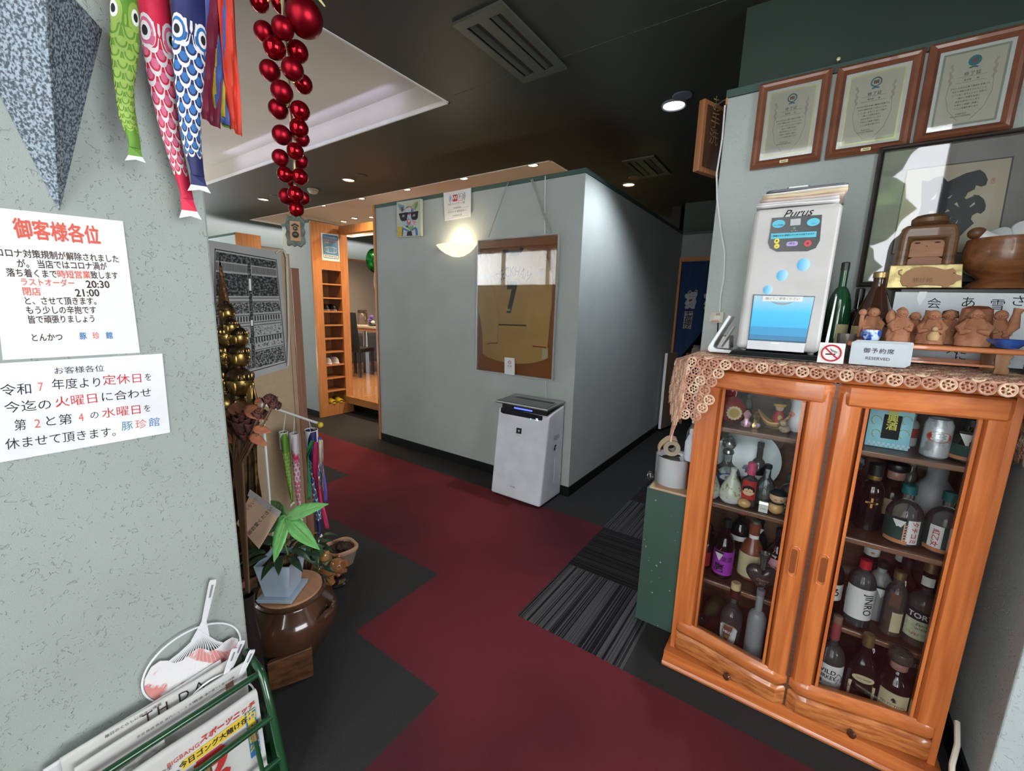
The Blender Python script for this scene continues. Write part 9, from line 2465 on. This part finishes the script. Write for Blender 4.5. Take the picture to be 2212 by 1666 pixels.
# ------------------------------------------------------------------ poster and shoes at the cubby
mk = thing('mask_poster', 'blue and white mask poster on the shoe cubby panel', 'poster', (-4.738, 3.02, 2.02))
FM = frame_at((-4.7385, 3.02, 2.03), (0, 1, 0), (0, 0, 1)); Fm = L(mk, FM)
plate(mk, 'sheet', px_on(FM, (693, 503), (731, 507), (734, 566), (696, 562)), Fm, PAPER, 0.0012)
MBL = P('poster_blue', (0.09, 0.25, 0.45), rough=0.7)
mb = plate(mk, 'blue_field', rounded(0.200, 0.270, 0.012, 4, 0.0, 0.005), Fm, MBL, 0.0018)
for k, (tx, m_) in enumerate((('マスクの着用', P('pale_blue_print', (0.55, 0.65, 0.75))), ('お食事中以外は', P('salmon_ink', (0.7, 0.35, 0.25))), ('お願いします', P('salmon_ink', (0.7, 0.35, 0.25))))):
    lettering(mb, tx, m_, Fm @ TRA((0.0, 0.105 - 0.030 * k, 0.002)), 0.027, bold=0.01)
b = MB()
b.tube([tuple(Fm @ Vector((x, y - 0.03, 0.0022))) for x, y in rounded(0.105, 0.062, 0.012, 4)], 0.0022, 5, closed=True)
for s in (-1, 1):
    b.tube([tuple(Fm @ Vector((s * x, y - 0.03, 0.0022))) for x, y in ((0.053, 0.026), (0.072, 0.022), (0.078, 0.0), (0.072, -0.022), (0.053, -0.026))], 0.002, 5)
    b.tube([tuple(Fm @ Vector((s * 0.036, y - 0.03, 0.0022))) for y in (-0.03, 0.03)], 0.003, 5)
b.build('mask_drawing', PAPER, mb)
cap_ = plate(mk, 'caption_strip', rounded(0.185, 0.030, 0.004, 3, 0.0, -0.105), Fm, PAPER, 0.0022)
lettering(cap_, '感染予防対策 実施店', INK, Fm @ TRA((0, -0.105, 0.0024)), 0.018, bold=0.01)
def shoe(label, y, z, m, sole, kind, grp):
    t = thing('slipper' if kind == 'slip' else 'shoe', label, 'slipper' if kind == 'slip' else 'shoe', (-4.865, y, z), 0, grp)
    b = MB()
    ow = [(0.105 * math.cos(a) + 0.0, (0.040 + 0.006 * math.cos(a)) * math.sin(a)) for a in [2 * PI * k / 28 for k in range(28)]]
    b.prism(ow, 0.001, 0.018); b.build('sole', sole, t, bevel=0.003)
    b = MB()
    if kind == 'slip':
        b.grid(lambda u, v: (0.095 - 0.09 * v, 0.043 * math.cos(PI * u) * (0.75 + 0.25 * v), 0.018 + 0.045 * math.sin(PI * u) * (0.45 + 0.55 * v)), 16, 8)
        b.build('strap', m, t, solid=0.006)
        b = MB(); b.prism([(x * 0.9, y_ * 0.85) for x, y_ in ow], 0.0182, 0.0195); b.build('footbed', m, t)
    else:
        b.lathe([(0.98, 0.0), (1.0, 0.012), (0.92, 0.035), (0.70, 0.055), (0.55, 0.064)], 26, c=(0, 0, 0.018), sx=0.098, sy=0.039)
        b.build('upper', m, t)
        b = MB(); b.lathe([(0.52, 0.062), (0.40, 0.05), (0.0, 0.03)], 20, c=(0, 0, 0.018), sx=0.098, sy=0.039); b.build('lining', INK, t)
    return t
zc_ = lambda k: 0.145 + 0.162 * k + 0.0085
BLKL = P('black_shoe_leather', (0.012, 0.012, 0.013), rough=0.35)
WHL = P('white_sneaker_leather', (0.62, 0.58, 0.54), rough=0.5)
YELR = P('yellow_rubber', (0.62, 0.42, 0.02), rough=0.45)
shoe('black leather shoe nearer the poster wall edge, on the third cubby shelf', 2.970, zc_(7), BLKL, P('grey_sole', (0.25, 0.25, 0.24)), 'shoe', 'black shoes in the cubby')
shoe('black leather shoe of the cubby pair beside the dining doorway', 3.065, zc_(7), BLKL, P('grey_sole', (0.25, 0.25, 0.24)), 'shoe', 'black shoes in the cubby')
shoe('white sneaker with dark lining, cubby side toward the plaster pier', 2.965, zc_(3), WHL, PAPER, 'shoe', 'white sneakers in the cubby')
shoe('white sneaker with dark lining, cubby side toward the doorway', 3.065, zc_(3), WHL, PAPER, 'shoe', 'white sneakers in the cubby')
for y, lb_ in ((2.968, 'yellow rubber slipper in the lowest pigeonhole, plaster pier side'), (3.068, 'yellow rubber slipper in the lowest pigeonhole, doorway side')):
    s_ = shoe(lb_, y, 0.1455, YELR, YELR, 'slip', 'yellow slippers in the cubby')
    s_.location.x = -4.83

# ------------------------------------------------------------------ dining room beyond the doorway
TW_ = P('pale_table_laminate', (0.52, 0.45, 0.38), rough=0.35)
tb = thing('dining_table', 'pale-topped dining table with thick dark legs in the raised dining room', 'table', (-6.3, 4.9, 0.22))
b = wb(tb); b.box(-6.75, 4.42, 0.985, -5.45, 5.35, 1.02); b.build('table_top', TW_, tb, bevel=0.004)
b = wb(tb); b.box(-6.74, 4.43, 0.94, -5.46, 5.34, 0.984); b.build('table_edge', ORANGEW, tb)
for x in (-6.66, -6.17, -5.55):
    for y in (4.50, 5.25):
        if x == -6.17 and y > 5:
            continue
        b = wb(tb); b.box(x - 0.035, y - 0.035, 0.2215, x + 0.035, y + 0.035, 0.60); lg = b.build('leg', P('dark_blue_black_lacquer', (0.025, 0.028, 0.035), rough=0.3, coat=0.3), tb)
        b = wb(tb); b.cyl(0.04, 0.602, 0.94, 20, c=(x, y)); b.build('chrome_sleeve', STEEL, lg)
        b = wb(tb); b.box(x - 0.06, y - 0.06, 0.60, x + 0.06, y + 0.06, 0.615); b.build('leg_block', ORANGEW, lg)
SEATB = P('black_chair_leather', (0.014, 0.012, 0.012), rough=0.35)
ch = thing('dining_chair', 'black high-backed dining chair with silver emblem seen through the doorway', 'chair', (-6.02, 4.22, 0.2205), 0.32)
b = MB(); b.hexa([(-0.19, -0.20, 0.40), (0.19, -0.20, 0.40), (0.19, -0.16, 0.40), (-0.19, -0.16, 0.40)], [(-0.18, -0.27, 1.03), (0.18, -0.27, 1.03), (0.18, -0.235, 1.03), (-0.18, -0.235, 1.03)]); b.build('backrest', SEATB, ch, bevel=0.008)
b = MB(); b.box(-0.20, -0.19, 0.40, 0.20, 0.20, 0.46); b.build('seat', SEATB, ch, bevel=0.012)
for x in (-0.17, 0.17):
    for y in (-0.17, 0.17):
        b = MB(); b.box(x - 0.018, y - 0.018, 0.001, x + 0.018, y + 0.018, 0.40); b.build('leg', P('dark_blue_black_lacquer', (0.025, 0.028, 0.035)), ch)
F = frame_at((0, -0.272, 0.93), (1, 0, 0), (0, -0.11, 1))
plate(ch, 'silver_emblem', [(-0.10, 0.035), (0.10, 0.035), (0.08, 0.0), (-0.08, 0.0)], F, P('dull_silver_inlay', (0.30, 0.30, 0.31), rough=0.3, metal=0.7), 0.002)
plate(ch, 'silver_emblem', [(-0.035, -0.015), (0.035, -0.015), (0.0, -0.06)], F, P('dull_silver_inlay', (0.30, 0.30, 0.31)), 0.002)
c2_ = copy_tree(ch); c2_.location = (-5.55, 5.62, 0.2205); c2_.rotation_euler.z = PI + 0.1
c2_['label'] = 'black dining chair on the far side of the pale table'
th = thing('vacuum_jug', 'brown and silver vacuum jug on the dining table', 'jug', (-6.62, 4.78, 1.0215))
b = MB(); b.lathe([(0, 0), (0.085, 0.0), (0.09, 0.01), (0.088, 0.17), (0.070, 0.20)], 26); b.build('jug_body', P('brown_silver_shell', (0.20, 0.15, 0.13), rough=0.3, metal=0.4), th)
b = MB(); b.lathe([(0.072, 0.20), (0.078, 0.21), (0.075, 0.255), (0, 0.265)], 26); b.build('lid', P('dark_brown_plastic', (0.08, 0.05, 0.045), rough=0.4), th)
b = MB(); b.tube([(0.085, 0, 0.22), (0.125, 0, 0.20), (0.13, 0, 0.10), (0.09, 0, 0.05)], 0.010, 8); b.build('handle', P('dark_brown_plastic', (0.08, 0.05, 0.045)), th)
for x, y, nm, lb_, c_, pr_ in ((-6.20, 4.62, 'spice_jar', 'small brown condiment jar on the dining table', (0.25, 0.10, 0.06), [(0, 0), (0.03, 0), (0.032, 0.07), (0.02, 0.085), (0.02, 0.10), (0, 0.10)]), (-6.02, 4.55, 'flower_bowl', 'purple and white flowers in a low bowl on the dining table', (0.10, 0.10, 0.10), [(0, 0), (0.05, 0.0), (0.09, 0.03), (0.085, 0.032), (0, 0.012)])):
    o = thing(nm, lb_, 'bowl' if 'bowl' in nm else 'jar', (x, y, 1.0215))
    b = MB(); b.lathe(pr_, 22); b.build('bowl_body' if 'bowl' in nm else 'jar_body', P('tone_' + nm, c_, rough=0.4), o)
    if 'bowl' in nm:
        for q, (dx, dz_, cc) in enumerate(((0.0, 0.06, (0.75, 0.70, 0.55)), (-0.05, 0.10, (0.16, 0.08, 0.45)), (-0.03, 0.15, (0.20, 0.10, 0.5)), (-0.07, 0.06, (0.14, 0.07, 0.4)))):
            b = MB(); b.ball((dx, 0, dz_), (0.035, 0.03, 0.03), 12, 8, wob=lambda a, t: 1 + 0.25 * math.sin(5 * a) * math.sin(4 * t)); b.build('blossom', P('blossom_%d' % q, cc, rough=0.7), o)
    else:
        b = MB(); b.tube([(0.0, 0, 0.09), (-0.06, 0.0, 0.10)], 0.004, 6); b.build('spoon', P('pale_spoon_wood', (0.5, 0.36, 0.22)), o)
dr_ = thing('low_cabinet', 'dark low cabinet against the dining room wall', 'cabinet', (-7.6, 5.3, 0.2205))
b = wb(dr_); b.box(-7.98, 4.7, 0.2215, -7.3, 6.2, 0.75); b.build('cabinet_body', P('dark_grey_laminate', (0.05, 0.05, 0.055), rough=0.5), dr_)
for y in (4.75, 5.25, 5.75):
    b = wb(dr_); b.box(-7.299, y, 0.27, -7.29, y + 0.42, 0.70); q = b.build('drawer_front', P('dark_grey_front', (0.06, 0.06, 0.065), rough=0.45), dr_)
    b = wb(dr_); b.box(-7.289, y + 0.16, 0.48, -7.28, y + 0.26, 0.495); b.build('pull', STEEL, q)
bl_ = thing('foil_balloon', 'shiny green foil balloon at the dining room wall', 'balloon', (-7.12, 5.45, 2.22))
b = MB(); b.ball((0, 0, 0), (0.16, 0.13, 0.20), 22, 16, wob=lambda a, t: 1 + 0.14 * abs(math.sin(2.5 * a))); b.build('balloon_skin', P('green_foil', (0.01, 0.16, 0.03), rough=0.18, metal=0.8), bl_)
b = MB(); b.tube([(0, 0, -0.19), (-0.02, 0, -0.40), (0.02, 0, -0.65), (0.0, 0, -1.19)], 0.003, 6); b.build('ribbon', PAPER, bl_)
ac = thing('air_conditioner', 'white wall unit of an air conditioner beyond the beige screen', 'air conditioner', (-8.6, 4.2, 2.15))
b = wb(ac); b.box(-7.99, 3.35, 1.98, -7.76, 4.25, 2.30); b.build('housing', P('ivory_plastic', (0.60, 0.56, 0.52), rough=0.4), ac, bevel=0.015)
b = wb(ac); b.box(-7.7595, 3.42, 2.0, -7.757, 4.18, 2.04); b.build('louvre', P('grey_louvre', (0.35, 0.34, 0.33)), ac)

# ------------------------------------------------------------------ what the shop front looks on to, and its curtains
def drapery(nm, x0, x1, z0, z1, y, folds):
    b = MB(); b.grid(lambda u, v: (x0 + (x1 - x0) * u, y + 0.035 * math.sin(2 * PI * folds * u + 0.6 * math.sin(3 * v)), z0 + (z1 - z0) * v), folds * 10, 6)
    return struct(b.build(nm, SHEER))
SHEER = bpy.data.materials.new('sheer_white_curtain')
SHEER.use_nodes = True
n, l = SHEER.node_tree.nodes, SHEER.node_tree.links
n.clear()
o_ = n.new('ShaderNodeOutputMaterial'); d_ = n.new('ShaderNodeBsdfDiffuse'); t_ = n.new('ShaderNodeBsdfTranslucent'); tr = n.new('ShaderNodeBsdfTransparent')
m1_ = n.new('ShaderNodeMixShader'); m2_ = n.new('ShaderNodeMixShader'); wv_ = n.new('ShaderNodeTexNoise'); wv_.inputs['Scale'].default_value = 300
d_.inputs['Color'].default_value = (0.85, 0.84, 0.84, 1); t_.inputs['Color'].default_value = (0.85, 0.84, 0.84, 1)
m1_.inputs['Fac'].default_value = 0.6; m2_.inputs['Fac'].default_value = 0.35
l.new(d_.outputs[0], m1_.inputs[1]); l.new(t_.outputs[0], m1_.inputs[2]); l.new(m1_.outputs[0], m2_.inputs[1]); l.new(tr.outputs[0], m2_.inputs[2]); l.new(m2_.outputs[0], o_.inputs['Surface'])
drapery('window_curtain', -1.26, 0.30, 0.15, 3.4, -2.06, 9)
drapery('window_curtain', -6.55, -3.3, 1.85, 2.58, -2.06, 16)
LEAFO = P('street_tree_leaves', (0.16, 0.26, 0.07), rough=0.7, col2=(0.03, 0.07, 0.02), scale=3, detail=8)
random.seed(2)
for k in range(5):
    x = -5.0 + 2.6 * k
    t = thing('street_tree', 'leafy green street tree outside the shop front glass', 'tree', (x, -6.5 - (k % 2), 0), 0, 'street trees outside the glass')
    b = MB(); b.tube([(0, 0, 0.001), (0.05, 0, 1.2), (0, 0.05, 2.4)], [0.12, 0.09, 0.06], 8); b.build('trunk', P('grey_bark', (0.12, 0.10, 0.08), rough=0.9), t)
    b = MB()
    for q in range(7):
        b.ball((random.uniform(-0.5, 0.5), random.uniform(-0.4, 0.4), random.uniform(1.7, 4.6)), random.uniform(0.4, 0.62), 14, 10, wob=lambda a, th_: 1 + 0.12 * math.sin(7 * a + 5 * th_) + 0.08 * math.sin(13 * th_))
    b.build('foliage', LEAFO, t)
gp = MB(); gp.box(-14, -16, -0.06, 10, -2.21, -0.01)
struct(gp.build('ground', P('pale_paving', (0.42, 0.41, 0.39), rough=0.9)))
